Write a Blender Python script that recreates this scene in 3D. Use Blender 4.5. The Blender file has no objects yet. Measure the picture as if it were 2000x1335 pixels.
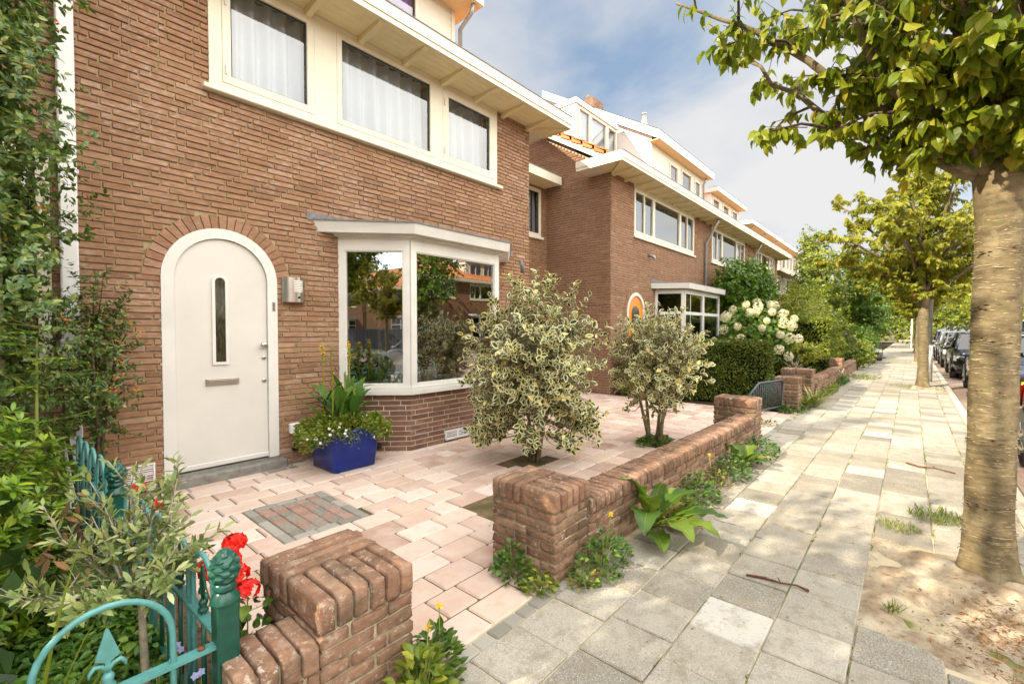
import bpy, math, random
import numpy as np
R = math.radians
C = bpy.context.scene.collection
scene = bpy.context.scene
RNG = random.Random(7)
NR = np.random.default_rng(11)

# ------------------------------------------------------------ camera, sky, sun, exposure
SUN_EL, SUN_AZ = R(31), R(22)          # azimuth of the sun: from -X turned toward +Y
sun_dir = (-math.cos(SUN_EL)*math.cos(SUN_AZ), math.cos(SUN_EL)*math.sin(SUN_AZ), math.sin(SUN_EL))
CAM_H = 1.40
PITCH = math.atan(22.5/889.0)
YAW = math.atan(781*math.cos(PITCH)/889.0)
cd = bpy.data.cameras.new('camera'); cam = bpy.data.objects.new('camera', cd); C.objects.link(cam)
cd.sensor_width = 36; cd.lens = 889/2000*36; cd.clip_start = 0.02; cd.clip_end = 3000
cam.location = (0, 0, CAM_H)
cam.rotation_euler = (R(90)-PITCH, 0, YAW-R(90))
scene.camera = cam
scene.render.resolution_x = 1024; scene.render.resolution_y = 683
scene.view_settings.view_transform = 'Standard'; scene.view_settings.look = 'None'
scene.view_settings.gamma = 1; scene.view_settings.exposure = 1.52
scene.view_settings.use_curve_mapping = False
scene.cycles.max_bounces = 8; scene.cycles.diffuse_bounces = 4; scene.cycles.glossy_bounces = 3
scene.cycles.transmission_bounces = 4; scene.cycles.transparent_max_bounces = 12
scene.cycles.use_denoising = True
scene.cycles.sample_clamp_indirect = 8

sl = bpy.data.lights.new('sun', 'SUN'); sl.energy = 3.2; sl.angle = R(0.5); sl.color = (1.0, 0.87, 0.66)
so = bpy.data.objects.new('sun', sl); C.objects.link(so)
so.location = (-30, 15, 30)
so.rotation_euler = (R(90)-SUN_EL, 0, math.atan2(sun_dir[1], sun_dir[0])+R(90))

w = bpy.data.worlds.new('World'); scene.world = w; w.use_nodes = True
nt = w.node_tree; nt.nodes.clear()
def nd(nt, typ, props=None, **ins):
    n = nt.nodes.new(typ)
    for k, v in (props or {}).items(): setattr(n, k, v)
    for k, v in ins.items():
        key = int(k[1:]) if k[0] == 'i' and k[1:].isdigit() else k.replace('_', ' ')
        s = n.inputs[key]
        if isinstance(v, bpy.types.NodeSocket): nt.links.new(v, s)
        else:
            if isinstance(v, tuple) and len(v) == 3 and s.type == 'RGBA': v = v+(1,)
            s.default_value = v
    return n
def ramp(nt, fac, stops, interp='LINEAR'):
    n = nt.nodes.new('ShaderNodeValToRGB'); n.color_ramp.interpolation = interp
    el = n.color_ramp.elements
    while len(el) < len(stops): el.new(0.5)
    for e, (p, c) in zip(el, stops):
        e.position = p; e.color = (c if isinstance(c, tuple) else (c, c, c))+(1,)
    nt.links.new(fac, n.inputs[0]); return n.outputs[0]
def mth(nt, op, a, b=0.0, c=0.0):
    n = nt.nodes.new('ShaderNodeMath'); n.operation = op
    for i, v in enumerate((a, b, c)):
        if isinstance(v, bpy.types.NodeSocket): nt.links.new(v, n.inputs[i])
        else: n.inputs[i].default_value = v
    return n.outputs[0]
def mixc(nt, fac, a, b, mode='MIX'):
    n = nt.nodes.new('ShaderNodeMix'); n.data_type = 'RGBA'; n.blend_type = mode
    for i, v in ((0, fac), (6, a), (7, b)):
        if isinstance(v, bpy.types.NodeSocket): nt.links.new(v, n.inputs[i])
        else: n.inputs[i].default_value = (v+(1,) if isinstance(v, tuple) else v)
    return n.outputs[2]

sky = nd(nt, 'ShaderNodeTexSky', {'sky_type': 'NISHITA', 'sun_disc': False, 'sun_elevation': SUN_EL,
        'sun_rotation': math.atan2(sun_dir[0], sun_dir[1]), 'air_density': 1.0, 'dust_density': 1.2, 'ozone_density': 1.0})
tc = nd(nt, 'ShaderNodeTexCoord')
sep = nd(nt, 'ShaderNodeSeparateXYZ', Vector=tc.outputs['Generated'])
zz = mth(nt, 'ADD', mth(nt, 'MAXIMUM', sep.outputs['Z'], 0.0), 0.22)
px_ = mth(nt, 'DIVIDE', sep.outputs['X'], zz); py_ = mth(nt, 'DIVIDE', sep.outputs['Y'], zz)
comb = nd(nt, 'ShaderNodeCombineXYZ', X=px_, Y=py_, Z=0.7)
big = nd(nt, 'ShaderNodeTexNoise', Vector=comb.outputs[0], Scale=1.15, Detail=8.0, Roughness=0.52, Distortion=0.25)
shade = nd(nt, 'ShaderNodeTexNoise', Vector=comb.outputs[0], Scale=1.7, Detail=5.0, Roughness=0.5, Distortion=0.1)
SKY_MASK = ramp(nt, big.outputs['Fac'], [(0.31, 0.0), (0.41, 0.60), (0.51, 1.0)])
cloud = ramp(nt, shade.outputs['Fac'], [(0.30, (2.75, 2.85, 3.1)), (0.44, (3.2, 3.23, 3.35)), (0.56, (3.5, 3.5, 3.5))])
blue = mixc(nt, 0.45, mixc(nt, 1.0, sky.outputs['Color'], (.6, .6, .6), 'MULTIPLY'), (2.05, 2.8, 3.7))
skyc = mixc(nt, SKY_MASK, blue, cloud)
# added fill light: the unseen sky facing the house fronts, and overhead, is brightened
sky_fill = ramp(nt, mth(nt, 'ADD', mth(nt, 'ADD', mth(nt, 'MULTIPLY', sep.outputs['Y'], -0.5), 0.5), mth(nt, 'MULTIPLY', mth(nt, 'MAXIMUM', mth(nt, 'SUBTRACT', sep.outputs['Z'], 0.68), 0.0), 1.3)), [(0.52, 1.0/6), (0.64, (.32, .315, .295)), (0.82, (1.0, .95, .85))])
sky_fill = mixc(nt, 1.0, sky_fill, (6.0, 6.0, 6.0), 'MULTIPLY')
skyc = mixc(nt, 1.0, skyc, sky_fill, 'MULTIPLY')
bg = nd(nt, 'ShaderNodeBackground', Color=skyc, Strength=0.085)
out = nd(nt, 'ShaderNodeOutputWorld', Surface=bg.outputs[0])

# ------------------------------------------------------------ mesh helpers
class MB:
    """collects shapes into one mesh; every face may carry a material index"""
    def __init__(s): s.v = []; s.f = []; s.m = []; s.sm = []
    def add(s, vs, fs, mi=0, smooth=False):
        o = len(s.v); s.v += [tuple(p) for p in vs]
        for f in fs:
            s.f.append(tuple(i+o for i in f)); s.m.append(mi); s.sm.append(smooth)
    def box(s, a, b, mi=0):
        x0, y0, z0 = a; x1, y1, z1 = b
        if x1 < x0: x0, x1 = x1, x0
        if y1 < y0: y0, y1 = y1, y0
        if z1 < z0: z0, z1 = z1, z0
        s.add([(x0,y0,z0),(x1,y0,z0),(x1,y1,z0),(x0,y1,z0),(x0,y0,z1),(x1,y0,z1),(x1,y1,z1),(x0,y1,z1)],
              [(0,3,2,1),(4,5,6,7),(0,1,5,4),(1,2,6,5),(2,3,7,6),(3,0,4,7)], mi)
    def cbox(s, a, b, c=0.01, mi=0):
        """box with chamfered edges"""
        x0, y0, z0 = a; x1, y1, z1 = b
        if x1 < x0: x0, x1 = x1, x0
        if y1 < y0: y0, y1 = y1, y0
        if z1 < z0: z0, z1 = z1, z0
        c = min(c, (x1-x0)/2.01, (y1-y0)/2.01, (z1-z0)/2.01)
        vs = []; idx = {}
        for ix, X in ((0, x0), (1, x1)):
            for iy, Y in ((0, y0), (1, y1)):
                for iz, Z in ((0, z0), (1, z1)):
                    sx = c if ix == 0 else -c; sy = c if iy == 0 else -c; sz = c if iz == 0 else -c
                    for ax, p in ((0, (X, Y+sy, Z+sz)), (1, (X+sx, Y, Z+sz)), (2, (X+sx, Y+sy, Z))):
                        idx[(ix, iy, iz, ax)] = len(vs); vs.append(p)
        fs = []
        g = lambda ix, iy, iz, ax: idx[(ix, iy, iz, ax)]
        for i in (0, 1):
            q = [g(i,0,0,0), g(i,1,0,0), g(i,1,1,0), g(i,0,1,0)]; fs.append(q if i else q[::-1])
            q = [g(0,i,0,1), g(1,i,0,1), g(1,i,1,1), g(0,i,1,1)]; fs.append(q[::-1] if i else q)
            q = [g(0,0,i,2), g(1,0,i,2), g(1,1,i,2), g(0,1,i,2)]; fs.append(q if i else q[::-1])
        for i in (0, 1):
            for j in (0, 1):
                q = [g(i,j,0,0), g(i,j,1,0), g(i,j,1,1), g(i,j,0,1)]; fs.append(q if i == j else q[::-1])
                q = [g(0,i,j,1), g(1,i,j,1), g(1,i,j,2), g(0,i,j,2)]; fs.append(q if i == j else q[::-1])
                q = [g(i,0,j,0), g(i,1,j,0), g(i,1,j,2), g(i,0,j,2)]; fs.append(q[::-1] if i == j else q)
        for i in (0, 1):
            for j in (0, 1):
                for k in (0, 1):
                    q = [g(i,j,k,0), g(i,j,k,1), g(i,j,k,2)]
                    fs.append(q if (i+j+k) % 2 else q[::-1])
        s.add(vs, fs, mi)
    def prism(s, poly, p0, ex, ey, ez, depth, mi=0):
        """poly in (a,b) laid along ex,ey from p0, extruded along ez"""
        n = len(poly); P = np.array(p0); ex = np.array(ex); ey = np.array(ey); ez = np.array(ez)
        lo = [tuple(P+ex*a+ey*b) for a, b in poly]; hi = [tuple(P+ex*a+ey*b+ez*depth) for a, b in poly]
        s.add(lo+hi, [tuple(range(n))[::-1], tuple(range(n, 2*n))]+[(i, (i+1) % n, n+(i+1) % n, n+i) for i in range(n)], mi)
    def tube(s, pts, rad, n=8, mi=0, cap=True, smooth=True, squash=None):
        pts = [np.array(p, float) for p in pts]; m = len(pts)
        if not hasattr(rad, '__len__'): rad = [rad]*m
        vs = []; ref = None
        for i in range(m):
            t = pts[min(i+1, m-1)]-pts[max(i-1, 0)]; L = np.linalg.norm(t); t = t/(L if L > 1e-9 else 1)
            if ref is None:
                ref = np.array((0, 0, 1.0)) if abs(t[2]) < 0.9 else np.array((1.0, 0, 0))
            a = np.cross(t, ref); a /= max(np.linalg.norm(a), 1e-9); b = np.cross(a, t); ref = b
            for k in range(n):
                an = 2*math.pi*k/n
                vs.append(pts[i]+(a*math.cos(an)+b*math.sin(an))*rad[i])
        fs = []
        for i in range(m-1):
            for k in range(n):
                fs.append((i*n+k, i*n+(k+1) % n, (i+1)*n+(k+1) % n, (i+1)*n+k))
        if cap: fs += [tuple(range(n))[::-1], tuple(range((m-1)*n, m*n))]
        s.add(vs, fs, mi, smooth)
    def lathe(s, prof, c, n=16, mi=0, axis='z', smooth=True):
        vs = []
        for r, z in prof:
            for k in range(n):
                a = 2*math.pi*k/n; u, v = r*math.cos(a), r*math.sin(a)
                vs.append({'z': (c[0]+u, c[1]+v, c[2]+z), 'y': (c[0]+u, c[1]+z, c[2]+v), 'x': (c[0]+z, c[1]+u, c[2]+v)}[axis])
        m = len(prof)
        fs = [(i*n+k, i*n+(k+1) % n, (i+1)*n+(k+1) % n, (i+1)*n+k) for i in range(m-1) for k in range(n)]
        fs += [tuple(range(n))[::-1], tuple(range((m-1)*n, m*n))]
        s.add(vs, fs, mi, smooth)
    def loft(s, secs, mi=0, close=True, cap=True, smooth=True):
        n = len(secs[0]); vs = [p for q in secs for p in q]; fs = []
        for i in range(len(secs)-1):
            for k in range(n if close else n-1):
                fs.append((i*n+k, i*n+(k+1) % n, (i+1)*n+(k+1) % n, (i+1)*n+k))
        if cap: fs += [tuple(range(n))[::-1], tuple(range((len(secs)-1)*n, len(secs)*n))]
        s.add(vs, fs, mi, smooth)
    def build(s, name, mat, parent=None, loc=None):
        me = bpy.data.meshes.new(name); me.from_pydata(s.v, [], s.f)
        mats = mat if isinstance(mat, (list, tuple)) else [mat]
        for m_ in mats: me.materials.append(m_)
        me.polygons.foreach_set('material_index', s.m)
        me.polygons.foreach_set('use_smooth', s.sm)
        me.update()
        return link(name, me, parent, loc)
def link(name, data, parent=None, loc=None):
    """meshes are modelled in place; a child of an Empty gets its offset taken back out"""
    o = bpy.data.objects.new(name, data); C.objects.link(o)
    if parent is not None:
        o.parent = parent
        if parent.type == 'EMPTY' and not parent.get('_local'):
            o.location = tuple(-x for x in parent.location)
    if loc: o.location = loc
    return o
def tag(o, label, cat, group=None):
    o['label'] = label; o['category'] = cat
    if group: o['group'] = group
    return o
def thing(name, loc, label, cat, group=None):
    o = bpy.data.objects.new(name, None); C.objects.link(o); o.location = loc; o.empty_display_size = 0.2
    return tag(o, label, cat, group)
def setting(o, kind='structure'):
    o['kind'] = kind; return o
def copy_tree(o, parent=None):
    c = o.copy(); C.objects.link(c); c.parent = parent
    for ch in [x for x in bpy.data.objects if x.parent == o]: copy_tree(ch, c)
    return c

# ------------------------------------------------------------ foliage helpers
def unit(a): return a/np.maximum(np.linalg.norm(a, axis=-1, keepdims=True), 1e-9)
def rnd_dirs(n): return unit(NR.normal(size=(n, 3)))
T_OVAL = (np.array([(0,0,0),(-.25,.30,.07),(-.24,.62,.05),(0,1,-.10),(.24,.62,.05),(.25,.30,.07),(0,.32,0),(0,.66,-.01)]),
          [(0,6,1),(1,6,7,2),(2,7,3),(0,5,6),(5,4,7,6),(4,3,7)], [0]*6)
T_BROAD = (np.array([(0,0,0),(-.27,.20,.10),(-.33,.50,.07),(-.19,.80,-.06),(0,1.08,-.27),(.19,.80,-.06),(.33,.50,.07),(.27,.20,.10),(0,.25,.0),(0,.55,-.01),(0,.82,-.11)]),
          [(0,8,1),(1,8,9,2),(2,9,10,3),(3,10,4),(0,7,8),(7,6,9,8),(6,5,10,9),(5,4,10)], [0]*8)
T_QUAD = (np.array([(0,0,0),(-.27,.5,.05),(0,1,-.06),(.27,.5,.05)]), [(0,2,1),(0,3,2)], [0]*2)
T_LANCE = (np.array([(0,0,0),(-.10,.35,.02),(-.09,.70,.0),(0,1,-.08),(.09,.70,0),(.10,.35,.02)]), [(0,5,1),(1,5,4,2),(2,4,3)], [0]*3)
_i = [(0,.10,0),(-.155,.31,.03),(-.16,.61,.03),(0,.87,-.05),(.16,.61,.03),(.155,.31,.03)]
_o = [(0,0,0),(-.26,.28,.07),(-.26,.64,.07),(0,1.02,-.09),(.26,.64,.07),(.26,.28,.07)]
T_VAR = (np.array(_i+_o), [(0,5,4,3,2,1)]+[(k, (k+1) % 6, 6+(k+1) % 6, 6+k) for k in range(6)], [0]+[1]*6)
def leaves(name, P, D, N, S, T, mats, parent=None, width=None):
    tv, tf, tm = T; n = len(P); k = len(tv)
    P = np.asarray(P, float); D = unit(np.asarray(D, float)); N = np.asarray(N, float)
    X = unit(np.cross(D, N)); N = np.cross(X, D)
    S = np.broadcast_to(np.asarray(S, float), (n,))
    W = S if width is None else S*width
    V = P[:, None, :]+X[:, None, :]*(tv[None, :, 0, None]*W[:, None, None])+D[:, None, :]*(tv[None, :, 1, None]*S[:, None, None])+N[:, None, :]*(tv[None, :, 2, None]*S[:, None, None])
    V = V.reshape(-1, 3)
    ls = np.array([len(f) for f in tf]); flat = np.concatenate([np.array(f) for f in tf])
    loops = (np.arange(n)[:, None]*k+flat[None, :]).ravel()
    tot = np.tile(ls, n); start = np.concatenate(([0], np.cumsum(tot)[:-1]))
    me = bpy.data.meshes.new(name)
    me.vertices.add(len(V)); me.vertices.foreach_set('co', V.ravel())
    me.loops.add(len(loops)); me.loops.foreach_set('vertex_index', loops.astype(np.int32))
    me.polygons.add(len(tot)); me.polygons.foreach_set('loop_start', start.astype(np.int32))
    try: me.polygons.foreach_set('loop_total', tot.astype(np.int32))
    except Exception: pass
    for m_ in (mats if isinstance(mats, (list, tuple)) else [mats]): me.materials.append(m_)
    me.polygons.foreach_set('material_index', np.tile(np.array(tm), n).astype(np.int32))
    me.polygons.foreach_set('use_smooth', np.zeros(len(tot), bool))
    me.update(calc_edges=True); me.validate()
    return link(name, me, parent)
def join_into(dst_mb, pts): pass
# ------------------------------------------------------------ materials
def newmat(name):
    m = bpy.data.materials.new(name); m.use_nodes = True; m.node_tree.nodes.clear(); return m, m.node_tree
def finish(nt, col, rough=0.6, spec=0.4, bump=None, bstr=0.3, bdist=0.01, metal=0.0, coat=0.0, trans=None):
    p = nd(nt, 'ShaderNodeBsdfPrincipled')
    def put(k, v):
        if v is None: return
        if isinstance(v, bpy.types.NodeSocket): nt.links.new(v, p.inputs[k])
        else: p.inputs[k].default_value = (v+(1,) if isinstance(v, tuple) else v)
    put('Base Color', col); put('Roughness', rough); put('Specular IOR Level', spec); put('Metallic', metal); put('Coat Weight', coat)
    if bump is not None:
        b = nd(nt, 'ShaderNodeBump', Height=bump, Strength=bstr, Distance=bdist); nt.links.new(b.outputs[0], p.inputs['Normal'])
    sh = p.outputs[0]
    if trans is not None:
        t = nd(nt, 'ShaderNodeBsdfTranslucent', Color=col)
        sh = nd(nt, 'ShaderNodeMixShader', Fac=trans, i1=sh, i2=t.outputs[0]).outputs[0]
    nd(nt, 'ShaderNodeOutputMaterial', Surface=sh)
def isl(nt): return nd(nt, 'ShaderNodeNewGeometry').outputs['Random Per Island']
def pos(nt): return nd(nt, 'ShaderNodeNewGeometry').outputs['Position']
def noise(nt, scale, detail=4.0, rough=0.55, vec=None, dist=0.0):
    return nd(nt, 'ShaderNodeTexNoise', Vector=vec or pos(nt), Scale=scale, Detail=detail, Roughness=rough, Distortion=dist).outputs['Fac']
def stretch(nt, sx, sy, sz, vec=None):
    return nd(nt, 'ShaderNodeVectorMath', {'operation': 'MULTIPLY'}, i0=vec or pos(nt), i1=(sx, sy, sz)).outputs[0]

def brick_mat(name, cols, stain=0.5, stain_col=(.50, .40, .36), grime=0.0, rough=0.8, lichen=0.0):
    m, nt = newmat(name)
    c = ramp(nt, isl(nt), cols)
    g = noise(nt, 26, 6, 0.65, stretch(nt, 0.5, 0.5, 1.6))
    c = mixc(nt, mth(nt, 'MULTIPLY', ramp(nt, g, [(0.35, 1.0), (0.62, 0.0)]), 0.45), c, (.10, .048, .03))
    fine = noise(nt, 210, 3, 0.6)
    c = mixc(nt, mth(nt, 'MULTIPLY', ramp(nt, fine, [(0.55, 0.0), (0.72, 1.0)]), 0.35), c, (.42, .24, .15))
    s1 = noise(nt, 1.3, 5, 0.6); s2 = noise(nt, 15, 5, 0.7, stretch(nt, 1, 1, 2.2))
    st = mth(nt, 'MULTIPLY', ramp(nt, s1, [(0.46, 0.0), (0.62, 1.0)]), ramp(nt, s2, [(0.5, 0.0), (0.68, 1.0)]))
    c = mixc(nt, mth(nt, 'MULTIPLY', st, stain), c, stain_col)
    if grime > 0:
        gz = noise(nt, 5, 5, 0.6)
        c = mixc(nt, mth(nt, 'MULTIPLY', ramp(nt, gz, [(0.45, 0.0), (0.65, 1.0)]), grime), c, (.07, .05, .03))
    if lichen > 0:
        l1 = noise(nt, 34, 7, .78); l2 = noise(nt, 6, 4, .6)
        lm = mth(nt, 'MULTIPLY', ramp(nt, l1, [(0.545, 0.0), (0.60, 1.0)]), ramp(nt, l2, [(0.42, 0.15), (0.56, 1.0)]))
        c = mixc(nt, mth(nt, 'MULTIPLY', lm, lichen), c, (.62, .56, .47))
    finish(nt, c, rough, 0.25, mth(nt, 'ADD', mth(nt, 'MULTIPLY', g, 0.8), mth(nt, 'MULTIPLY', fine, 0.6)), 0.8, 0.007)
    return m
def plain(name, col, rough=0.5, spec=0.4, metal=0.0, nz=0.06, nscale=8, bstr=0.05, coat=0.0):
    m, nt = newmat(name)
    n = noise(nt, nscale, 5, 0.6)
    d = tuple(max(0, x*(1-nz*2.5)) for x in col)
    c = mixc(nt, ramp(nt, n, [(0.3, 0.0), (0.7, 1.0)]), d, col)
    finish(nt, c, rough, spec, noise(nt, nscale*12, 3), bstr, 0.002, metal, coat)
    return m
def leaf_mat(name, cols, trans=0.3, rough=0.45, spec=0.4):
    m, nt = newmat(name)
    c = ramp(nt, isl(nt), cols)
    n = noise(nt, 2.2, 3)
    c = mixc(nt, mth(nt, 'MULTIPLY', ramp(nt, n, [(0.35, 0.0), (0.65, 1.0)]), 0.35), c, mixc(nt, 1.0, c, (1.35, 1.2, .75), 'MULTIPLY'))
    finish(nt, c, rough, spec, trans=trans)
    return m
MT = {}
MT['brick'] = brick_mat('house_brick', [(0, (.25, .135, .078)), (.12, (.30, .160, .091)), (.4, (.35, .193, .112)), (.62, (.39, .222, .133)), (.8, (.32, .168, .096)), (.95, (.42, .25, .155)), (1, (.47, .31, .21))], 0.75)
MT['brick2'] = brick_mat('house_brick_brown', [(0, (.26, .140, .077)), (.35, (.34, .190, .106)), (.7, (.29, .156, .086)), (1, (.39, .228, .132))], 0.3)
MT['brick_dark'] = brick_mat('plinth_brick', [(0, (.16, .075, .048)), (.5, (.22, .105, .066)), (1, (.28, .14, .088))], 0.4, grime=.2)
MT['garden_brick'] = brick_mat('weathered_garden_brick', [(0, (.21, .112, .070)), (.35, (.33, .188, .118)), (.65, (.26, .142, .088)), (1, (.43, .27, .178))], 0.5, (.50, .41, .33), grime=.65, lichen=.5)
def mortar(name, c0, c1):
    m, nt = newmat(name); n = noise(nt, 7, 6, .65)
    finish(nt, ramp(nt, n, [(.3, c0), (.7, c1)]), .95, .1, noise(nt, 140, 4), .5, .004); return m
MT['mortar'] = mortar('sandy_mortar', (.30, .23, .125), (.47, .38, .22))
MT['mortar_pale'] = mortar('pale_mortar', (.42, .36, .29), (.62, .56, .48))
MT['mortar_garden'] = mortar('garden_mortar', (.13, .115, .055), (.60, .53, .39))
MT['cream'] = plain('cream_paint', (.74, .685, .55), .45, .4, nz=.05, nscale=3)
MT['soffit'] = plain('soffit_bounce_tint', (.79, .67, .40), .55, .3, nz=.04)  # cream paint yellowed: the warm bounced light is put into the colour
MT['white'] = plain('white_paint', (.71, .69, .645), .38, .45, nz=.05, nscale=3)
MT['door_paint'] = plain('door_paint', (.67, .64, .59), .35, .45, nz=.05, nscale=1.5)
MT['pvc'] = plain('white_plastic', (.80, .80, .80), .3, .45, nz=.03)
MT['lead'] = plain('lead_sheet', (.22, .22, .23), .55, .4, nz=.2, nscale=20)
MT['zinc'] = plain('zinc_pipe', (.45, .45, .44), .45, .4, metal=.5, nz=.15)
MT['steel'] = plain('brushed_steel', (.62, .60, .56), .28, .5, metal=1.0, nz=.05)
MT['chrome'] = plain('satin_chrome', (.60, .58, .54), .3, .5, metal=1.0, nz=.05)
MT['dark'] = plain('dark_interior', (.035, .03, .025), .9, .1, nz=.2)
MT['black'] = plain('black_plastic', (.015, .015, .016), .4, .4)
MT['frost'] = plain('frosted_diffuser', (.80, .78, .70), .4, .4, nz=.02)
MT['bluestone'] = plain('bluestone', (.27, .255, .225), .7, .3, nz=.2, nscale=14, bstr=.3)
MT['purple'] = plain('purple_cloth', (.30, .16, .46), .9, .1, nz=.1)
MT['orange_door'] = plain('orange_door_paint', (.72, .26, .02), .3, .45, nz=.05)
MT['iron_green'] = plain('green_iron_paint', (.010, .085, .058), .28, .5, nz=.15, nscale=30)
MT['iron_teal'] = plain('teal_iron_paint', (.10, .31, .30), .32, .5, nz=.12, nscale=25)  # paler and bluer than the green iron paint
MT['rust'] = plain('rust', (.22, .09, .04), .8, .2, nz=.3, nscale=60)
MT['iron_grey'] = plain('grey_iron_paint', (.085, .10, .115), .4, .4, nz=.2, nscale=30)
MT['blue_glaze'] = plain('blue_glaze', (.004, .026, .24), .28, .4, nz=.2, nscale=5, coat=.1)
MT['terracotta_red'] = plain('red_pot_glaze', (.55, .02, .02), .3, .5)
MT['ceramic'] = plain('white_ceramic', (.78, .79, .78), .25, .5)
MT['soil'] = plain('soil', (.075, .055, .035), .95, .1, nz=.35, nscale=30, bstr=.6)
MT['mulch'] = plain('mulch', (.16, .11, .065), .95, .1, nz=.35, nscale=50, bstr=.6)
MT['stone_pot'] = plain('clay', (.35, .2, .12), .8, .2)

# glass: reflects like a double pane, lets the rest through
def glass(name, base=0.30, tint=(.92, .95, .93)):
    m, nt = newmat(name)
    fr = nd(nt, 'ShaderNodeLayerWeight', Blend=0.35).outputs['Fresnel']
    f = mth(nt, 'ADD', mth(nt, 'MULTIPLY', fr, 0.9), base)
    wob = nd(nt, 'ShaderNodeBump', Height=noise(nt, 1.6, 2), Strength=.03, Distance=.02)
    g = nd(nt, 'ShaderNodeBsdfGlossy', Color=(.95, .97, 1.0), Roughness=0.0, Normal=wob.outputs[0])
    t = nd(nt, 'ShaderNodeBsdfTransparent', Color=tint)
    mx = nd(nt, 'ShaderNodeMixShader', Fac=f, i1=t.outputs[0], i2=g.outputs[0])
    nd(nt, 'ShaderNodeOutputMaterial', Surface=mx.outputs[0]); return m
MT['glass'] = glass('window_glass', .10)
MT['glass_bay'] = glass('bay_glass', .34)
MT['glass_car'] = glass('car_glass', .02, (.16, .24, .30))
m, nt = newmat('slit_glass'); finish(nt, ramp(nt, noise(nt, 60, 3, .6, stretch(nt, 1, 1, .25)), [(.3, (.02, .018, .01)), (.7, (.12, .10, .06))]), .15, .5); MT['slit'] = m

# roof tiles
def tile_mat(name, c0, c1):
    m, nt = newmat(name)
    c = ramp(nt, isl(nt), [(0, c0), (1, c1)])
    c = mixc(nt, mth(nt, 'MULTIPLY', ramp(nt, noise(nt, 12, 5), [(.45, 0.0), (.7, 1.0)]), .5), c, (.20, .08, .04))
    finish(nt, c, .7, .3, noise(nt, 60, 4), .3, .004); return m
MT['tile'] = tile_mat('orange_roof_tile', (.58, .19, .06), (.70, .27, .10))

# concrete pavers, slabs
m, nt = newmat('pink_pavers')
c = ramp(nt, isl(nt), [(0, (.42, .285, .23)), (.2, (.58, .465, .40)), (.35, (.48, .335, .27)), (.5, (.55, .405, .325)), (.7, (.62, .52, .455)), (.85, (.52, .38, .315)), (1, (.35, .225, .175))])
c = mixc(nt, mth(nt, 'MULTIPLY', ramp(nt, noise(nt, 5, 5, .6), [(.4, 0.0), (.7, 1.0)]), .5), c, (.62, .52, .45))
c = mixc(nt, mth(nt, 'MULTIPLY', ramp(nt, noise(nt, 11, 5, .65), [(.52, 0.0), (.68, 1.0)]), .4), c, (.52, .30, .20))
c = mixc(nt, mth(nt, 'MULTIPLY', ramp(nt, noise(nt, 260, 2), [(.58, 0.0), (.7, 1.0)]), .35), c, (.40, .27, .21))
finish(nt, c, .85, .2, noise(nt, 180, 4), .35, .003); MT['pink'] = m
m, nt = newmat('pavement_slabs')
r = isl(nt)
c = ramp(nt, r, [(0, (.22, .205, .175)), (.24, (.31, .29, .25)), (.28, (.42, .395, .34)), (.5, (.33, .305, .26)), (.80, (.39, .36, .305)), (.93, (.43, .40, .345)), (.95, (.50, .475, .425)), (1, (.54, .515, .465))])
sp = noise(nt, 190, 3, .75)
amt = ramp(nt, r, [(0, .95), (.25, .85), (.30, .55), (.8, .6), (.92, .35), (.94, .12), (1, .10)], 'LINEAR')
c = mixc(nt, mth(nt, 'MULTIPLY', ramp(nt, sp, [(.47, 0.0), (.57, 1.0)]), amt), c, (.14, .12, .09))
sp2 = noise(nt, 120, 3, .7)
c = mixc(nt, mth(nt, 'MULTIPLY', ramp(nt, sp2, [(.56, 0.0), (.66, 1.0)]), mth(nt, 'MULTIPLY', amt, .6)), c, (.66, .60, .50))
c = mixc(nt, mth(nt, 'MULTIPLY', ramp(nt, noise(nt, 2.6, 5, .6), [(.45, 0.0), (.7, 1.0)]), .4), c, (.50, .45, .36))
c = mixc(nt, mth(nt, 'MULTIPLY', ramp(nt, noise(nt, 9, 6, .7), [(.50, 0.0), (.66, 1.0)]), .65), c, (.22, .185, .13))
c = mixc(nt, mth(nt, 'MULTIPLY', ramp(nt, noise(nt, .9, 6, .65), [(.48, 0.0), (.62, 1.0)]), .45), c, (.27, .23, .165))
c = mixc(nt, mth(nt, 'MULTIPLY', ramp(nt, noise(nt, 55, 4, .7), [(.60, 0.0), (.68, 1.0)]), .6), c, (.13, .11, .07))
finish(nt, c, .9, .15, sp, .35, .003); MT['slab'] = m
m, nt = newmat('joint_sand')
c = ramp(nt, noise(nt, 3.0, 5), [(.42, (.52, .44, .31)), (.56, (.36, .30, .19)), (.62, (.14, .17, .05))])
finish(nt, c, .95, .1, noise(nt, 90, 4), .6, .006); MT['sand_joint'] = m
m, nt = newmat('courtyard_joint')
c = ramp(nt, noise(nt, 6.0, 5), [(.40, (.17, .12, .07)), (.58, (.11, .08, .045)), (.66, (.08, .085, .03))])
finish(nt, c, .95, .1, noise(nt, 90, 4), .6, .006); MT['yard_joint'] = m
m, nt = newmat('pale_sand')
n1 = noise(nt, 4.5, 6, .62); n2 = noise(nt, 34, 5, .7)
c = ramp(nt, n1, [(.38, (.27, .20, .13)), (.50, (.42, .34, .24)), (.64, (.58, .50, .385))])
c = mixc(nt, mth(nt, 'MULTIPLY', ramp(nt, n2, [(.56, 0.0), (.66, 1.0)]), .75), c, (.20, .135, .075))
finish(nt, c, .95, .1, mth(nt, 'ADD', n2, noise(nt, 200, 3)), .7, .01); MT['sand'] = m
m, nt = newmat('grey_setts')
c = ramp(nt, isl(nt), [(0, (.19, .175, .15)), (.5, (.26, .245, .21)), (1, (.33, .31, .27))])
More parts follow.
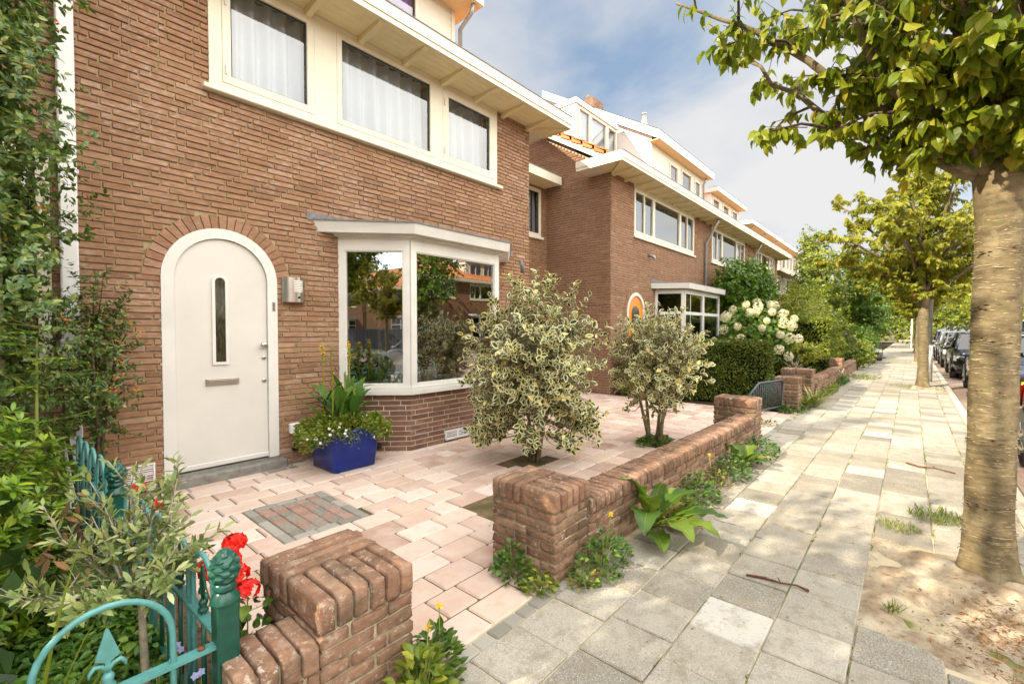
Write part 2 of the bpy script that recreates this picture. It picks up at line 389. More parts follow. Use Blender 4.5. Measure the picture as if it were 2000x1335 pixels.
finish(nt, c, .85, .2, noise(nt, 120, 4), .4, .004); MT['sett'] = m
m, nt = newmat('mat_cobbles')
c = ramp(nt, isl(nt), [(0, (.27, .15, .115)), (.2, (.31, .185, .145)), (.38, (.24, .185, .155)), (.5, (.18, .165, .14)), (.75, (.22, .195, .165)), (1, (.30, .20, .165))], 'CONSTANT')
c = mixc(nt, mth(nt, 'MULTIPLY', ramp(nt, noise(nt, 40, 5), [(.45, 0.0), (.65, 1.0)]), .5), c, (.36, .29, .24))
finish(nt, c, .85, .2, noise(nt, 150, 4), .4, .004); MT['cobble'] = m
m, nt = newmat('kerb_concrete')
finish(nt, ramp(nt, noise(nt, 20, 5), [(.3, (.36, .33, .28)), (.7, (.50, .46, .39))]), .9, .2, noise(nt, 150, 3), .4, .003); MT['kerb'] = m
m, nt = newmat('road_bricks')
bt = nd(nt, 'ShaderNodeTexBrick', Vector=stretch(nt, 1, 1, 1), Color1=(.24, .17, .14), Color2=(.32, .23, .19), Mortar=(.16, .13, .10), Scale=4.8, Mortar_Size=.012, Bias=0.0)
finish(nt, mixc(nt, .35, bt.outputs['Color'], ramp(nt, noise(nt, 6, 5), [(.3, (.18, .14, .12)), (.7, (.36, .28, .23))])), .85, .2, bt.outputs['Fac'], -.4, .005); MT['road'] = m
m, nt = newmat('ground_earth')
finish(nt, ramp(nt, noise(nt, 1.5, 6), [(.35, (.10, .085, .05)), (.65, (.17, .15, .08))]), .95, .1, noise(nt, 30, 4), .5, .01); MT['earth'] = m

# bark
def bark(name, dark, mid, light, band=13.0):
    m, nt = newmat(name)
    v = stretch(nt, 1, 1, band/3.0)
    n1 = noise(nt, 7.0, 6, .65, v, .4); n2 = noise(nt, 9, 5, .7)
    c = ramp(nt, n1, [(.30, dark), (.46, mid), (.66, light)])
    v2 = stretch(nt, 11.0, 11.0, 95.0); l = noise(nt, 1.0, 4, .6, v2, .6)
    lent = ramp(nt, l, [(.615, 0.0), (.66, 1.0)])
    c = mixc(nt, mth(nt, 'MULTIPLY', lent, .35), c, (.42, .36, .24))
    lo = ramp(nt, l, [(.33, 1.0), (.39, 0.0)])
    c = mixc(nt, mth(nt, 'MULTIPLY', lo, .45), c, (.07, .05, .025))
    c = mixc(nt, mth(nt, 'MULTIPLY', ramp(nt, n2, [(.54, 0.0), (.66, 1.0)]), .45), c, (.13, .13, .045))
    blot = noise(nt, 5.5, 6, .7)
    c = mixc(nt, mth(nt, 'MULTIPLY', ramp(nt, blot, [(.50, 0.0), (.64, 1.0)]), .55), c, (.34, .29, .18))
    c = mixc(nt, mth(nt, 'MULTIPLY', ramp(nt, noise(nt, 17, 6, .75), [(.52, 0.0), (.68, 1.0)]), .55), c, (.06, .048, .025))
    finish(nt, c, .75, .25, mth(nt, 'ADD', n1, mth(nt, 'MULTIPLY', lent, .6)), .6, .01)
    return m
MT['cherry_bark'] = bark('cherry_bark', (.085, .065, .036), (.150, .115, .062), (.22, .172, .098))
MT['lenticel'] = plain('pale_lenticels', (.50, .42, .27), .8, .2, nz=.2, nscale=60)
MT['cork'] = plain('dark_corky_bark', (.085, .06, .035), .9, .1, nz=.3, nscale=60)
MT['twig'] = plain('twig_bark', (.13, .095, .055), .85, .2, nz=.3, nscale=40)
MT['grey_bark'] = plain('smooth_grey_bark', (.34, .29, .17), .8, .2, nz=.25, nscale=18, bstr=.2)
MT['stem_green'] = plain('green_stem', (.20, .24, .05), .6, .3)
MT['olive_bark'] = plain('olive_bark', (.42, .37, .27), .85, .2, nz=.2, nscale=60)
MT['curtain'] = plain('curtain_cloth', (.52, .56, .62), .9, .05, nz=.03)
# leaves
MT['lf_cherry'] = leaf_mat('cherry_leaf', [(0, (.10, .16, .012)), (.35, (.19, .26, .018)), (.7, (.28, .33, .024)), (.93, (.36, .38, .035)), (1, (.40, .30, .03))], .5, .4)
MT['lf_cherry_far'] = leaf_mat('cherry_leaf_far', [(0, (.18, .22, .02)), (.4, (.28, .31, .028)), (.8, (.37, .38, .045)), (.985, (.42, .39, .06)), (1, (.42, .18, .03))], .5, .5)
MT['lf_holly'] = leaf_mat('holly_leaf', [(0, (.05, .11, .03)), (.5, (.105, .185, .045)), (.85, (.18, .26, .055)), (1, (.32, .32, .07))], .25, .22, .6)
MT['lf_var_in'] = leaf_mat('variegated_green', [(0, (.012, .038, .010)), (.5, (.03, .075, .016)), (.80, (.085, .14, .025)), (.92, (.16, .20, .05)), (.93, (.72, .62, .20)), (1, (.76, .66, .25))], .15, .25, .5)
MT['lf_var_rim'] = leaf_mat('variegated_cream', [(0, (.66, .62, .34)), (.5, (.78, .75, .50)), (1, (.80, .72, .34))], .2, .35, .4)
MT['lf_choisya'] = leaf_mat('choisya_leaf', [(0, (.045, .105, .010)), (.4, (.11, .215, .014)), (.8, (.19, .30, .02)), (1, (.32, .40, .035))], .28, .3, .5)
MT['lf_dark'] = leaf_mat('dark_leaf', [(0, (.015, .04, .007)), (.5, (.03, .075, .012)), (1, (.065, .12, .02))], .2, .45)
MT['lf_ground'] = leaf_mat('groundcover_leaf', [(0, (.025, .075, .010)), (.5, (.065, .15, .018)), (.9, (.11, .21, .025)), (1, (.18, .27, .04))], .25, .4)
MT['lf_olive'] = leaf_mat('olive_leaf', [(0, (.11, .17, .055)), (.5, (.22, .29, .10)), (.8, (.34, .39, .13)), (1, (.50, .54, .32))], .25, .4)
MT['lf_yew'] = leaf_mat('yew_leaf', [(0, (.035, .065, .007)), (.5, (.08, .125, .012)), (.85, (.15, .19, .018)), (1, (.27, .27, .03))], .2, .5)
MT['lf_priv'] = leaf_mat('privet_leaf', [(0, (.08, .125, .012)), (.5, (.15, .21, .018)), (.85, (.25, .29, .028)), (1, (.36, .36, .05))], .25, .45)
MT['lf_lime'] = leaf_mat('lime_leaf', [(0, (.15, .21, .018)), (.5, (.26, .31, .028)), (1, (.40, .41, .06))], .35, .5)
MT['lf_canna'] = leaf_mat('canna_leaf', [(0, (.05, .13, .02)), (.6, (.085, .19, .03)), (1, (.15, .24, .04))], .3, .35, .5)
MT['lf_bed'] = leaf_mat('trailing_leaf', [(0, (.09, .15, .014)), (.5, (.16, .22, .02)), (1, (.27, .30, .04))], .25, .5)
MT['lf_dock'] = leaf_mat('dock_leaf', [(0, (.045, .105, .014)), (.6, (.08, .16, .018)), (1, (.15, .22, .025))], .35, .35, .5)
MT['lf_yellow'] = leaf_mat('yellowing_leaf', [(0, (.25, .22, .05)), (.5, (.36, .30, .08)), (1, (.42, .30, .10))], .3, .5)
MT['lf_wist'] = leaf_mat('wisteria_leaf', [(0, (.05, .115, .010)), (.5, (.10, .20, .015)), (.9, (.11, .20, .02)), (1, (.30, .30, .04))], .3, .4)
MT['lf_brown'] = leaf_mat('dead_leaf', [(0, (.09, .050, .022)), (.5, (.19, .095, .038)), (1, (.34, .18, .07))], .2, .7)
MT['lf_grass'] = leaf_mat('grass_blade', [(0, (.09, .15, .02)), (.6, (.17, .22, .03)), (1, (.36, .32, .10))], .3, .5)
MT['lf_iris'] = leaf_mat('iris_leaf', [(0, (.12, .19, .02)), (.6, (.22, .27, .03)), (1, (.42, .34, .05))], .3, .4)
MT['red_petal'] = leaf_mat('red_petal', [(0, (.55, .008, .006)), (.6, (.75, .015, .01)), (1, (.85, .05, .02))], .2, .5)
MT['white_petal'] = leaf_mat('white_petal', [(0, (.78, .78, .76)), (1, (.85, .85, .82))], .2, .6)
MT['blue_petal'] = leaf_mat('blue_petal', [(0, (.32, .36, .72)), (1, (.45, .46, .80))], .2, .6)
MT['yellow_petal'] = leaf_mat('yellow_petal', [(0, (.75, .46, .02)), (1, (.85, .62, .06))], .3, .5)
MT['hyd_petal'] = leaf_mat('hydrangea_petal', [(0, (.60, .58, .33)), (.5, (.72, .70, .48)), (1, (.80, .78, .62))], .2, .6)
MT['berry'] = leaf_mat('orange_berry', [(0, (.50, .12, .01)), (1, (.68, .24, .02))], .05, .35, .5)
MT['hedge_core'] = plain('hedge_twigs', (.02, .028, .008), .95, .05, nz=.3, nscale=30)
# ------------------------------------------------------------ the setting: ground, pavement, courtyard, road
def sheet(name, x0, y0, x1, y1, z, mat, n=1):
    b = MB(); b.add([(x0,y0,z),(x1,y0,z),(x1,y1,z),(x0,y1,z)], [(0,1,2,3)]); return setting(b.build(name, mat))
sheet('ground', -400, -400, 700, 400, -0.16, MT['earth'])
# garden soil left of the courtyard and along the houses
sheet('garden_soil', -14, 1.46, 0.62, 4.9, -0.012, MT['mulch'])
sheet('front_gardens', 8.2, 1.5, 70, 6.4, -0.02, MT['soil'])
sheet('pavement_bed', -12, -0.62, 90, 1.5, -0.0085, MT['sand_joint'])
sheet('courtyard_bed', 0.62, 1.4, 8.9, 6.7, -0.010, MT['yard_joint'])
# pavement slabs, 30 cm, in rows along the street with shifting joints
b = MB(); SL = 0.3045
edges = [1.39-SL*k for k in range(7)]
for k in range(7):
    y1 = edges[k]; y0 = y1-SL+0.006
    if k == 6: y0 = -0.61
    x = -3.0+RNG.random()*SL
    shift = RNG.random()*SL; x = -3.0+shift
    while x < 62:
        L = SL if x < 34 else SL*2
        if RNG.random() < .04 and x > 5: L = SL/2
        xa, xb = x+.003, x+L-.004; x += L
        ya, yb = y0, y1
        if -0.7 < (ya+yb)/2 < 0.16 and 2.62 < (xa+xb)/2 < 3.80: continue       # tree pit
        if (ya+yb)/2 < 0.0 and any(abs((xa+xb)/2-t) < .62 for t in (14.93, 26.6, 38.2)): continue
        z = RNG.uniform(-.003, .003); t1, t2 = RNG.uniform(-.0025, .0025), RNG.uniform(-.0025, .0025)
        o = len(b.v); b.cbox((xa, ya, -.05), (xb, yb, z), .005)
        cx, cy = (xa+xb)/2, (ya+yb)/2; rot = RNG.uniform(-.006, .006)
        for i in range(o, len(b.v)):
            X, Y, Z = b.v[i]; dx, dy = X-cx, Y-cy
            b.v[i] = (cx+dx-dy*rot, cy+dy+dx*rot, Z+(dx/.15*t1+dy/.15*t2 if Z > -.03 else 0))
setting(b.build('pavement', MT['slab']))
# kerb and road
b = MB(); x = -12.0
while x < 90:
    b.cbox((x+.004, -.74, -.14), (x+.996, -.625, .004), .012); x += 1.0
setting(b.build('kerb', MT['kerb']))
sheet('road', -60, -8.4, 300, -0.735, -0.115, MT['road'])
b = MB(); x = -30.0
while x < 60:
    b.cbox((x+.004, -8.52, -.14), (x+.996, -8.40, .004), .012); x += 1.0
setting(b.build('far_kerb', MT['kerb']))
sheet('far_pavement', -60, -10.6, 300, -8.515, -0.006, MT['sett'])
sheet('far_gardens', -60, -40, 300, -10.605, -0.03, MT['earth'])

# courtyard pavers
MATB = (1.24, 3.078, 1.865, 3.872)
def skip_pav(x0, y0, x1, y1):
    cx, cy = (x0+x1)/2, (y0+y1)/2
    if 2.5 < cx < 2.86 and 2.34 < cy < 2.69: return True                       # soil square by the wall
    if 3.55 < cx < 4.0 and 2.85 < cy < 3.2: return True
    if 5.15 < cx < 5.75 and 2.2 < cy < 2.55: return True
    if cx < .72 and cy > 1.9: return False
    return False
b = MB(); y = 1.475; row = 0
while y < 6.5:
    pitch = .2
    x = .66-RNG.random()*.3; row += 1
    while x < 8.75:
        L = RNG.choice((.31, .31, .31, .31, .206))
        xa, xb = max(x+.0045, .66), min(x+L-.0045, 8.84); x += L
        if xb-xa < .05: continue
        ya, yb = y+.0045, y+pitch-.0045
        if xa > 6.4 and ya < 1.46: continue
        if skip_pav(xa, ya, xb, yb): continue
        segs = [(xa, xb)]
        if ya < MATB[3] and yb > MATB[1] and xa < MATB[2] and xb > MATB[0]:      # trim against the inset
            segs = [(xa, min(xb, MATB[0]-.004)), (max(xa, MATB[2]+.004), xb)]
        for sa, sb in segs:
            if sb-sa < .03: continue
            if yb > 4.80 and not 6.05 < sa < 8.9: 
                if ya > 4.86: continue
            z = RNG.uniform(-.002, .003)
            b.cbox((sa, ya, -.04), (sb, min(yb, 4.86) if sa < 6.0 else yb, z), .009)
    y += pitch
setting(b.build('courtyard_paving', MT['pink']))
b = MB()
x0, y0, x1, y1 = MATB
def setts(b, xa, ya, xb, yb, nx, ny, g=.004, ch=.006):
    for i in range(nx):
        for j in range(ny):
            b.cbox((xa+(xb-xa)*i/nx+g/2, ya+(yb-ya)*j/ny+g/2, -.04), (xa+(xb-xa)*(i+1)/nx-g/2, ya+(yb-ya)*(j+1)/ny-g/2, RNG.uniform(-.002, .002)), ch)
setts(b, x0, y0, x0+.075, y1, 1, 5); setts(b, x1-.075, y0, x1, y1, 1, 5)
setts(b, x0+.075, y0, x1-.075, y0+.075, 3, 1); setts(b, x0+.075, y1-.075, x1-.075, y1, 3, 1)
setting(b.build('inset_border', MT['sett']))
b = MB(); setts(b, x0+.077, y0+.077, x1-.077, y1-.077, 5, 7)
setting(b.build('inset_cobbles', MT['cobble']))
b = MB(); x = 1.07
while x < 2.0:
    L = RNG.choice((.1, .1, .105, .21)); b.cbox((x+.003, 1.395, -.04), (x+L-.004, 1.468, RNG.uniform(-.002, .002)), .007); x += L
x = 6.45
while x < 8.1:
    b.cbox((x+.003, 1.395, -.04), (x+.2, 1.468, 0), .007); x += .205
x = 1.95                                                                        # dark strip against the house foot
for xa, xb in ((.66, .93), (1.97, 2.6)):
    x = xa
    while x < xb: b.cbox((x+.003, 4.865, -.04), (min(x+.2, xb), 4.925, .0), .006); x += .205
x = .93
while x < 1.97: b.cbox((x+.003, 4.70, -.04), (x+.2, 4.80, .0), .006); x += .205
setting(b.build('edging_setts', MT['sett']))
# sand of the tree pit, heaped against the trunk, and smaller pits farther on
def heap(name, x0, x1, y0, y1, cx, cy, h):
    b = MB(); nx, ny = 44, 34
    for j in range(ny+1):
        for i in range(nx+1):
            x = x0+(x1-x0)*i/nx; y = y0+(y1-y0)*j/ny; d = math.hypot(x-cx, (y-cy)*1.1)
            e = min(i, nx-i, j, ny-j)/3.0; e = min(1, e)
            z = -.008+e*(h*math.exp(-(d/.30)**2)+.018*math.sin(x*9.1+y*4)*math.cos(y*11-x*3)+.012*math.sin(x*31+1)*math.sin(y*27)+.010)
            z += e*.05*math.exp(-((x-(cx-.36))**2+(y-(cy+.18))**2)/.012)
            b.v.append((x, y, z))
    for j in range(ny):
        for i in range(nx):
            o = j*(nx+1)+i; b.f.append((o, o+1, o+nx+2, o+nx+1)); b.m.append(0); b.sm.append(True)
    return setting(b.build(name, MT['sand']), 'structure')
TREE1 = (3.70, -.345)
heap('sand_pit', 2.60, 3.90, -.62, .18, TREE1[0], TREE1[1], .035)
for t in (14.93, 26.6, 38.2): heap('sand_pit', t-.6, t+.6, -.62, .02, t, -.22, .05)
# ------------------------------------------------------------ brick walls
def wall_bricks(b, x0, x1, z0, z1, place, holes=(), arch=None, course=.0555, L=.252, mi=0, seed=0, depth=.0155, joint=.0115):
    """bricks as separate islands standing proud of the mortar; place(x, z, out) -> world point"""
    r = random.Random(seed); nrow = int(round((z1-z0)/course))
    for k in range(nrow):
        za = z0+k*course; zb = min(za+course-joint, z1); zm = (za+zb)/2
        iv = [(x0, x1)]
        cuts = [(hx0, hx1) for hx0, hz0, hx1, hz1 in holes if hz0 < zm < hz1]
        if arch:
            for cx, zs, ro, zb0 in arch:
                if zb0 < zm < zs+ro:
                    hw = ro if zm < zs else math.sqrt(max(ro*ro-(zm-zs)**2, 0))
                    cuts.append((cx-hw, cx+hw))
        for c0, c1 in cuts:
            nv = []
            for a, c in iv:
                if c1 <= a or c0 >= c: nv.append((a, c)); continue
                if c0 > a: nv.append((a, c0))
                if c1 < c: nv.append((c1, c))
            iv = nv
        off = (0, .26)[k % 2]+(.5 if (k//9) % 3 == 1 else 0)+r.uniform(-.025, .025)
        for a, c in iv:
            x = x0-L+off*L; 
            while x < c:
                w_ = L
                if r.random() < .02: w_ = L*.52
                xa, xb = x, x+w_-joint; x += w_
                if xb <= a+.012 or xa >= c-.012: continue
                xa = max(xa, a); xb = min(xb, c)
                if xb-xa < .02: continue
                if xa < a+1e-6: xa = a
                d = depth+r.uniform(-.0035, .0035); ch = .0035; t = [r.uniform(-.0010, .0010) for _ in range(8)]
                F = [(xa+ch+t[0], za+ch+t[1]), (xb-ch+t[2], za+ch+t[3]), (xb-ch+t[4], zb-ch+t[5]), (xa+ch+t[6], zb-ch+t[7])]
                B = [(xa, za), (xb, za), (xb, zb), (xa, zb)]
                vs = [place(p, q, d) for p, q in F]+[place(p, q, d*.55) for p, q in B]+[place(p, q, -.004) for p, q in B]
                b.add(vs, [(0,1,2,3)]+[(i, 4+i, 4+(i+1) % 4, (i+1) % 4) for i in range(4)]+[(4+i, 8+i, 8+(i+1) % 4, 4+(i+1) % 4) for i in range(4)], mi)
def wall_back(b, x0, x1, z0, z1, place, holes=(), arch=None, mi=1):
    """mortar sheet with the openings left out, made of butted rectangles and arch strips"""
    xs = sorted({x0, x1}|{h[0] for h in holes}|{h[2] for h in holes}|({a[0]-a[2] for a in arch}|{a[0]+a[2] for a in arch} if arch else set()))
    zs = sorted({z0, z1}|{h[1] for h in holes}|{h[3] for h in holes}|({a[1] for a in arch}|{a[1]+a[2] for a in arch}|{a[3] for a in arch} if arch else set()))
    xs = [x for x in xs if x0 <= x <= x1]; zs = [z for z in zs if z0 <= z <= z1]
    for i in range(len(xs)-1):
        for j in range(len(zs)-1):
            cx, cz = (xs[i]+xs[i+1])/2, (zs[j]+zs[j+1])/2
            if any(h[0] < cx < h[2] and h[1] < cz < h[3] for h in holes): continue
            skip = False
            for a in arch or ():
                if a[0]-a[2] < cx < a[0]+a[2] and a[3] < cz < a[1]+a[2]:
                    skip = True
                    if cz > a[1]:
                        n = 12
                        for k in range(n):
                            u0, u1 = xs[i]+(xs[i+1]-xs[i])*k/n, xs[i]+(xs[i+1]-xs[i])*(k+1)/n
                            h0 = a[1]+math.sqrt(max(a[2]**2-(u0-a[0])**2, 0)); h1 = a[1]+math.sqrt(max(a[2]**2-(u1-a[0])**2, 0))
                            lo0, lo1 = max(h0, zs[j]), max(h1, zs[j])
                            if lo0 >= zs[j+1]-1e-6 and lo1 >= zs[j+1]-1e-6: continue
                            lo0, lo1 = min(lo0, zs[j+1]), min(lo1, zs[j+1])
                            b.add([place(u0, lo0, 0), place(u1, lo1, 0), place(u1, zs[j+1], 0), place(u0, zs[j+1], 0)], [(0,1,2,3)], mi)
            if skip: continue
            b.add([place(xs[i], zs[j], 0), place(xs[i+1], zs[j], 0), place(xs[i+1], zs[j+1], 0), place(xs[i], zs[j+1], 0)], [(0,1,2,3)], mi)
def front(Yw): return lambda x, z, o: (x, Yw-o, z)           # faces the street (-Y)
def side_neg(Xw): return lambda y, z, o: (Xw-o, y, z)        # faces -X
def side_pos(Xw): return lambda y, z, o: (Xw+o, y, z)        # faces +X
def arch_ring(b, cx, zs, ri, ro, Yw, n=25, mi=0, a0=0.0, seed=3):
    r = random.Random(seed); a_ = math.pi*a0
    for k in range(n):
        t0 = a_+(math.pi-2*a_)*k/n+.009; t1 = a_+(math.pi-2*a_)*(k+1)/n-.009; d = .020+r.uniform(-.004, .004)
        ring = []
        for rr, tt in ((ri, t0), (ro+r.uniform(-.008, .008), t0), (ro+r.uniform(-.008, .008), t1), (ri, t1)):
            ring.append((cx+rr*math.cos(tt), zs+rr*math.sin(tt)))
        vs = [(x, Yw-d, z) for x, z in ring]+[(x, Yw+.06, z) for x, z in ring]
        b.add(vs, [(3,2,1,0), (0,1,5,4), (1,2,6,5), (2,3,7,6), (3,0,4,7)], mi)
def arch_poly(cx, zs, r, z0, n=24, inset=0):
    return [(cx+r, z0)]+[(cx+r*math.cos(math.pi*k/n), zs+r*math.sin(math.pi*k/n)) for k in range(n+1)]+[(cx-r, z0)]
def frame_rect(b, x0, z0, x1, z1, wd, y0, y1, mi=0):
    """four butted members"""
    b.cbox((x0, y0, z0), (x0+wd, y1, z1), .004, mi); b.cbox((x1-wd, y0, z0), (x1, y1, z1), .004, mi)
    b.box((x0+wd, y0+.001, z0), (x1-wd, y1, z0+wd), mi); b.box((x0+wd, y0+.001, z1-wd), (x1-wd, y1, z1), mi)
def curtain(name, x0, x1, z0, z1, y, label, cat='curtain', group=None, mat='curtain', seed=1, amp=.06, wl=.17):
    r = random.Random(seed); b = MB(); n = int((x1-x0)/.012); ph = r.random()*6
    us = []; u = ph
    rows = 7
    for j in range(rows+1):
        for i in range(n+1):
            x = x0+(x1-x0)*i/n; f = j/rows
            v = math.sin((x/wl)*2*math.pi+ph+1.3*math.sin(x*3.1+ph))+.45*math.sin((x/wl)*3.3+2*ph+f)
            b.v.append((x, y+amp*(.55+.45*(1-f))*v, z0+(z1-z0)*f))
    for j in range(rows):
        for i in range(n):
            o = j*(n+1)+i; b.f.append((o, o+1, o+n+2, o+n+1)); b.m.append(0); b.sm.append(True)
    o = b.build(name, MT[mat]); return tag(o, label, cat, group)
def sash(root, x0, z0, x1, z1, Yf, wd=.075, name='window', glassm='glass', mat='cream', proud=.02, bars=(), lip=True, dark=False):
    """window part: frame mesh with a pane sub-part"""
    b = MB(); frame_rect(b, x0, z0, x1, z1, wd, Yf-proud, Yf+.05)
    for bx in bars: b.box((bx-.022, Yf-proud+.004, z0+wd), (bx+.022, Yf+.04, z1-wd))
    o = b.build(name, MT[mat], root)
    g = MB(); g.add([(x0+wd, Yf+.018, z0+wd), (x1-wd, Yf+.018, z0+wd), (x1-wd, Yf+.018, z1-wd), (x0+wd, Yf+.018, z1-wd)], [(0,1,2,3)])
    g.build('pane', MT[glassm], o)
    if lip:
        k = MB(); t = .014
        for a, c in (((x0+wd, z0+wd), (x0+wd+t, z1-wd)), ((x1-wd-t, z0+wd), (x1-wd, z1-wd))):
            k.box((a[0], Yf+.004, a[1]), (c[0], Yf+.017, c[1]))
        k.box((x0+wd+t, Yf+.004, z0+wd), (x1-wd-t, Yf+.017, z0+wd+t)); k.box((x0+wd+t, Yf+.004, z1-wd-t), (x1-wd-t, Yf+.017, z1-wd))
        k.build('glazing_bead', MT['black'], o)
    return o
def siding(b, x0, x1, z0, z1, Yf, holes=(), pitch=.10):
    n = max(1, int(round((z1-z0)/pitch))); hgt = (z1-z0)/n
    for k in range(n):
        z = z0+k*hgt; iv = [(x0, x1)]
        for hx0, hz0, hx1, hz1 in holes:
            if hz0 < z+hgt*.5 < hz1:
                iv = [q for a, c in iv for q in ((a, min(c, hx0)), (max(a, hx1), c)) if q[1]-q[0] > .005]
        for a, c in iv:
            b.add([(a, Yf, z), (c, Yf, z), (c, Yf-.014, z+hgt-.009), (a, Yf-.014, z+hgt-.009)], [(0,1,2,3)])
            b.add([(a, Yf, z+hgt-.009), (c, Yf, z+hgt-.009), (c, Yf, z+hgt), (a, Yf, z+hgt)], [(0,1,2,3)], 1)
def louvre_vent(root, x0, z0, x1, z1, Yw, name='air_vent'):
    b = MB(); frame_rect(b, x0, z0, x1, z1, .014, Yw-.018, Yw+.02)
    xm = (x0+x1)/2; b.box((xm-.012, Yw-.017, z0+.014), (xm+.012, Yw+.02, z1-.014))
    n = max(3, int((z1-z0-.03)/.017))
    for s0, s1 in ((x0+.014, xm-.012), (xm+.012, x1-.014)):
        for k in range(n):
            z = z0+.014+(z1-z0-.028)*(k+.5)/n
            b.add([(s0, Yw-.016, z-.006), (s1, Yw-.016, z-.006), (s1, Yw+.002, z+.005), (s0, Yw+.002, z+.005)], [(0,1,2,3)])
        b.add([(s0, Yw+.006, z0+.014), (s1, Yw+.006, z0+.014), (s1, Yw+.006, z1-.014), (s0, Yw+.006, z1-.014)], [(0,1,2,3)], 1)
    return b.build(name, [MT['pvc'], MT['dark']], root)
def eaves(root, x0, x1, Yw, z, over=.54, ret0=0.0, ret1=0.0, ends=(True, True), th=.185, retY=.55, beam_step=.62, inset_end=0.5):
    """flat boxed eaves: boarded soffit, fascia, beams under it; ret0/ret1 = side overhang"""
    Yf = Yw-over; xa, xb = x0-ret0, x1+ret1
    b = MB()
    b.box((xa+.02, Yf+.02, z), (xb-.02, Yw+.06, z+.02))                          # soffit deck
    s = b.build('soffit', MT['soffit'], root)
    g = MB()
    for k in range(1, 5): g.box((xa+.02, Yf+.02+(over-.02)*k/5, z-.0025), (xb-.02, Yf+.026+(over-.02)*k/5, z+.001))
    n = max(2, int((x1-x0)/beam_step))
    for k in range(n+1):
        x = x0+.06+(x1-x0-.12)*k/n
        vs = [(x-.035, Yf+.05, z-.004), (x+.035, Yf+.05, z-.004), (x+.035, Yw-.004, z-.004), (x-.035, Yw-.004, z-.004), (x-.03, Yf+.09, z-.03), (x+.03, Yf+.09, z-.03), (x+.03, Yw-.004, z-.075), (x-.03, Yw-.004, z-.075)]
        g.add(vs, [(4,5,6,7), (0,4,7,3), (1,2,6,5), (0,1,5,4), (2,3,7,6)])
    for flag, xx, sx in ((ret0, x0, -1), (ret1, x1, 1)):
        if flag:
            vs = [(xx-.03, Yw-.02, z-.004), (xx+.03, Yw-.02, z-.004), (xx+sx*flag*.9+.03, Yf+.06, z-.004), (xx+sx*flag*.9-.03, Yf+.06, z-.004),
                  (xx-.03, Yw-.02, z-.06), (xx+.03, Yw-.02, z-.06), (xx+sx*flag*.9+.03, Yf+.06, z-.03), (xx+sx*flag*.9-.03, Yf+.06, z-.03)]
            g.add(vs, [(4,5,6,7), (0,4,7,3), (1,2,6,5), (3,7,6,2)])
    g.build('eaves_beam', MT['soffit'], s)
    f = MB(); e = .02
    f.box((xa, Yf, z-.012), (xb, Yf+.02, z+.05)); f.box((xa-.006, Yf-.012, z+.052), (xb+.006, Yf+.02, z+th))
    lead = [((xa-.012, Yf-.02, z+th), (xb+.012, Yw+.3, z+th+.014))]
    for flag, xx, sx in ((ret0, xa, 1), (ret1, xb, -1)):
        if flag:
            f.box((xx, Yf+.021, z-.012), (xx+sx*.02, Yw+retY, z+.05)); f.box((xx-sx*.012, Yf+.021, z+.052), (xx+sx*.02, Yw+retY, z+th))
            f.box((xx+sx*.021, Yw+.061, z), (xx+sx*flag, Yw+retY, z+.02))
    f.build('fascia', MT['cream'], root)
    l = MB()
    for a, c in lead: l.box(a, c)
    l.build('gutter_edge', MT['lead'], root)
def tube_part(root, name, pts, r, mat, n=10):
    b = MB(); b.tube(pts, r, n); return b.build(name, MT[mat], root)

W = 4.94
# =============================================================== the near house
h1 = thing('brick_house', (3.2, W, 0), 'red brown brick house with white arched door, canted bay and wide white eaves', 'house')
X0, X1, ZT = -12.0, 6.05, 4.82
AC, AZ, AR = 1.452, 1.875, .485
holes = [(1.36, 3.62, 5.24, 9), (2.66, -1, 5.20, 2.44), (-.55, .9, .30, 2.75)]
archs = [(AC, AZ, AR+.135, AZ-.0), ]
b = MB()
wall_bricks(b, X0, X1, 0.0, ZT, front(W), holes+[(AC-AR, -1, AC+AR, AZ)], [(AC, AZ, AR+.138, AZ-.02)], seed=5)
wall_bricks(b, W, 11.5, 0.0, ZT, side_pos(X1), seed=6)
wall_back(b, X0, X1, -.1, ZT+.2, front(W), [(1.36, 3.62, 5.24, 4.95), (2.66, -.05, 5.20, 2.44), (-.55, .9, .30, 2.75), (AC-AR, -.05, AC+AR, AZ)], [(AC, AZ, AR, AZ)])
b.add([(X1, W, -.1), (X1, 11.5, -.1), (X1, 11.5, ZT+.2), (X1, W, ZT+.2)], [(0,1,2,3)], 1)
arch_ring(b, AC, AZ, AR, AR+.125, W)
arch_ring(b, AC, AZ, AR, AR+.125, W, n=0)
# reveals of the door opening
for k in range(24):
    t0, t1 = math.pi*k/24, math.pi*(k+1)/24
    b.add([(AC+AR*math.cos(t), y, AZ+AR*math.sin(t)) for t, y in ((t0, W), (t1, W), (t1, W+.1), (t0, W+.1))], [(0,1,2,3)], 1)
for sx in (-1, 1): b.add([(AC+sx*AR, W, 0), (AC+sx*AR, W+.1, 0), (AC+sx*AR, W+.1, AZ), (AC+sx*AR, W, AZ)], [(0,1,2,3)], 1)
b.build('wall', [MT['brick'], MT['mortar']], h1)
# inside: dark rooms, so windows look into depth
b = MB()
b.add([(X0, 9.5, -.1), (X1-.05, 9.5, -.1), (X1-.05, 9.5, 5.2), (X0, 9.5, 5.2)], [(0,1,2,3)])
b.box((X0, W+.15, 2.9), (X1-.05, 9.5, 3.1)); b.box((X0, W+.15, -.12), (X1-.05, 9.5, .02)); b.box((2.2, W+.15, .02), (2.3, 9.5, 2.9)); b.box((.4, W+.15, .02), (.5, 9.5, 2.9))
b.build('interior_wall', MT['dark'], h1)
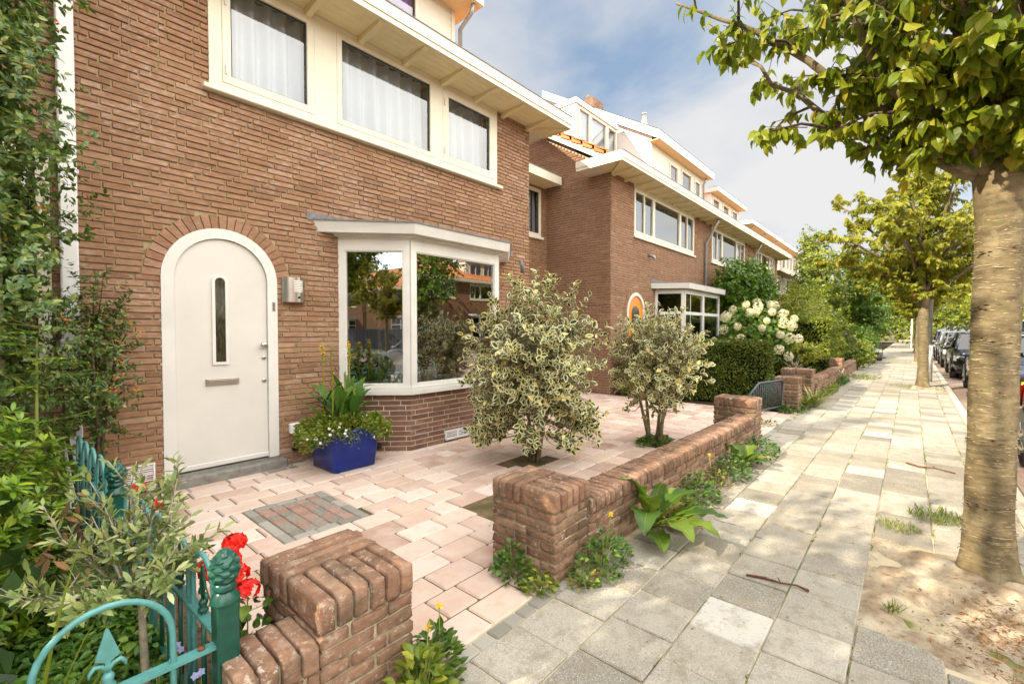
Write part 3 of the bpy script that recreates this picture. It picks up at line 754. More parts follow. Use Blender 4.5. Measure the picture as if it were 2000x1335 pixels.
# door: frame, leaf, furniture
dr = MB()
po = arch_poly(AC, AZ, AR-.001, .105); pi = arch_poly(AC, AZ, AR-.095, .105)
n_ = len(po)
for yy, flip in ((W-.022, 0),):
    vs = [(x, yy, z) for x, z in po]+[(x, yy, z) for x, z in pi]
    dr.add(vs, [(i, n_+i, n_+i+1, i+1) for i in range(n_-1)])
vs = [(x, W-.022, z) for x, z in pi]+[(x, W+.03, z) for x, z in pi]
dr.add(vs, [(i, n_+i, n_+i+1, i+1) for i in range(n_-1)])
vs = [(x, W-.022, z) for x, z in po]+[(x, W+.05, z) for x, z in po]
dr.add(vs, [(i, i+1, n_+i+1, n_+i) for i in range(n_-1)])
for k in range(22):      # small white mastic lumps where frame meets brick
    z = .16+k*.0777
    for sx in (-1,): dr.cbox((AC+sx*AR-.012, W-.012, z), (AC+sx*AR+.004, W-.003, z+.022), .004)
df = dr.build('door_frame', MT['white'], h1)
lf = MB(); rL = AR-.099
lf.prism(arch_poly(AC, AZ, rL, .115), (0, W+.004, 0), (1, 0, 0), (0, 0, 1), (0, 1, 0), .04)
lf.cbox((AC-rL, W-.02, .118), (AC+rL, W+.003, .165), .006)
door = lf.build('door', MT['door_paint'], h1)
sx0, sx1, sz0, sz1 = 1.355, 1.492, 1.075, 1.925
s = MB(); rr = (sx1-sx0)/2; cx = (sx0+sx1)/2
def slot(r, z0): return [(cx+r, z0)]+[(cx+r*math.cos(math.pi*k/12), sz1-rr+r*math.sin(math.pi*k/12)) for k in range(13)]+[(cx-r, z0)]
po, pi = slot(rr, sz0), slot(rr-.026, sz0+.026); n_ = len(po)
for (A, ya), (B, yb) in (((po, W-.012), (pi, W-.012)), ((po, W+.003), (po, W-.012)), ((pi, W-.012), (pi, W+.0035))):
    vs = [(x, ya, z) for x, z in A]+[(x, yb, z) for x, z in B]; s.add(vs, [(i, n_+i, n_+(i+1) % n_, (i+1) % n_) for i in range(n_)])
s.build('light_slit_frame', MT['white'], door)
s = MB(); s.add([(x, W-.001, z) for x, z in slot(rr-.024, sz0+.024)], [tuple(range(n_))])
for k in range(9): 
    x = cx-rr+.03+k*(2*rr-.06)/8; s.tube([(x, W-.002, sz0+.03), (x, W-.002, sz1-.06)], .0035, 5, 0)
s.build('light_slit_glass', MT['slit'], door)
s = MB(); s.cbox((1.295, W-.016, .885), (1.575, W+.003, .945), .004); s.cbox((1.310, W-.022, .896), (1.560, W-.0165, .934), .003)
s.build('letterbox', MT['steel'], door)
s = MB(); s.lathe([(.012, 0), (.012, -.02), (.03, -.03), (.034, -.045), (.028, -.058), (.012, -.064)], (1.797, W+.003, 1.255), 16, axis='y'); s.build('door_knob', MT['chrome'], door)
for z in (1.125, .895):
    s = MB(); s.lathe([(.021, 0), (.021, -.008), (.016, -.011)], (1.806, W+.003, z), 14, axis='y'); s.build('lock_rosette', MT['chrome'], door)
s = MB(); s.cbox((1.887, W-.032, 1.60), (1.913, W-.0225, 1.69), .003); s.cbox((1.893, W-.036, 1.635), (1.907, W-.0325, 1.65), .002); s.build('door_bell', MT['steel'], df)
s = MB(); s.cbox((.925, W-.135, -.03), (1.975, W+.06, .085), .01); s.box((.96, W-.03, .0855), (1.93, W+.06, .104)); s.build('doorstep', MT['bluestone'], h1)
# upper window band
bd = MB(); zb0, zb1 = 3.66, ZT-.003
Yb = W-.03
posts = [(1.357, 1.465), (2.345, 2.605), (3.99, 4.145), (5.18, 5.24)]
for a, c in posts: bd.cbox((a, Yb, zb0), (c, W+.09, zb1), .003)
for a, c in ((1.465, 2.345), (2.605, 3.99), (4.145, 5.18)):
    bd.box((a, Yb+.002, 4.757), (c, W+.09, zb1)); bd.box((a, Yb+.002, zb0), (c, W+.09, 3.735))
bd.cbox((1.30, Yb-.055, 3.615), (5.325, W+.09, 3.66), .008)
band = bd.build('window_band', MT['cream'], h1)
sash(h1, 1.466, 3.736, 2.344, 4.756, W-.015, .075, 'window')
sash(h1, 2.606, 3.736, 3.989, 4.756, W-.015, .062, 'window')
sash(h1, 4.146, 3.736, 5.179, 4.756, W-.015, .105, 'window')
for x, z in ((1.50, 3.86), (1.50, 4.5), (4.18, 3.9), (4.18, 4.55)):
    s = MB(); s.cbox((x-.012, W-.052, z-.045), (x+.004, W-.036, z+.045), .003); s.build('hinge', MT['white'], band)
curtain('curtain', 1.47, 2.34, 3.7, 4.78, W+.20, 'pale sheer curtain behind the first upper window of the near house, above the arched door', group='pale curtains upstairs', seed=1)
curtain('curtain', 2.61, 3.98, 3.7, 4.78, W+.20, 'wide pale sheer curtain behind the middle upper window of the near house', group='pale curtains upstairs', seed=2)
curtain('curtain', 4.15, 5.17, 3.7, 4.78, W+.20, 'pale sheer curtain behind the narrow upper window next to the bare brick corner', group='pale curtains upstairs', seed=3)
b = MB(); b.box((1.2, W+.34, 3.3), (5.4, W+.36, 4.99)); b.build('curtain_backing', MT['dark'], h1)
eaves(h1, X0, X1, W, ZT, .54, 0, .49)
# hidden roof, pitch and overhang set to shade the next house; dormer on it
b = MB(); b.add([(X0, W-.2, 5.03), (X1+.45, W-.2, 5.03), (X1+.45, 10.2, 9.7), (X0, 10.2, 9.7)], [(0,1,2,3)]); b.add([(X0, 10.2, 9.7), (X1+.45, 10.2, 9.7), (X1+.45, 15.5, 5.0), (X0, 15.5, 5.0)], [(0,1,2,3)])
b.add([(X1, W, 4.9), (X1, 15.3, 4.9), (X1, 10.2, 9.55)], [(0,1,2)])
b.build('roof', MT['tile'], h1)
DY = 5.10
b = MB(); siding(b, .6, 4.52, 5.02, 6.07, DY, [(2.9, 5.0, 3.86, 6.0)])
b.add([(4.52, DY-.013, 5.0), (4.52, 8.2, 5.0), (4.52, 8.2, 6.1), (4.52, DY-.013, 6.1)], [(0,1,2,3)])
b.box((4.46, DY-.02, 5.02), (4.523, DY+.03, 6.06))
b.build('dormer', [MT['cream'], MT['dark']], h1)
s = MB(); s.box((.3, DY-.38, 6.04), (4.72, 8.4, 6.06)); s.build('dormer_soffit', MT['soffit'], h1)
s = MB(); s.box((.28, DY-.40, 6.05), (4.74, DY-.38, 6.24)); s.box((4.72, DY-.379, 6.05), (4.74, 8.4, 6.24)); s.box((.28, DY-.41, 6.24), (4.75, 8.4, 6.26)); s.build('dormer_fascia', MT['cream'], h1)
sash(h1, 2.9, 5.10, 3.86, 6.0, DY-.02, .05, 'dormer_window')
curtain('curtain', 2.95, 3.82, 5.1, 5.98, DY+.06, 'purple curtain in the dormer window above the eaves of the near house', mat='purple', seed=5, amp=.012, wl=.09)
tube_part(h1, 'dormer_downpipe', [(4.60, DY-.33, 6.05), (4.60, DY-.28, 5.93), (4.60, DY-.05, 5.80), (4.60, DY-.05, 5.02)], .032, 'zinc')
# bay window
BX = [2.62, 3.19, 4.67, 5.24]; BY = [W, 4.37, 4.37, W]
def bay_ring(off): # plan polygon pushed outward
    e = off
    return [(BX[0]-e*1.05, W), (BX[1]-e*.45, BY[1]-e), (BX[2]+e*.45, BY[2]-e), (BX[3]+e*1.05, W)]
bw = MB()
for (xa, ya), (xb, yb) in zip(list(zip(BX, BY))[:-1], list(zip(BX, BY))[1:]):
    Ls = math.hypot(xb-xa, yb-ya); ux, uy = (xb-xa)/Ls, (yb-ya)/Ls; nx, ny = uy, -ux
    pl = lambda u, z, o, xa=xa, ya=ya, ux=ux, uy=uy, nx=nx, ny=ny: (xa+ux*u+nx*o, ya+uy*u+ny*o, z)
    wall_bricks(bw, 0, Ls, 0.0, .655, pl, course=.0595, seed=int(xa*10), depth=.006)
    wall_back(bw, 0, Ls, -.05, .66, pl)
bw.build('bay_plinth', [MT['brick_dark'], MT['mortar_pale']], h1)
def ring_slab(b, ring, z0, z1, inner=None, mi=0):
    n = len(ring); vs = [(x, y, z0) for x, y in ring]+[(x, y, z1) for x, y in ring]
    b.add(vs, [tuple(range(n))[::-1], tuple(range(n, 2*n))]+[(i, i+1, n+i+1, n+i) for i in range(n-1)], mi)
s = MB(); ring_slab(s, bay_ring(.07), .66, .70); ring_slab(s, bay_ring(.05), .702, .745); s.build('bay_sill', MT['white'], h1)
fm = MB(); gl = []
for i in range(3):
    (xa, ya), (xb, yb) = (BX[i], BY[i]), (BX[i+1], BY[i+1]); Ls = math.hypot(xb-xa, yb-ya); ux, uy = (xb-xa)/Ls, (yb-ya)/Ls; nx, ny = uy, -ux
    P = lambda u, z, o: (xa+ux*u+nx*o, ya+uy*u+ny*o, z)
    a0, a1, z0, z1 = .075, Ls-.075, .775, 2.315
    def bar(u0, z0_, u1, z1_, o=0.02):
        vs = [P(u0, z0_, o), P(u1, z0_, o), P(u1, z1_, o), P(u0, z1_, o), P(u0, z0_, -.05), P(u1, z0_, -.05), P(u1, z1_, -.05), P(u0, z1_, -.05)]
        fm.add(vs, [(0,1,2,3), (0,4,5,1), (1,5,6,2), (2,6,7,3), (3,7,4,0)])
    bar(0, .745, a0, 2.44); bar(a1, .745, Ls, 2.44); bar(a0, .745, a1, z0, .019); bar(a0, z1, a1, 2.44, .019)
    for (q0, w0, q1, w1) in ((a0, z0, a0+.012, z1), (a1-.012, z0, a1, z1), (a0+.012, z0, a1-.012, z0+.012), (a0+.012, z1-.012, a1-.012, z1)): bar(q0, w0, q1, w1, .010)
    gl.append([P(a0+.004, z0, -.012), P(a1-.004, z0, -.012), P(a1-.004, z1, -.012), P(a0+.004, z1, -.012)])
fr = fm.build('bay_frame', MT['white'], h1)
for q in gl:
    g = MB(); g.add(q, [(0,1,2,3)]); g.build('pane', MT['glass_bay'], fr)
s = MB(); ring_slab(s, bay_ring(.03), 2.441, 2.462); ring_slab(s, bay_ring(.075), 2.4625, 2.485)
rg = [(2.30, W), (3.13, 4.19), (4.74, 4.19), (5.57, W)]; rg0 = [(2.36, W), (3.14, 4.215), (4.73, 4.215), (5.51, W)]
n_ = 4; vs = [(x, y, 2.486) for x, y in rg0]+[(x, y, 2.60) for x, y in rg]; s.add(vs, [(3,2,1,0), (4,5,6,7)]+[(i, i+1, 5+i, 4+i) for i in range(3)])
s.build('bay_roof', MT['white'], h1)
s = MB(); ring_slab(s, [(2.285, W), (3.12, 4.178), (4.75, 4.178), (5.585, W)], 2.601, 2.618); s.box((2.25, W-.02, 2.60), (5.62, W-.0185, 2.68)); s.build('bay_roof_lead', MT['lead'], h1)
s = MB(); s.tube([(5.30, 4.48, 2.46), (5.33, 4.47, 2.36), (5.35, 4.49, 2.28)], .03, 8); s.build('spout', MT['lead'], h1)
# inside sill of the bay
s = MB(); ring_slab(s, [(BX[0]+.06, W+.30), (BX[1]+.03, BY[1]+.06), (BX[2]-.03, BY[2]+.06), (BX[3]-.06, W+.30)], .70, .752); s.build('inner_sill', MT['white'], h1)
# small fittings
louvre_vent(h1, .60, .02, .905, .255, W-.006)
louvre_vent(h1, 3.70, .03, 4.10, .145, BY[1]-.008)
s = MB(); s.cbox((2.80, 4.61, .03), (2.98, 4.66, .10), .004); sv = s.build('cellar_vent', MT['black'], h1)
s = MB(); s.cbox((2.035, W-.075, .315), (2.135, W-.011, .42), .008); sk = s.build('outdoor_socket', MT['pvc'], h1)
s = MB(); s.cbox((2.075, W-.085, .32), (2.14, W-.0755, .415), .004); s.tube([(2.09, W-.04, .315), (2.09, W-.04, .16)], .014, 8); s.cbox((2.06, W-.06, .13), (2.12, W-.012, .16), .004); s.build('socket_cable', MT['black'], sk)
dp = MB(); dp.cbox((.345, W-.115, 0.0), (.445, W-.02, 4.80), .008); dpo = dp.build('downpipe', MT['pvc'], h1)
for z in (1.3, 2.6, 3.9):
    s = MB(); s.cbox((.335, W-.12, z), (.455, W-.011, z+.03), .003); s.build('pipe_clip', MT['pvc'], dpo)
sash(h1, -.549, .901, .299, 2.749, W-.01, .075, 'side_window')
# wall lamp
lp = thing('wall_lamp', (2.10, W, 1.82), 'curved steel wall lamp with slotted pale diffuser right of the white arched door', 'wall lamp')
s = MB(); n_ = 14
for j, z in enumerate((1.695, 1.955)):
    for k in range(n_+1):
        t = -1+2*k/n_; s.v.append((2.098+t*.118, W-.03-.075*(1-t*t), z))
for k in range(n_): s.f.append((k, k+1, n_+2+k, n_+1+k)); s.m.append(0); s.sm.append(True)
for z, fl in ((1.695, 0), (1.955, 1)):
    ps = [(2.098-1*.118+.236*k/n_, W-.03-.075*(1-(-1+2*k/n_)**2), z) for k in range(n_+1)]
    s.add(ps, [tuple(range(n_+1))], 0)
s.cbox((2.0, W-.03, 1.70), (2.2, W-.0125, 1.95), .003)
s.build('shade', MT['steel'], lp)
s = MB()
for k in range(7): s.cbox((2.098-.03, W-.111, 1.80+k*.018), (2.098+.06, W-.104, 1.811+k*.018), .002)
s.build('diffuser', MT['frost'], lp)
s = MB(); s.lathe([(.012, 0), (.012, -.006), (.006, -.009)], (2.125, W-.1035, 1.745), 10, axis='y'); s.build('sensor', MT['black'], lp)
# =============================================================== link building and the row of houses beyond
lk = thing('link_building', (7.45, 6.68, 0), 'narrow recessed brick link with flat roof between the near house and the row', 'building')
b = MB(); wx0, wx1 = 7.55, 8.62
wall_bricks(b, X1, 8.88, 0, 4.78, front(6.68), [(wx0, 3.58, wx1, 4.72)], seed=31)
wall_back(b, X1, 8.88, -.1, 4.9, front(6.68), [(wx0, 3.58, wx1, 4.72)])
b.build('wall', [MT['brick2'], MT['mortar']], lk)
sash(lk, wx0+.001, 3.60, wx1-.001, 4.72, 6.67, .08, 'window')
s = MB(); s.cbox((wx0-.05, 6.60, 3.54), (wx1+.05, 6.70, 3.60), .006); s.build('sill', MT['cream'], lk)
curtain('curtain', wx0+.05, wx1-.05, 3.6, 4.7, 6.85, 'pale curtain in the narrow window of the recessed link between the houses', group='pale curtains upstairs', seed=8)
s = MB(); s.box((X1+.01, 6.85, 3.3), (8.87, 6.9, 4.9)); s.build('interior_wall', MT['dark'], lk)
s = MB(); s.box((X1+.012, 6.22, 4.78), (8.78, 6.70, 4.80)); s.build('soffit', MT['soffit'], lk)
s = MB(); s.box((X1+.012, 6.18, 4.77), (8.79, 6.22, 4.96)); s.build('fascia', MT['cream'], lk)
s = MB(); s.box((X1+.012, 6.17, 4.96), (8.80, 9.0, 4.975)); s.build('flat_roof', MT['lead'], lk)

def row_house(name_label, x0, x1, Yw, zt, win, bay=None, door=None, pipe=None, seed=0, gable=False, over=.54, ends=(0, 0), sill=3.62, side=False, mat='brick2', tall=5.0, label_group=None, detail=True, winbars=True):
    h = thing('brick_house', ((x0+x1)/2, Yw, 0), name_label, 'house', label_group)
    b = MB(); hl = []
    for wx0, wx1, parts in win: hl.append((wx0, sill, wx1, zt+.5))
    if bay: hl.append((bay[0]+.05, -1, bay[1]-.05, 2.44))
    ar = []; dh = []
    if door:
        ar = [(door, 1.83, .60, 1.83)]; dh = [(door-.47, -1, door+.47, 1.83)]
    wall_bricks(b, x0, x1, 0, zt, front(Yw), hl+dh, [(door, 1.83, .595, 1.82)] if door else None, seed=seed)
    wall_back(b, x0, x1, -.1, zt+.15, front(Yw), [(q[0], max(q[1], -.05), q[2], min(q[3], zt+.1)) for q in hl]+[(q[0], -.05, q[2], q[3]) for q in dh], [(door, 1.83, .47, 1.83)] if door else None)
    if door: arch_ring(b, door, 1.83, .47, .59, Yw, n=23, seed=seed)
    pitch = .60
    if gable:
        yr = Yw+3.9                                                            # gable wall up to the verge
        nb = MB()
        wall_bricks(b, Yw, 11.6, 0, zt+.12, side_neg(x0), (), None, seed=seed+1)
        for k in range(int(3.9*pitch/.0555)):
            z0_ = zt+.12+k*.0555; ya = Yw+(z0_+.05-zt-.12)/pitch
            if ya < 11.5: wall_bricks(b, ya+.02, 11.6, z0_, z0_+.0555, side_neg(x0), (), None, seed=seed+9+k)
        b.add([(x0, Yw, -.1), (x0, 11.6, -.1), (x0, 11.6, zt+.12+pitch*6.6), (x0, Yw, zt+.12)], [(3,2,1,0)], 1)
    b.build('wall', [MT[mat], MT['mortar_pale'] if gable else MT['mortar']], h)
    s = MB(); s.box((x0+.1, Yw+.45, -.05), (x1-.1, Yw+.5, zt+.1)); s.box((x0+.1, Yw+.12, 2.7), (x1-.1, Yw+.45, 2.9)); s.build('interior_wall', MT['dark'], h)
    for wx0, wx1, parts in win:
        f = MB(); f.cbox((wx0-.03, Yw-.07, sill-.05), (wx1+.05, Yw+.06, sill-.002), .005)
        f.box((wx0+.001, Yw-.025, zt-.11), (wx1-.001, Yw+.06, zt-.002)); f.box((wx0+.001, Yw-.025, sill), (wx1-.001, Yw+.06, sill+.06)); f.build('window_band', MT['cream'], h)
        x = wx0+.001; tot = sum(parts); Wd = wx1-wx0-.002
        for i, p in enumerate(parts):
            wd = Wd*p/tot
            sash(h, x+(.0005), sill+.061, x+wd-.0005, zt-.111, Yw-.012, .06, 'window', bars=((x+wd/2,) if winbars and i != 1 and p > .2 else ()), lip=False)
            x += wd
    eaves(h, x0, x1, Yw, zt, over, ends[0], ends[1], beam_step=.52)
    b = MB(); ze = zt+.20
    if not gable:
        b.add([(x0, Yw-.25, ze), (x1, Yw-.25, ze), (x1, Yw+4.1, ze+4.3*pitch), (x0, Yw+4.1, ze+4.3*pitch)], [(0,1,2,3)])
    else:
        # rows of curved pantiles, the verge tiles show from the side
        nr = 15; rows = 4.4/nr; xs_ = [x0-.21+.22*k for k in range(int((x1-x0+.1)/.22)+1)]
        for j in range(nr):
            ya, yb = Yw-.28+j*rows, Yw-.28+(j+1)*rows+.05
            za, zb = ze+.02+(ya-Yw+.28)*pitch+.035, ze+.02+(yb-Yw+.28)*pitch
            for i in range(len(xs_)-1):
                if i > 3 and j > 1: continue
                xa, xb = xs_[i], xs_[i+1]; n = 5; vs = []
                for y, z in ((ya, za), (yb, zb)):
                    for k in range(n+1):
                        u = k/n; vs.append((xa+(xb-xa)*u*1.05, y, z+.035*math.sin(u*math.pi)-.012))
                vs += [(p[0], p[1], p[2]-.035) for p in vs[:n+1]]
                b.add(vs, [(k, k+1, n+2+k, n+1+k) for k in range(n)]+[(2*n+2+k, 2*n+3+k, k+1, k) for k in range(n)]+[(0, n+1, n+1, 2*n+2)], 0, False)
                if i == 0: b.add([(xa, ya, za-.10), (xa, yb, zb-.10), (xa, yb, zb+.012), (xa, ya, za+.012)], [(0,1,2,3)]); b.add([(xa, ya, za-.10), (xa, ya, za+.012), (xa+.05, ya, za+.012), (xa+.05, ya, za-.10)], [(0,1,2,3)])
        b.add([(x0-.05, Yw-.28, ze+.01), (x1, Yw-.28, ze+.01), (x1, Yw+4.1, ze+4.38*pitch), (x0-.05, Yw+4.1, ze+4.38*pitch)], [(0,1,2,3)])
    b.add([(x0, Yw+4.1, ze+4.38*pitch), (x1, Yw+4.1, ze+4.38*pitch), (x1, Yw+8.5, ze), (x0, Yw+8.5, ze)], [(0,1,2,3)])
    rf = b.build('roof', MT['tile'], h)
    if gable:
        v = MB(); ya, yb = Yw+.05, Yw+4.05
        za, zb = ze+(ya-Yw+.28)*pitch, ze+(yb-Yw+.28)*pitch
        v.add([(x0-.17, ya, za-.20), (x0-.17, yb, zb-.20), (x0-.17, yb, zb-.07), (x0-.17, ya, za-.07), (x0-.14, ya, za-.20), (x0-.14, yb, zb-.20), (x0-.14, yb, zb-.07), (x0-.14, ya, za-.07)], [(0,3,2,1), (0,1,5,4), (2,3,7,6), (4,5,6,7), (0,4,7,3)])
        v.add([(x0-.139, ya, za-.12), (x0+.0, ya, za-.12), (x0+.0, yb, zb-.12), (x0-.139, yb, zb-.12)], [(0,1,2,3)])
        v.build('bargeboard', MT['cream'], h)
        for k in range(4):
            y = ya+.5+k*.95; z = za+(y-ya)*pitch
            q = MB(); q.cbox((x0-.19, y-.03, z-.16), (x0-.171, y+.03, z-.10), .003); q.build('bracket', MT['white'], h)
    if bay:
        a, c = bay; Yb = Yw-.62; mx = .33
        bx = [a, a+mx, c-mx, c]; by = [Yw, Yb, Yb, Yw]
        bw = MB()
        for i in range(3):
            xa, ya, xb, yb = bx[i], by[i], bx[i+1], by[i+1]; Ls = math.hypot(xb-xa, yb-ya); ux, uy = (xb-xa)/Ls, (yb-ya)/Ls
            pl = lambda u, z, o, xa=xa, ya=ya, ux=ux, uy=uy: (xa+ux*u+uy*o, ya+uy*u-ux*o, z)
            wall_bricks(bw, 0, Ls, 0, .66, pl, seed=seed+3+i); wall_back(bw, 0, Ls, -.05, .665, pl)
        bw.build('bay_plinth', [MT['brick_dark'], MT['mortar_pale']], h)
        fm = MB(); gl = []
        for i in range(3):
            xa, ya, xb, yb = bx[i], by[i], bx[i+1], by[i+1]; Ls = math.hypot(xb-xa, yb-ya); ux, uy = (xb-xa)/Ls, (yb-ya)/Ls
            P = lambda u, z, o: (xa+ux*u+uy*o, ya+uy*u-ux*o, z)
            def bar(u0, z0_, u1, z1_, o=.02):
                vs = [P(u0, z0_, o), P(u1, z0_, o), P(u1, z1_, o), P(u0, z1_, o), P(u0, z0_, -.05), P(u1, z0_, -.05), P(u1, z1_, -.05), P(u0, z1_, -.05)]
                fm.add(vs, [(0,1,2,3), (0,4,5,1), (1,5,6,2), (2,6,7,3), (3,7,4,0)])
            cells = [(0, Ls)] if i != 1 else [(0, Ls/2), (Ls/2, Ls)]
            bar(0, .67, Ls, .75, .06); 
            for u0, u1 in cells:
                bar(u0, .751, u0+.07, 2.44); bar(u1-.07, .751, u1, 2.44); bar(u0+.07, .751, u1-.07, .80, .018); bar(u0+.07, 2.33, u1-.07, 2.44, .018); bar(u0+.07, 1.80, u1-.07, 1.88, .018)
                gl += [[P(u0+.07, z0_, -.01), P(u1-.07, z0_, -.01), P(u1-.07, z1_, -.01), P(u0+.07, z1_, -.01)] for z0_, z1_ in ((.80, 1.80), (1.88, 2.33))]
        fr = fm.build('bay_frame', MT['white'], h)
        for q in gl:
            g = MB(); g.add(q, [(0,1,2,3)]); g.build('pane', MT['glass'], fr)
        s = MB(); ring = [(a-.28, Yw), (a+mx-.08, Yb-.17), (c-mx+.08, Yb-.17), (c+.28, Yw)]; ring0 = [(a-.25, Yw), (a+mx-.07, Yb-.15), (c-mx+.07, Yb-.15), (c+.25, Yw)]
        vs = [(x, y, 2.45) for x, y in ring0]+[(x, y, 2.58) for x, y in ring]; s.add(vs, [(3,2,1,0), (4,5,6,7)]+[(i, i+1, 5+i, 4+i) for i in range(3)])
        s.build('bay_roof', MT['white'], h)
        s = MB(); ring_slab(s, [(x, y, ) for x, y in ring], 2.581, 2.60); s.box((a-.3, Yw-.02, 2.60), (c+.3, Yw-.0125, 2.67)); s.build('bay_roof_lead', MT['lead'], h)
    if door:
        d = MB(); po = arch_poly(door, 1.83, .469, .1); pi = arch_poly(door, 1.83, .385, .1); n_ = len(po)
        for (A, ya), (B, yb) in (((po, Yw-.02), (pi, Yw-.02)), ((pi, Yw-.02), (pi, Yw+.03)), ((po, Yw+.03), (po, Yw-.02))):
            d.add([(x, ya, z) for x, z in A]+[(x, yb, z) for x, z in B], [(i, n_+i, n_+i+1, i+1) for i in range(n_-1)])
        d.build('door_frame', MT['white'], h)
        d = MB(); d.prism(arch_poly(door, 1.83, .382, .11), (0, Yw+.006, 0), (1, 0, 0), (0, 0, 1), (0, 1, 0), .04); dd = d.build('door', MT['orange_door'], h)
        s = MB(); s.prism(arch_poly(door, 1.78, .20, 1.35), (0, Yw+.0045, 0), (1, 0, 0), (0, 0, 1), (0, 1, 0), .001); s.build('door_light', MT['slit'], dd)
        s = MB(); s.cbox((door-.55, Yw-.13, -.03), (door+.55, Yw+.05, .09), .01); s.build('doorstep', MT['bluestone'], h)
    for px in pipe or ():
        p = MB(); p.tube([(px+.05, Yw-over+.14, zt-.004), (px+.05, Yw-over+.14, zt-.10), (px+.04, Yw-over+.18, zt-.17), (px+.0, Yw-.14, zt-.62), (px, Yw-.075, zt-.72), (px, Yw-.075, .02)], .04, 10)
        for z in (1.2, 2.4, 3.5): p.tube([(px, Yw-.075, z), (px, Yw-.075, z+.03)], .048, 10)
        p.build('downpipe', MT['zinc'], h)
    return h
def dormer(h, x0, x1, Yf, z0, z1, oh=.28, depth=3.0, windows=(), board=True, th=.2, side_white=True, ends=.2, rise=0.0):
    b = MB()
    siding(b, x0, x1, z0, z1, Yf, [(a, p, c, q) for a, c, p, q, _ in windows], .11 if board else 9)
    b.build('dormer_front', [MT['cream'], MT['dark']], h)
    zb = z1+rise*(depth+oh); yb = Yf+depth; zf = z1+rise*(oh-.014)
    for x in (x0, x1):
        q = MB(); q.add([(x, Yf-.014, z0-.3), (x, yb, z0-.3), (x, yb, zb), (x, Yf-.014, zf)], [(0,1,2,3)]); q.build('dormer_cheek', MT['pvc'], h)
    s = MB(); s.box((x0-ends+.03, Yf-oh+.02, z1), (x1+ends-.03, Yf+(.02 if rise else depth), z1+.02)); s.build('dormer_soffit', MT['soffit'], h)
    s = MB(); s.box((x0-ends, Yf-oh, z1+.005), (x1+ends, Yf-oh+.02, z1+th))
    for xa in (x0-ends, x1+ends-.02):
        ya = Yf-oh+.021; vs = [(xx, y, z+d) for xx in (xa, xa+.02) for y, z in ((ya, z1+.005), (yb, zb+.005)) for d in (0, th-.005)]
        s.add(vs, [(0,1,3,2), (4,6,7,5), (0,2,6,4), (1,5,7,3), (0,4,5,1), (2,3,7,6)])
    s.build('dormer_fascia', MT['pvc'], h)
    s = MB(); s.add([(x0-ends-.01, Yf-oh-.01, z1+th+.004), (x1+ends+.01, Yf-oh-.01, z1+th+.004), (x1+ends+.01, yb, zb+th+.004), (x0-ends-.01, yb, zb+th+.004)], [(0,1,2,3)]); s.build('dormer_roof', MT['lead'], h)
    for a, c, p, q, bars in windows: sash(h, a, p, c, q, Yf-.015, .05, 'dormer_window', bars=bars, lip=False)

ZR = 4.82
h2 = row_house('gabled end house of the row with orange arched door and white canted bay', 8.88, 14.95, W, ZR, [(9.93, 13.80, (.9, 1.45, .9))], bay=(11.15, 14.55), door=10.08, pipe=(14.72,), seed=41, gable=True, ends=(.545, 0))
# small white dormer set back and the wide boarded one in front of it
dormer(h2, 9.05, 11.02, 5.98, 5.55, 6.70, oh=.04, depth=2.5, windows=((9.14, 9.66, 5.62, 6.66, ()), (9.68, 10.46, 5.62, 6.66, ()), (10.48, 10.98, 5.62, 6.66, ())), board=False, th=.13, ends=.03)
s = MB(); s.box((9.1, 6.04, 5.5), (11.0, 6.05, 6.66)); s.build('blind', MT['curtain'], h2)
dormer(h2, 11.22, 15.1, 5.10, 5.02, 6.20, oh=.28, depth=3.4, windows=((12.35, 12.95, 5.2, 6.02, ()), (13.2, 14.0, 5.12, 6.06, ()), (14.25, 14.75, 5.2, 6.02, ())), th=.22, ends=.16, rise=.60)
s = MB(); s.box((11.3, 5.5, 5.05), (15.0, 5.52, 6.15)); s.build('dormer_interior', MT['curtain'], h2)
tube_part(h2, 'dormer_downpipe', [(14.95, 4.95, 6.19), (14.95, 5.0, 6.08), (14.95, 5.04, 6.0), (14.95, 5.04, 5.02)], .03, 'zinc')
s = MB(); s.cbox((12.2, 7.4, 6.0), (12.78, 7.95, 8.52), .01); 
for k in (.12, .40): s.lathe([(.07, 0), (.07, .14), (.055, .16)], (12.2+k, 7.68, 8.52), 12)
s.build('chimney', MT['garden_brick'], h2)
s = MB(); s.lathe([(.085, 0), (.085, .50), (.12, .52), (.12, .57), (.09, .59), (.09, .63), (.125, .65), (.125, .70), (.075, .95), (.075, 1.06), (.09, 1.07), (.09, 1.10)], (13.65, 6.45, 7.12), 16); s.build('flue', MT['zinc'], h2)
s = MB(); s.tube([(10.72, W-.01, 3.27), (10.74, W-.16, 3.20), (10.74, W-.17, 3.13)], .035, 8); s.build('overflow_pipe', MT['zinc'], h2)
s = MB(); s.cbox((14.30, 4.10, 2.50), (14.42, 4.14, 2.56), .004); s.build('wall_light', MT['black'], h2)
h3 = row_house('brick house half hidden by the big green climber, second in the row', 14.95, 20.25, W, ZR, [(15.42, 19.25, (.9, 1.45, .9))], pipe=(20.0,), seed=52)
dormer(h3, 16.1, 19.4, 5.2, 5.02, 6.05, windows=((16.3, 17.0, 5.15, 5.95, ()), (17.4, 18.1, 5.15, 5.95, ()), (18.5, 19.2, 5.15, 5.95, ())), th=.16, ends=.1)
s = MB(); s.lathe([(.08, 0), (.08, .7), (.11, .72), (.11, .78), (.07, 1.1), (.07, 1.2)], (19.9, 6.6, 6.2), 12); s.build('flue', MT['zinc'], h3)
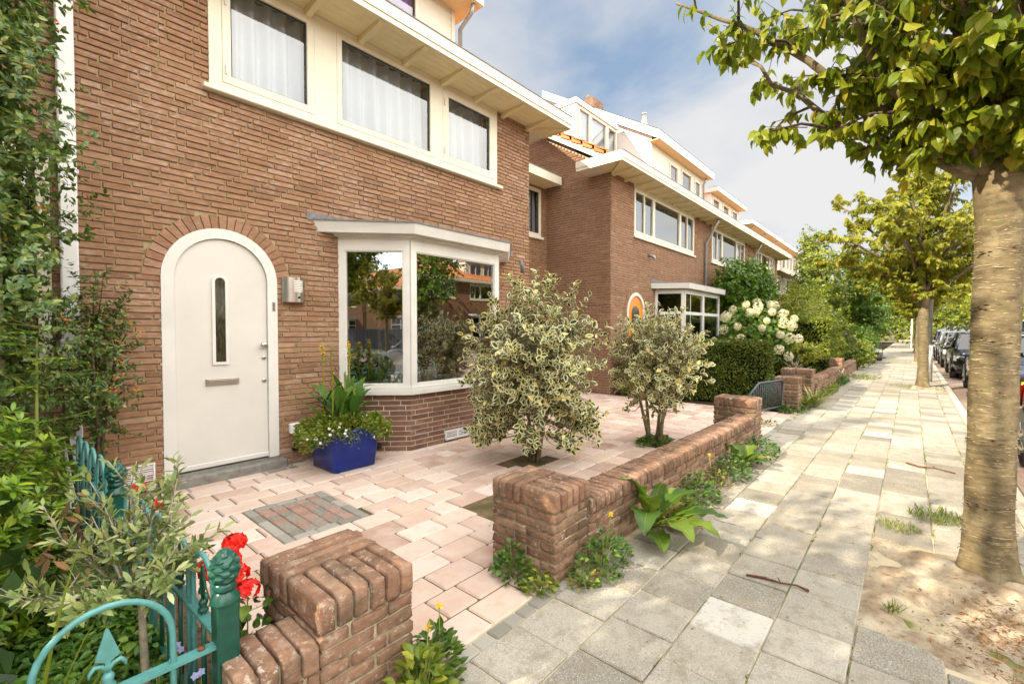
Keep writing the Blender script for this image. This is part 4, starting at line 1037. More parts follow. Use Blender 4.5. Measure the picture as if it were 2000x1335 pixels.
h4 = row_house('third brick house of the row, last under the long eaves', 20.25, 25.0, W, ZR, [(20.95, 24.3, (.9, 1.45, .9))], seed=63, ends=(0, .3))
h5 = row_house('far brick house beyond the row with tall narrow white windows', 28.9, 36.0, 6.0, 4.72, [(29.6, 31.4, (1, .01)), (31.9, 34.6, (1, 1, 1))], pipe=(35.9,), seed=74, ends=(.5, 0), over=.5)
h6 = row_house('farthest brick house before the trees, under the long boarded upper roof', 36.0, 43.0, 6.0, 4.72, [(36.6, 39.4, (1, 1, 1)), (40.2, 42.4, (1, 1))], seed=85, ends=(0, .3), over=.5)
dormer(h5, 28.4, 36.0, 7.35, 5.6, 7.45, oh=.5, depth=3, windows=tuple((28.8+k*1.2, 29.6+k*1.2, 6.1, 7.2, ()) for k in range(6)), th=.22, ends=.02)
dormer(h6, 36.0, 52.0, 7.35, 5.6, 7.45, oh=.5, depth=3, windows=tuple((36.5+k*1.25, 37.4+k*1.25, 6.1, 7.2, ()) for k in range(11)), th=.22, ends=.02)
for hh, xs_ in ((h5, (29.2, 32.0, 35.2)), (h6, (39.0, 44.0))):
    for x in xs_:
        tube_part(hh, 'dormer_downpipe', [(x, 7.0, 7.45), (x, 7.28, 7.2), (x, 7.28, 5.5)], .035, 'zinc', 6)
s = MB(); s.cbox((41.0, 8.0, 6.5), (41.7, 8.6, 8.35), .01); s.build('chimney', MT['garden_brick'], h6)
s = MB(); s.lathe([(.09, 0), (.09, 1.0), (.12, 1.02), (.12, 1.2)], (30.2, 8.4, 7.6), 10); s.build('flue', MT['zinc'], h5)
# =============================================================== garden walls and pillars, brick by brick
def _rb_template(n=4):
    pts = []; idx = {}; fs = []
    def v(i, j, k):
        key = (i, j, k)
        if key not in idx: idx[key] = len(pts); pts.append((i/n*2-1, j/n*2-1, k/n*2-1))
        return idx[key]
    for a in range(n):
        for b_ in range(n):
            fs.append((v(a,b_,0), v(a,b_+1,0), v(a+1,b_+1,0), v(a+1,b_,0))); fs.append((v(a,b_,n), v(a+1,b_,n), v(a+1,b_+1,n), v(a,b_+1,n)))
            fs.append((v(a,0,b_), v(a+1,0,b_), v(a+1,0,b_+1), v(a,0,b_+1))); fs.append((v(a,n,b_), v(a,n,b_+1), v(a+1,n,b_+1), v(a+1,n,b_)))
            fs.append((v(0,a,b_), v(0,a,b_+1), v(0,a+1,b_+1), v(0,a+1,b_))); fs.append((v(n,a,b_), v(n,a+1,b_), v(n,a+1,b_+1), v(n,a,b_+1)))
    return np.array(pts), fs
RBV, RBF = _rb_template(4)
def rbrick(b, a, c, rad=.006, jit=.0016, mi=0, big=None, tilt=0.0):
    """one worn brick between corners a, c; big={axis_sign: radius} rounds those edges more"""
    a = np.array(a, float); c = np.array(c, float); h = (c-a)/2; m = (c+a)/2
    t = np.sign(RBV)*np.abs(RBV)**.55
    p = t*h
    r = min(rad, h.min()*.95)
    core = np.clip(p, -(h-r), h-r); d = p-core; L = np.linalg.norm(d, axis=1, keepdims=True)
    p = core+d/np.maximum(L, 1e-9)*np.minimum(L, r)
    if big:                                                   # (ax, sx, az, sz, radius): round the edge where axis ax=sx meets az=sz
        for ax, sx, az, sz, R_ in big:
            R_ = min(R_, h[ax]*1.9, h[az]*1.9)
            u = sx*p[:, ax]-(h[ax]-R_); w_ = sz*p[:, az]-(h[az]-R_)
            k = (u > 0) & (w_ > 0); q = np.hypot(u, w_); s_ = np.where(k & (q > R_), R_/np.maximum(q, 1e-9), 1)
            p[:, ax] = np.where(k, sx*(h[ax]-R_+u*s_), p[:, ax]); p[:, az] = np.where(k, sz*(h[az]-R_+w_*s_), p[:, az])
    p = p+NR.normal(0, jit, p.shape)
    if tilt:
        an = NR.normal(0, tilt); ca, sa = math.cos(an), math.sin(an); p = np.stack([p[:, 0]*ca-p[:, 1]*sa, p[:, 0]*sa+p[:, 1]*ca, p[:, 2]], 1)
    b.add(p+m, RBF, mi, True)
def course_face(b, x0, y0, x1, y1, z0, z1, along, shift, bl=.215, j=.012, rad=.005):
    """a course of bricks filling the box; 'x' or 'y' is the running direction"""
    lo, hi = (x0, x1) if along == 'x' else (y0, y1)
    t = lo-shift
    while t < hi-.005:
        a, c = max(t, lo), min(t+bl-j, hi); t += bl
        if hi-t < .04: c = hi; t = hi+1
        if c-a < .03: continue
        q = NR.uniform(-.003, .003)
        if along == 'x': rbrick(b, (a, y0+q, z0), (c, y1+q, z1), rad)
        else: rbrick(b, (x0+q, a, z0), (x1+q, c, z1), rad)
def pillar(b, x0, y0, x1, y1, top, cop=.115, course=.0585, cap=True):
    z = 0.0; zc = top-cop; n = int(round(zc/course)); cs = zc/n; th = .105
    for k in range(n):
        za, zb = k*cs+.004, (k+1)*cs-.007; even = k % 2
        xa, xb, ya, yb = x0, x1, y0, y1
        if even:
            course_face(b, xa, ya, xb, ya+th, za, zb, 'x', 0.0); course_face(b, xa, yb-th, xb, yb, za, zb, 'x', .1)
            course_face(b, xa, ya+th+.01, xa+th, yb-th-.01, za, zb, 'y', .03); course_face(b, xb-th, ya+th+.01, xb, yb-th-.01, za, zb, 'y', .08)
        else:
            course_face(b, xa, ya, xa+th, yb, za, zb, 'y', .0); course_face(b, xb-th, ya, xb, yb, za, zb, 'y', .1)
            course_face(b, xa+th+.01, ya, xb-th-.01, ya+th, za, zb, 'x', .05); course_face(b, xa+th+.01, yb-th, xb-th-.01, yb, za, zb, 'x', .02)
    b.box((x0+.010, y0+.010, -.05), (x1-.010, y1-.010, top-.035), 1)
    ov = .006; ym = y0+(y1-y0)*.53
    n = max(3, int(round((x1-x0+2*ov)/.060))); wd = (x1-x0+2*ov)/n
    for k in range(n):
        xa = x0-ov+k*wd+.003; xb = xa+wd-.010
        bg = [(1, -1, 2, 1, .024)]
        if k == 0: bg.append((0, -1, 2, 1, .020))
        if k == n-1: bg.append((0, 1, 2, 1, .020))
        q = NR.uniform(-.005, .004)
        rbrick(b, (xa, y0-ov+q, zc+.004), (xb, ym-.004, top+q*.8), .006, .0013, big=bg)
    n = max(2, int(round((y1+ov-ym)/.058))); wd = (y1+ov-ym)/n
    for k in range(n):
        ya = ym+k*wd+.003; yb = ya+wd-.010; bg = [(0, -1, 2, 1, .020), (0, 1, 2, 1, .020)]
        if k == n-1: bg.append((1, 1, 2, 1, .020))
        q = NR.uniform(-.005, .004)
        rbrick(b, (x0-ov+q, ya, zc+.004), (x1+ov+q, yb, top+q*.8), .006, .0013, big=bg)
def low_wall(b, x0, x1, yf, top, th=.215, drift=0.0, cop=.10, course=.0585, endcap=False):
    zc = top-cop; n = max(1, int(round(zc/course))); cs = zc/n
    o = len(b.v)
    for k in range(n):
        za, zb = k*cs+.004, (k+1)*cs-.007; sh = (0, .11)[k % 2]+NR.uniform(0, .03)
        course_face(b, x0, yf, x1, yf+.1, za, zb, 'x', sh); course_face(b, x0, yf+th-.1, x1, yf+th, za, zb, 'x', sh+.06)
    b.box((x0+.004, yf+.010, -.05), (x1-.004, yf+th-.010, top-.03), 1)
    n = int(round((x1-x0)/.058)); wd = (x1-x0)/n
    for k in range(n):
        xa = x0+k*wd+.003; q = NR.uniform(-.005, .005)
        rbrick(b, (xa, yf-.010+q, zc+.004), (xa+wd-.010, yf+th+.008, top+q*.7), .006, .0013, big=[(1, -1, 2, 1, .035), (1, 1, 2, 1, .020)], tilt=.012)
    for i in range(o, len(b.v)):
        x, y, z = b.v[i]; b.v[i] = (x, y+drift*(x-2.0), z)
GB = [MT['garden_brick'], MT['mortar_garden']]
NRs = NR
b = MB(); pillar(b, 2.0, 1.446, 2.352, 1.915, .505); low_wall(b, 2.352, 5.96, 1.448, .385, drift=-.017); pillar(b, 5.96, 1.385, 6.285, 1.86, .575)
gw = b.build('garden_wall', GB); tag(gw, 'low garden wall of weathered brick between two square pillars, edging the pink courtyard', 'garden wall')
b = MB(); pillar(b, .69, 1.446, 1.06, 1.93, .505); low_wall(b, .44, .69, 1.446, .385)
st = b.build('brick_pillar', GB); tag(st, 'squat brick pillar with lichen spotted coping and wall stub, beside the green iron fence post', 'brick pillar')
b = MB(); pillar(b, 9.12, 1.45, 9.46, 1.82, .585); tag(b.build('brick_pillar', GB), 'brick pillar at the far side of the grey gate, dry grass at its foot', 'brick pillar')
b = MB(); pillar(b, 11.0, 1.52, 11.42, 2.08, .60); low_wall(b, 11.42, 15.5, 1.54, .40, drift=-.008); pillar(b, 15.5, 1.43, 15.9, 1.75, .62); low_wall(b, 15.9, 20.2, 1.45, .38)
tag(b.build('garden_wall', GB), 'farther brick garden wall with broad end pillar, below the ball topped shrub', 'garden wall')

# =============================================================== green iron fence on the left
def finial_cone(b, c, s=1.0, mi=0):
    """pine cone finial: scaled rings"""
    n = 20; rows = 15; vs = []
    for j in range(rows):
        t = j/(rows-1); r = (.044*math.sin(math.pi*(.16+.80*t))**.6)*s*(1-.22*t)+.002
        for k in range(n):
            a = 2*math.pi*k/n; rr = r*(1.09 if (k//2+j//2) % 2 else .93)
            vs.append((c[0]+rr*math.cos(a), c[1]+rr*math.sin(a), c[2]+t*.098*s))
    fs = [(j*n+k, j*n+(k+1) % n, (j+1)*n+(k+1) % n, (j+1)*n+k) for j in range(rows-1) for k in range(n)]
    fs += [tuple(range((rows-1)*n, rows*n))]
    b.add(vs, fs, mi, False)
def iron_post(root, x, y, top, w_=.062):
    b = MB(); hw = w_/2; zt = top-.135
    b.cbox((x-hw, y-hw, -.1), (x+hw, y+hw, zt-.03), .004)
    b.lathe([(.045, zt-.031), (.045, zt-.028), (.030, zt-.004), (.026, zt+.004)], (x, y, 0), 8)
    b.lathe([(.030, zt+.0045), (.034, zt+.012), (.030, zt+.020), (.028, zt+.03)], (x, y, 0), 14)
    o = b.build('post', MT['iron_green'], root)
    f = MB(); finial_cone(f, (x, y, zt+.031), 1.0); f.build('finial', MT['iron_green'], o)
    return o
def bar(b, p, q, w_, h, mi=0):
    """flat rail p->q"""
    p = np.array(p, float); q = np.array(q, float); d = (q-p); L = np.linalg.norm(d); d /= L
    s = np.cross(d, (0, 0, 1.0)); s /= np.linalg.norm(s); u = np.array((0, 0, 1.0))
    vs = [e+s*sx*w_/2+u*sz*h/2 for e in (p, q) for sx, sz in ((-1,-1), (1,-1), (1,1), (-1,1))]
    b.add(vs, [(0,3,2,1), (4,5,6,7), (0,1,5,4), (1,2,6,5), (2,3,7,6), (3,0,4,7)], mi)
def fence_panel(p, q, zr, label, hoop=.20, hh=.21, first=.05, group=None, spear=True, smat='iron_teal'):
    p = np.array(p, float); q = np.array(q, float); d = q-p; L = np.linalg.norm(d); d /= L
    t = thing('iron_fence_panel', tuple(p)+(0,), label, 'fence', group)
    P = lambda s, z: (p[0]+d[0]*s, p[1]+d[1]*s, z)
    b = MB(); bar(b, P(0, zr), P(L, zr), .036, .010); b.build('top_rail', MT['iron_teal'], t)
    b = MB(); bar(b, P(0, .10), P(L, .10), .030, .010); b.build('bottom_rail', MT['iron_green'], t)
    s = first; k = 0
    while s+hoop < L+.02:
        b = MB(); pts = [P(s, .02), P(s, zr-.01)]; rr = hoop/2
        pts = [P(s, .02), P(s, zr), P(s, zr+hh-rr)]+[P(s+rr-rr*math.cos(a), zr+hh-rr+rr*math.sin(a)) for a in [math.pi*i/14 for i in range(1, 14)]]+[P(s+hoop, zr+hh-rr), P(s+hoop, zr), P(s+hoop, .02)]
        b.tube(pts, .0085, 8); b.build('hoop', MT['iron_teal'], t)
        m = s+hoop/2
        b = MB(); b.tube([P(m, .02), P(m, zr+.04)], .008, 8)
        b.lathe([(.008, 0), (.017, .006), (.017, .012), (.010, .018), (.014, .03), (.014, .036), (.009, .045)], P(m, zr+.012), 10)
        if spear:
            zz_ = zr+.057; dx, dy = d
            b.prism([(-.006, 0), (.006, 0), (.006, .03), (.026, .042), (.004, .115), (0, .12), (-.004, .115), (-.026, .042), (-.006, .03)], (P(m, zz_)[0]-dy*-.004, P(m, zz_)[1]+dx*-.004, zz_), (dx, dy, 0), (0, 0, 1), (dy*-1, dx, 0), .008)
            for sg in (-1, 1):
                b.tube([P(m, zz_+.004), P(m+sg*.012, zz_+.022), P(m+sg*.026, zz_+.026), P(m+sg*.036, zz_+.014), P(m+sg*.038, zz_+.002)], [.006, .006, .006, .005, .003], 6)
        b.build('spear', MT[smat], t)
        s += hoop+.052; k += 1
    return t
PST1 = (.462, 1.60); PST2 = (.408, 3.10)
f1 = fence_panel((PST1[0]-.03, PST1[1]), (-.95, 1.60), .43, 'green iron fence panel with big hoop and spear, left of the nearest post', first=.105, hoop=.285, hh=.235)
iron_post(f1, PST1[0], PST1[1], .725)
b = MB(); b.lathe([(.010, 0), (.010, .006), (.004, .009)], (PST1[0]-.065, PST1[1], .436), 8); b.build('bolt', MT['rust'], f1)
f2 = fence_panel((PST1[0]-.002, PST1[1]+.04), (PST2[0], PST2[1]-.035), .43, 'green iron fence panel between the two green posts with cone finials', first=.06, smat='iron_green')
iron_post(f2, PST2[0], PST2[1], .72)
f3 = fence_panel((PST2[0], PST2[1]+.035), (.37, 4.55), .46, 'green iron fence panel between the far post and the house wall', first=.06, smat='iron_green')

# grey iron gate
gt = thing('iron_gate', (8.9, 1.75, 0), 'low grey iron gate with slanted top corner beside the clipped hedge', 'gate')
gp, gq = np.array((8.05, 1.96)), np.array((9.11, 1.69)); gd = gq-gp; GL = np.linalg.norm(gd); gd /= GL
Gp = lambda s, z: (gp[0]+gd[0]*s, gp[1]+gd[1]*s, z)
b = MB(); b.tube([Gp(0, .07), Gp(0, .36), Gp(.30, .53), Gp(GL, .53), Gp(GL, .07), Gp(0, .07)], .018, 8); b.build('frame', MT['iron_grey'], gt)
b = MB()
for k in range(1, 16):
    s_ = GL*k/16; zt = .36+.17*min(1, s_/.30)
    b.tube([Gp(s_, .07), Gp(s_, zt)], .009, 6)
b.build('bars', MT['iron_grey'], gt)

# =============================================================== blue planter with cannas
pl = thing('planter', (2.39, 4.44, 0), 'square glazed cobalt blue planter standing between the white door and the bay window', 'planter')
b = MB(); n = 4; x0, x1, y0, y1 = 2.145, 2.625, 4.175, 4.66
def rrect(x0, x1, y0, y1, r, z): 
    ps = []
    for cx, cy, a0 in ((x1-r, y0+r, -90), (x1-r, y1-r, 0), (x0+r, y1-r, 90), (x0+r, y0+r, 180)):
        for k in range(4): a = R(a0+30*k); ps.append((cx+r*math.cos(a), cy+r*math.sin(a), z))
    return ps
b.loft([rrect(x0+.02, x1-.02, y0+.02, y1-.02, .03, .003), rrect(x0+.012, x1-.012, y0+.012, y1-.012, .03, .012), rrect(x0, x1, y0, y1, .02, .20), rrect(x0-.004, x1+.004, y0-.004, y1+.004, .02, .385), rrect(x0-.006, x1+.006, y0-.006, y1+.006, .02, .405), rrect(x0+.03, x1-.03, y0+.03, y1-.03, .02, .407), rrect(x0+.03, x1-.03, y0+.03, y1-.03, .02, .34)])
b.build('pot', MT['blue_glaze'], pl)
b = MB(); b.add(rrect(x0+.028, x1-.028, y0+.028, y1-.028, .02, .36), [tuple(range(16))]); b.build('soil', MT['soil'], pl)
def blade_leaf(b, base, az, lean, L, wd, droop=.5, n=7, mi=0):
    """broad strap leaf as a curved folded strip"""
    ca, sa = math.cos(az), math.sin(az); p = np.array(base, float); el = lean; rows = []
    for i in range(n+1):
        t = i/n; w_ = wd*(math.sin(math.pi*min(1, (t*.93+.07)))**.7)*(1-.15*t)
        d = np.array((ca*math.cos(el), sa*math.cos(el), math.sin(el))); s = np.array((-sa, ca, 0)); u = np.cross(s, d)*-1
        rows.append((p-s*w_-u*w_*-.25, p.copy(), p+s*w_-u*w_*-.25)); p = p+d*L/n; el -= droop*1.6*t/n*2
    vs = [q for r_ in rows for q in r_]; fs = []
    for i in range(n): o = i*3; fs += [(o, o+1, o+4, o+3), (o+1, o+2, o+5, o+4)]
    b.add(vs, fs, mi, True)
cn = thing('canna_plant', (2.39, 4.44, .36), 'tall yellow flowering cannas with broad green leaves growing in the blue planter', 'plant')
b = MB(); sb = MB(); r = random.Random(4); fls = []
for (x, y, hgt, fl) in ((2.20, 4.47, .86, 1), (2.24, 4.37, .62, 0), (2.33, 4.52, .88, 0), (2.40, 4.40, .60, 0), (2.48, 4.46, .92, 2), (2.52, 4.52, .80, 3), (2.45, 4.34, .45, 0), (2.30, 4.34, .5, 0)):
    lx, ly = r.uniform(-.03, .03), r.uniform(-.03, .03)
    pts = [(x+lx*t, y+ly*t, .36+hgt*t) for t in (0, .4, .8, 1)]; sb.tube(pts, [.010, .009, .006, .004], 6)
    for k in range(r.choice((4, 5, 5))):
        z = .42+.05*k+r.uniform(0, .05); t = (z-.36)/hgt
        blade_leaf(b, (x+lx*t, y+ly*t, z), r.uniform(0, 6.28), r.uniform(.65, 1.25), r.uniform(.26, .40), r.uniform(.035, .058), r.uniform(.3, 1.0))
    n_ = 12 if fl else 7
    for k in range(n_):
        t = .80+.22*k/n_; a = r.uniform(0, 6.28); q = (x+lx*t+.012*math.cos(a), y+ly*t+.012*math.sin(a), .36+hgt*t)
        sb.lathe([(.002, 0), (.008, .008), (.007, .018), (.001, .024)], q, 5)
    if fl:
        fb = MB(); fls.append(fb); cxx, cyy, cz = x+lx, y+ly, .36+hgt*.97
        for k in range(7 if fl < 3 else 3):
            a = r.uniform(0, 6.28); blade_leaf(fb, (cxx, cyy, cz-.05+.012*k), a, r.uniform(.2, 1.1), r.uniform(.05, .09), r.uniform(.012, .02), 1.2, 5)
b.build('leaf', MT['lf_canna'], cn); sb.build('stem', MT['lf_iris'], cn); [q.build('flower', MT['yellow_petal'], cn) for q in fls]
# trailing white daisies round the rim
dz = thing('trailing_plant', (2.39, 4.44, .38), 'trailing lime green plant dotted with white daisies spilling over the rim of the blue planter', 'plant')
n = 7000; a = NR.uniform(0, 2*math.pi, n); q = np.sqrt(NR.uniform(0.02, 1, n))
sx = .325*np.sign(np.cos(a))*np.abs(np.cos(a))**.6*q*1.32; sy = .29*np.sign(np.sin(a))*np.abs(np.sin(a))**.6*q*1.28
over = np.maximum(np.maximum(np.abs(sx), np.abs(sy))-.245, 0)
P = np.stack([2.385+sx, 4.417+sy, .425+NR.uniform(-.02, .105, n)*(1-over*5)-over*1.0*NR.uniform(.2, 1.25, n)+.03*np.sin(sx*21)*np.cos(sy*17)], 1)
D = unit(np.stack([sx, sy, np.full(n, .10)], 1)+NR.normal(0, .12, (n, 3)))
leaves('foliage', P, D, rnd_dirs(n)+np.array((0, 0, .8)), NR.uniform(.020, .040, n), T_OVAL, MT['lf_bed'], dz)
k = NR.choice(n, 100, replace=False); k = k[(P[k, 1] < 4.5) | (P[k, 0] < 2.3) | (P[k, 0] > 2.5)]
FP = []; FD = []
for i in k:
    c0 = P[i]+np.array((sx[i], sy[i], .0))*.08+np.array((0, 0, .012)); nrm = unit(np.array((sx[i]*1.5, sy[i]*1.5-.12, .12)))
    t1 = unit(np.cross(nrm, (0.3, .1, 1))); t2 = np.cross(nrm, t1)
    for j in range(7):
        an = 2*math.pi*j/7; FP.append(c0); FD.append((t1*math.cos(an)+t2*math.sin(an), nrm))
leaves('daisy_petal', np.array(FP), np.array([d for d, _ in FD]), np.array([m_ for _, m_ in FD]), .0150, T_QUAD, MT['white_petal'], dz, width=1.5)
b = MB()
for i in k: b.lathe([(.001, -.002), (.0028, 0), (.001, .002)], tuple(P[i]+np.array((sx[i]*.08, sy[i]*.08-.003, .012))), 5)
b.build('daisy_eye', MT['yellow_petal'], dz)

# =============================================================== things on the sill and behind the bay glass
zS = .752
def pot(name, x, y, r0, r1, h, mat, label, cat, prof=None):
    b = MB(); b.lathe(prof or [(r0, 0), (r1, h*.92), (r1+.004, h*.93), (r1+.004, h), (r1-.006, h), (r1-.008, h*.8)], (x, y, zS), 18)
    o = b.build(name, MT[mat]); return tag(o, label, cat)
pot('flower_pot', 3.50, 4.475, .055, .072, .13, 'ceramic', 'white flower pot with a small leafy plant on the bay window sill', 'pot')
pp = np.array((3.50, 4.50, .88)); n = 260
q = rnd_dirs(n)*np.array((.11, .06, .14))*NR.uniform(.3, 1, (n, 1))+np.array((0, 0, .13))
o = leaves('potted_plant', pp+q, q+NR.normal(0, .05, (n, 3)), rnd_dirs(n)+np.array((0, -.4, 1)), NR.uniform(.03, .05, n), T_OVAL, MT['lf_dark']); tag(o, 'small leafy plant growing in the white pot on the bay window sill', 'plant')
pot('glass_vase', 3.93, 4.47, 0, 0, 0, 'ceramic', 'pale waisted vase holding white feathery stems on the bay window sill', 'vase', [(.035, 0), (.052, .02), (.05, .08), (.028, .12), (.03, .14), (.045, .18), (.042, .182)])
b = MB(); r = random.Random(2)
for k in range(26):
    a, e = r.uniform(0, 6.28), r.uniform(.9, 1.5); L = r.uniform(.08, .16)
    b.tube([(3.93, 4.47, zS+.15), (3.93+math.cos(a)*math.cos(e)*L, 4.47+math.sin(a)*math.cos(e)*L, zS+.16+math.sin(e)*L)], [.004, .0015], 4)
tag(b.build('dried_stems', MT['white_petal']), 'white feathery dried stems in the pale vase', 'dried flowers')
pot('red_pot', 4.30, 4.475, .04, .075, .12, 'terracotta_red', 'small tapered red pot on the bay window sill beside the variegated holly', 'pot')
ch = thing('armchair', (3.95, 5.15, 0), 'pale armchair with rounded back inside the bay window', 'armchair')
b = MB(); b.prism([(-.36, .0), (.36, .0), (.38, .45), (.33, .62), (.2, .72), (0, .75), (-.2, .72), (-.33, .62), (-.38, .45)], (3.95, 5.28, .32), (1, 0, 0), (0, 0, 1), (0, 1, 0), .10); b.build('backrest', MT['curtain'], ch)
b = MB(); b.cbox((3.58, 4.80, .22), (4.32, 5.28, .44), .03); b.build('seat', MT['curtain'], ch)
b = MB()
for sx in (3.55, 4.27): b.cbox((sx, 4.80, .02), (sx+.08, 5.28, .62), .02)
b.build('armrests', MT['curtain'], ch)
wb = thing('wire_stand', (3.0, 4.86, zS), 'black wire plant stand on the sill behind the left bay pane', 'wire stand')
b = MB()
for k in range(7):
    x = 2.90+k*.035; b.tube([(x, 4.84, zS), (x, 4.84, zS+.10)], .003, 5)
b.tube([(2.89, 4.84, zS+.10), (3.12, 4.84, zS+.10)], .004, 5); b.tube([(2.89, 4.84, zS+.05), (3.12, 4.84, zS+.05)], .003, 5); b.build('rails', MT['black'], wb)
# =============================================================== shrubs and bedding in the gardens
def crown_points(n, c, rad, shell=.55, lumps=0, seed=1, zmin=None, flat=1.0):
    """points through an uneven crown: denser to the outside, with lumps and dents"""
    r = np.random.default_rng(seed); d = unit(r.normal(size=(n, 3)))
    k = r.normal(size=(9, 3)); k = unit(k); amp = r.uniform(-.28, .22, 9)
    f = 1+sum(amp[i]*np.exp(-(1-d@k[i])*5.0) for i in range(9))
    q = (shell+(1-shell)*r.uniform(0, 1, n)**.7)*f
    inner = r.uniform(0, 1, n) < .18; q = np.where(inner, q*r.uniform(.35, .9, n), q)
    p = d*q[:, None]*np.array(rad)+np.array(c)
    if zmin is not None: p[:, 2] = np.maximum(p[:, 2], zmin+np.abs(r.normal(0, .05, n)))
    return p, d
def twig_leaves(tips, dirs, per, twig, size, rise=.5, spread=.9, seed=2, droop=0.0):
    """leaves in a loose spiral along the last bit of each twig"""
    r = np.random.default_rng(seed); n = len(tips); T_ = np.repeat(tips, per, 0); Dv = np.repeat(dirs, per, 0)
    s = r.uniform(0, 1, n*per); P = T_-Dv*(s*twig)[:, None]
    ra = r.normal(size=(n*per, 3)); ra = unit(ra-Dv*np.sum(ra*Dv, 1, keepdims=True))
    D = unit(Dv*(rise*(1.2-s))[:, None]+ra*spread+np.array((0, 0, -droop)))
    N = unit(Dv*.9-ra*.25+np.array((0, 0, .45))+r.normal(0, .22, (n*per, 3)))
    return P, D, N, r.uniform(size[0], size[1], n*per)
def stems_to(b, base, forks, tips, n=5, r0=.02, r1=.003, sag=.0, mi=0, rnd=None):
    rnd = rnd or random.Random(1)
    forks = np.array(forks)
    for t in tips:
        f = forks[np.argmin(np.sum((forks-t)**2*np.array((1, 1, .6)), 1))]; m = (f+t)/2+np.array((rnd.uniform(-.04, .04), rnd.uniform(-.04, .04), rnd.uniform(-.05, .02)-sag))
        b.tube([f, m, t], [r1*2.2, r1*1.5, r1*.7], 4, mi, False)
def shrub(name, label, base, c, rad, ntips, per, twig, size, T, mats, stems=5, stem_r=.022, stem_mat='twig', seed=1, shell=.55, up=.35, cat='shrub', zmin=.05, group=None, rise=.5, spread=.9, ntw=None, spreadbase=.10, part='foliage', droop=0.0, extra=()):
    t = thing(name, base, label, cat, group); r = random.Random(seed)
    tips, d = crown_points(ntips, c, rad, shell, seed=seed, zmin=base[2]+zmin)
    for i, (ec, er, en) in enumerate(extra):
        q, e = crown_points(en, ec, er, .2, seed=seed+50+i, zmin=.05); tips = np.concatenate([tips, q]); d = np.concatenate([d, unit(np.array(ec)-np.array(c))[None, :]+e*.5])
    ntips = len(tips)
    dirs = unit(d*np.array((1, 1, .8))+np.array((0, 0, up))+np.random.default_rng(seed).normal(0, .3, (ntips, 3)))
    P, D, N, S = twig_leaves(tips, dirs, per, twig, size, rise, spread, seed+1, droop)
    b = MB(); forks = []
    for k in range(stems):
        a = 2*math.pi*k/stems+r.uniform(-.4, .4); bx, by = base[0]+spreadbase*math.cos(a)*r.random(), base[1]+spreadbase*math.sin(a)*r.random()
        f = r.uniform(.35, .75); top = (c[0]+rad[0]*.45*math.cos(a), c[1]+rad[1]*.45*math.sin(a), c[2]+rad[2]*(f-.25))
        mid = ((bx*1.3+top[0]*.7)/2+r.uniform(-.04, .04), (by*1.3+top[1]*.7)/2+r.uniform(-.04, .04), base[2]+(top[2]-base[2])*.45)
        b.tube([(bx, by, base[2]-.02), mid, top], [stem_r, stem_r*.75, stem_r*.35], 7)
        for q in np.linspace(.25, 1, 9):
            p0, p1, p2 = np.array((bx, by, base[2])), np.array(mid), np.array(top)
            forks.append((1-q)**2*p0+2*q*(1-q)*p1+q*q*p2)
    stems_to(b, base, forks, tips[:ntw or ntips:1] if (ntw is None) else tips[::max(1, ntips//ntw)], r1=max(.0018, stem_r*.13), rnd=r)
    b.build('stem', MT[stem_mat], t)
    leaves(part, P, D, N, S, T, mats, t)
    return t, tips
VAR = [MT['lf_var_in'], MT['lf_var_rim']]
shrub('holly_bush', 'large variegated holly bush with cream edged leaves before the bay window, nearest the camera', (3.80, 3.03, 0), (3.80, 3.03, 1.10), (.84, .84, .92), 640, 11, .22, (.056, .096), T_VAR, VAR, stems=4, stem_r=.026, seed=21, shell=.30, group='variegated hollies', ntw=520, spreadbase=.05, stem_mat='grey_bark', zmin=.10, rise=.75, extra=[((3.42, 3.38, .36), (.28, .24, .24), 46), ((3.32, 3.2, .60), (.24, .22, .26), 40), ((4.2, 2.62, .42), (.26, .24, .24), 42), ((3.9, 2.6, .22), (.22, .14, .10), 12), ((3.55, 2.9, .26), (.2, .2, .12), 14)])
shrub('holly_bush', 'smaller variegated holly bush on several bare stems, behind the garden wall, farther from the bay', (5.40, 2.38, 0), (5.40, 2.38, 1.04), (.74, .74, .80), 480, 11, .20, (.050, .084), T_VAR, VAR, stems=5, stem_r=.024, seed=32, shell=.30, group='variegated hollies', ntw=390, spreadbase=.12, stem_mat='grey_bark', zmin=.22, rise=.75)
# tall holly on the left edge and the berried shrub at its side
def conical(n, c, r0, z0, z1, seed, power=.6):
    r = np.random.default_rng(seed); z = r.uniform(0, 1, n); a = r.uniform(0, 2*math.pi, n)
    prof = r0*(.72+.28*np.sin(z*23+a*2))*(1-.35*z)
    q = np.sqrt(r.uniform(.04, 1, n))*prof
    p = np.stack([c[0]+q*np.cos(a), c[1]+q*np.sin(a), z0+(z1-z0)*z], 1)
    return p, np.stack([np.cos(a), np.sin(a), np.full(n, .25)], 1)
t = thing('holly_tree', (-.02, 4.15, 0), 'tall slender glossy holly tree with pale trunk at the left edge, covering the white downpipe', 'tree')
tips, d = conical(1500, (.02, 4.20), .64, .75, 5.9, 5)
tips[:, 1] = np.minimum(tips[:, 1], 4.76)
dirs = unit(d+NR.normal(0, .35, d.shape)); P, D, N, S = twig_leaves(tips, dirs, 15, .24, (.034, .060), .5, .9, 7)
b = MB(); b.tube([(-.03, 4.15, -.05), (-.01, 4.14, .5), (0, 4.15, 1.6), (.01, 4.16, 3.2), (0, 4.15, 5.6)], [.060, .050, .044, .034, .012], 10); b.build('trunk', MT['grey_bark'], t)
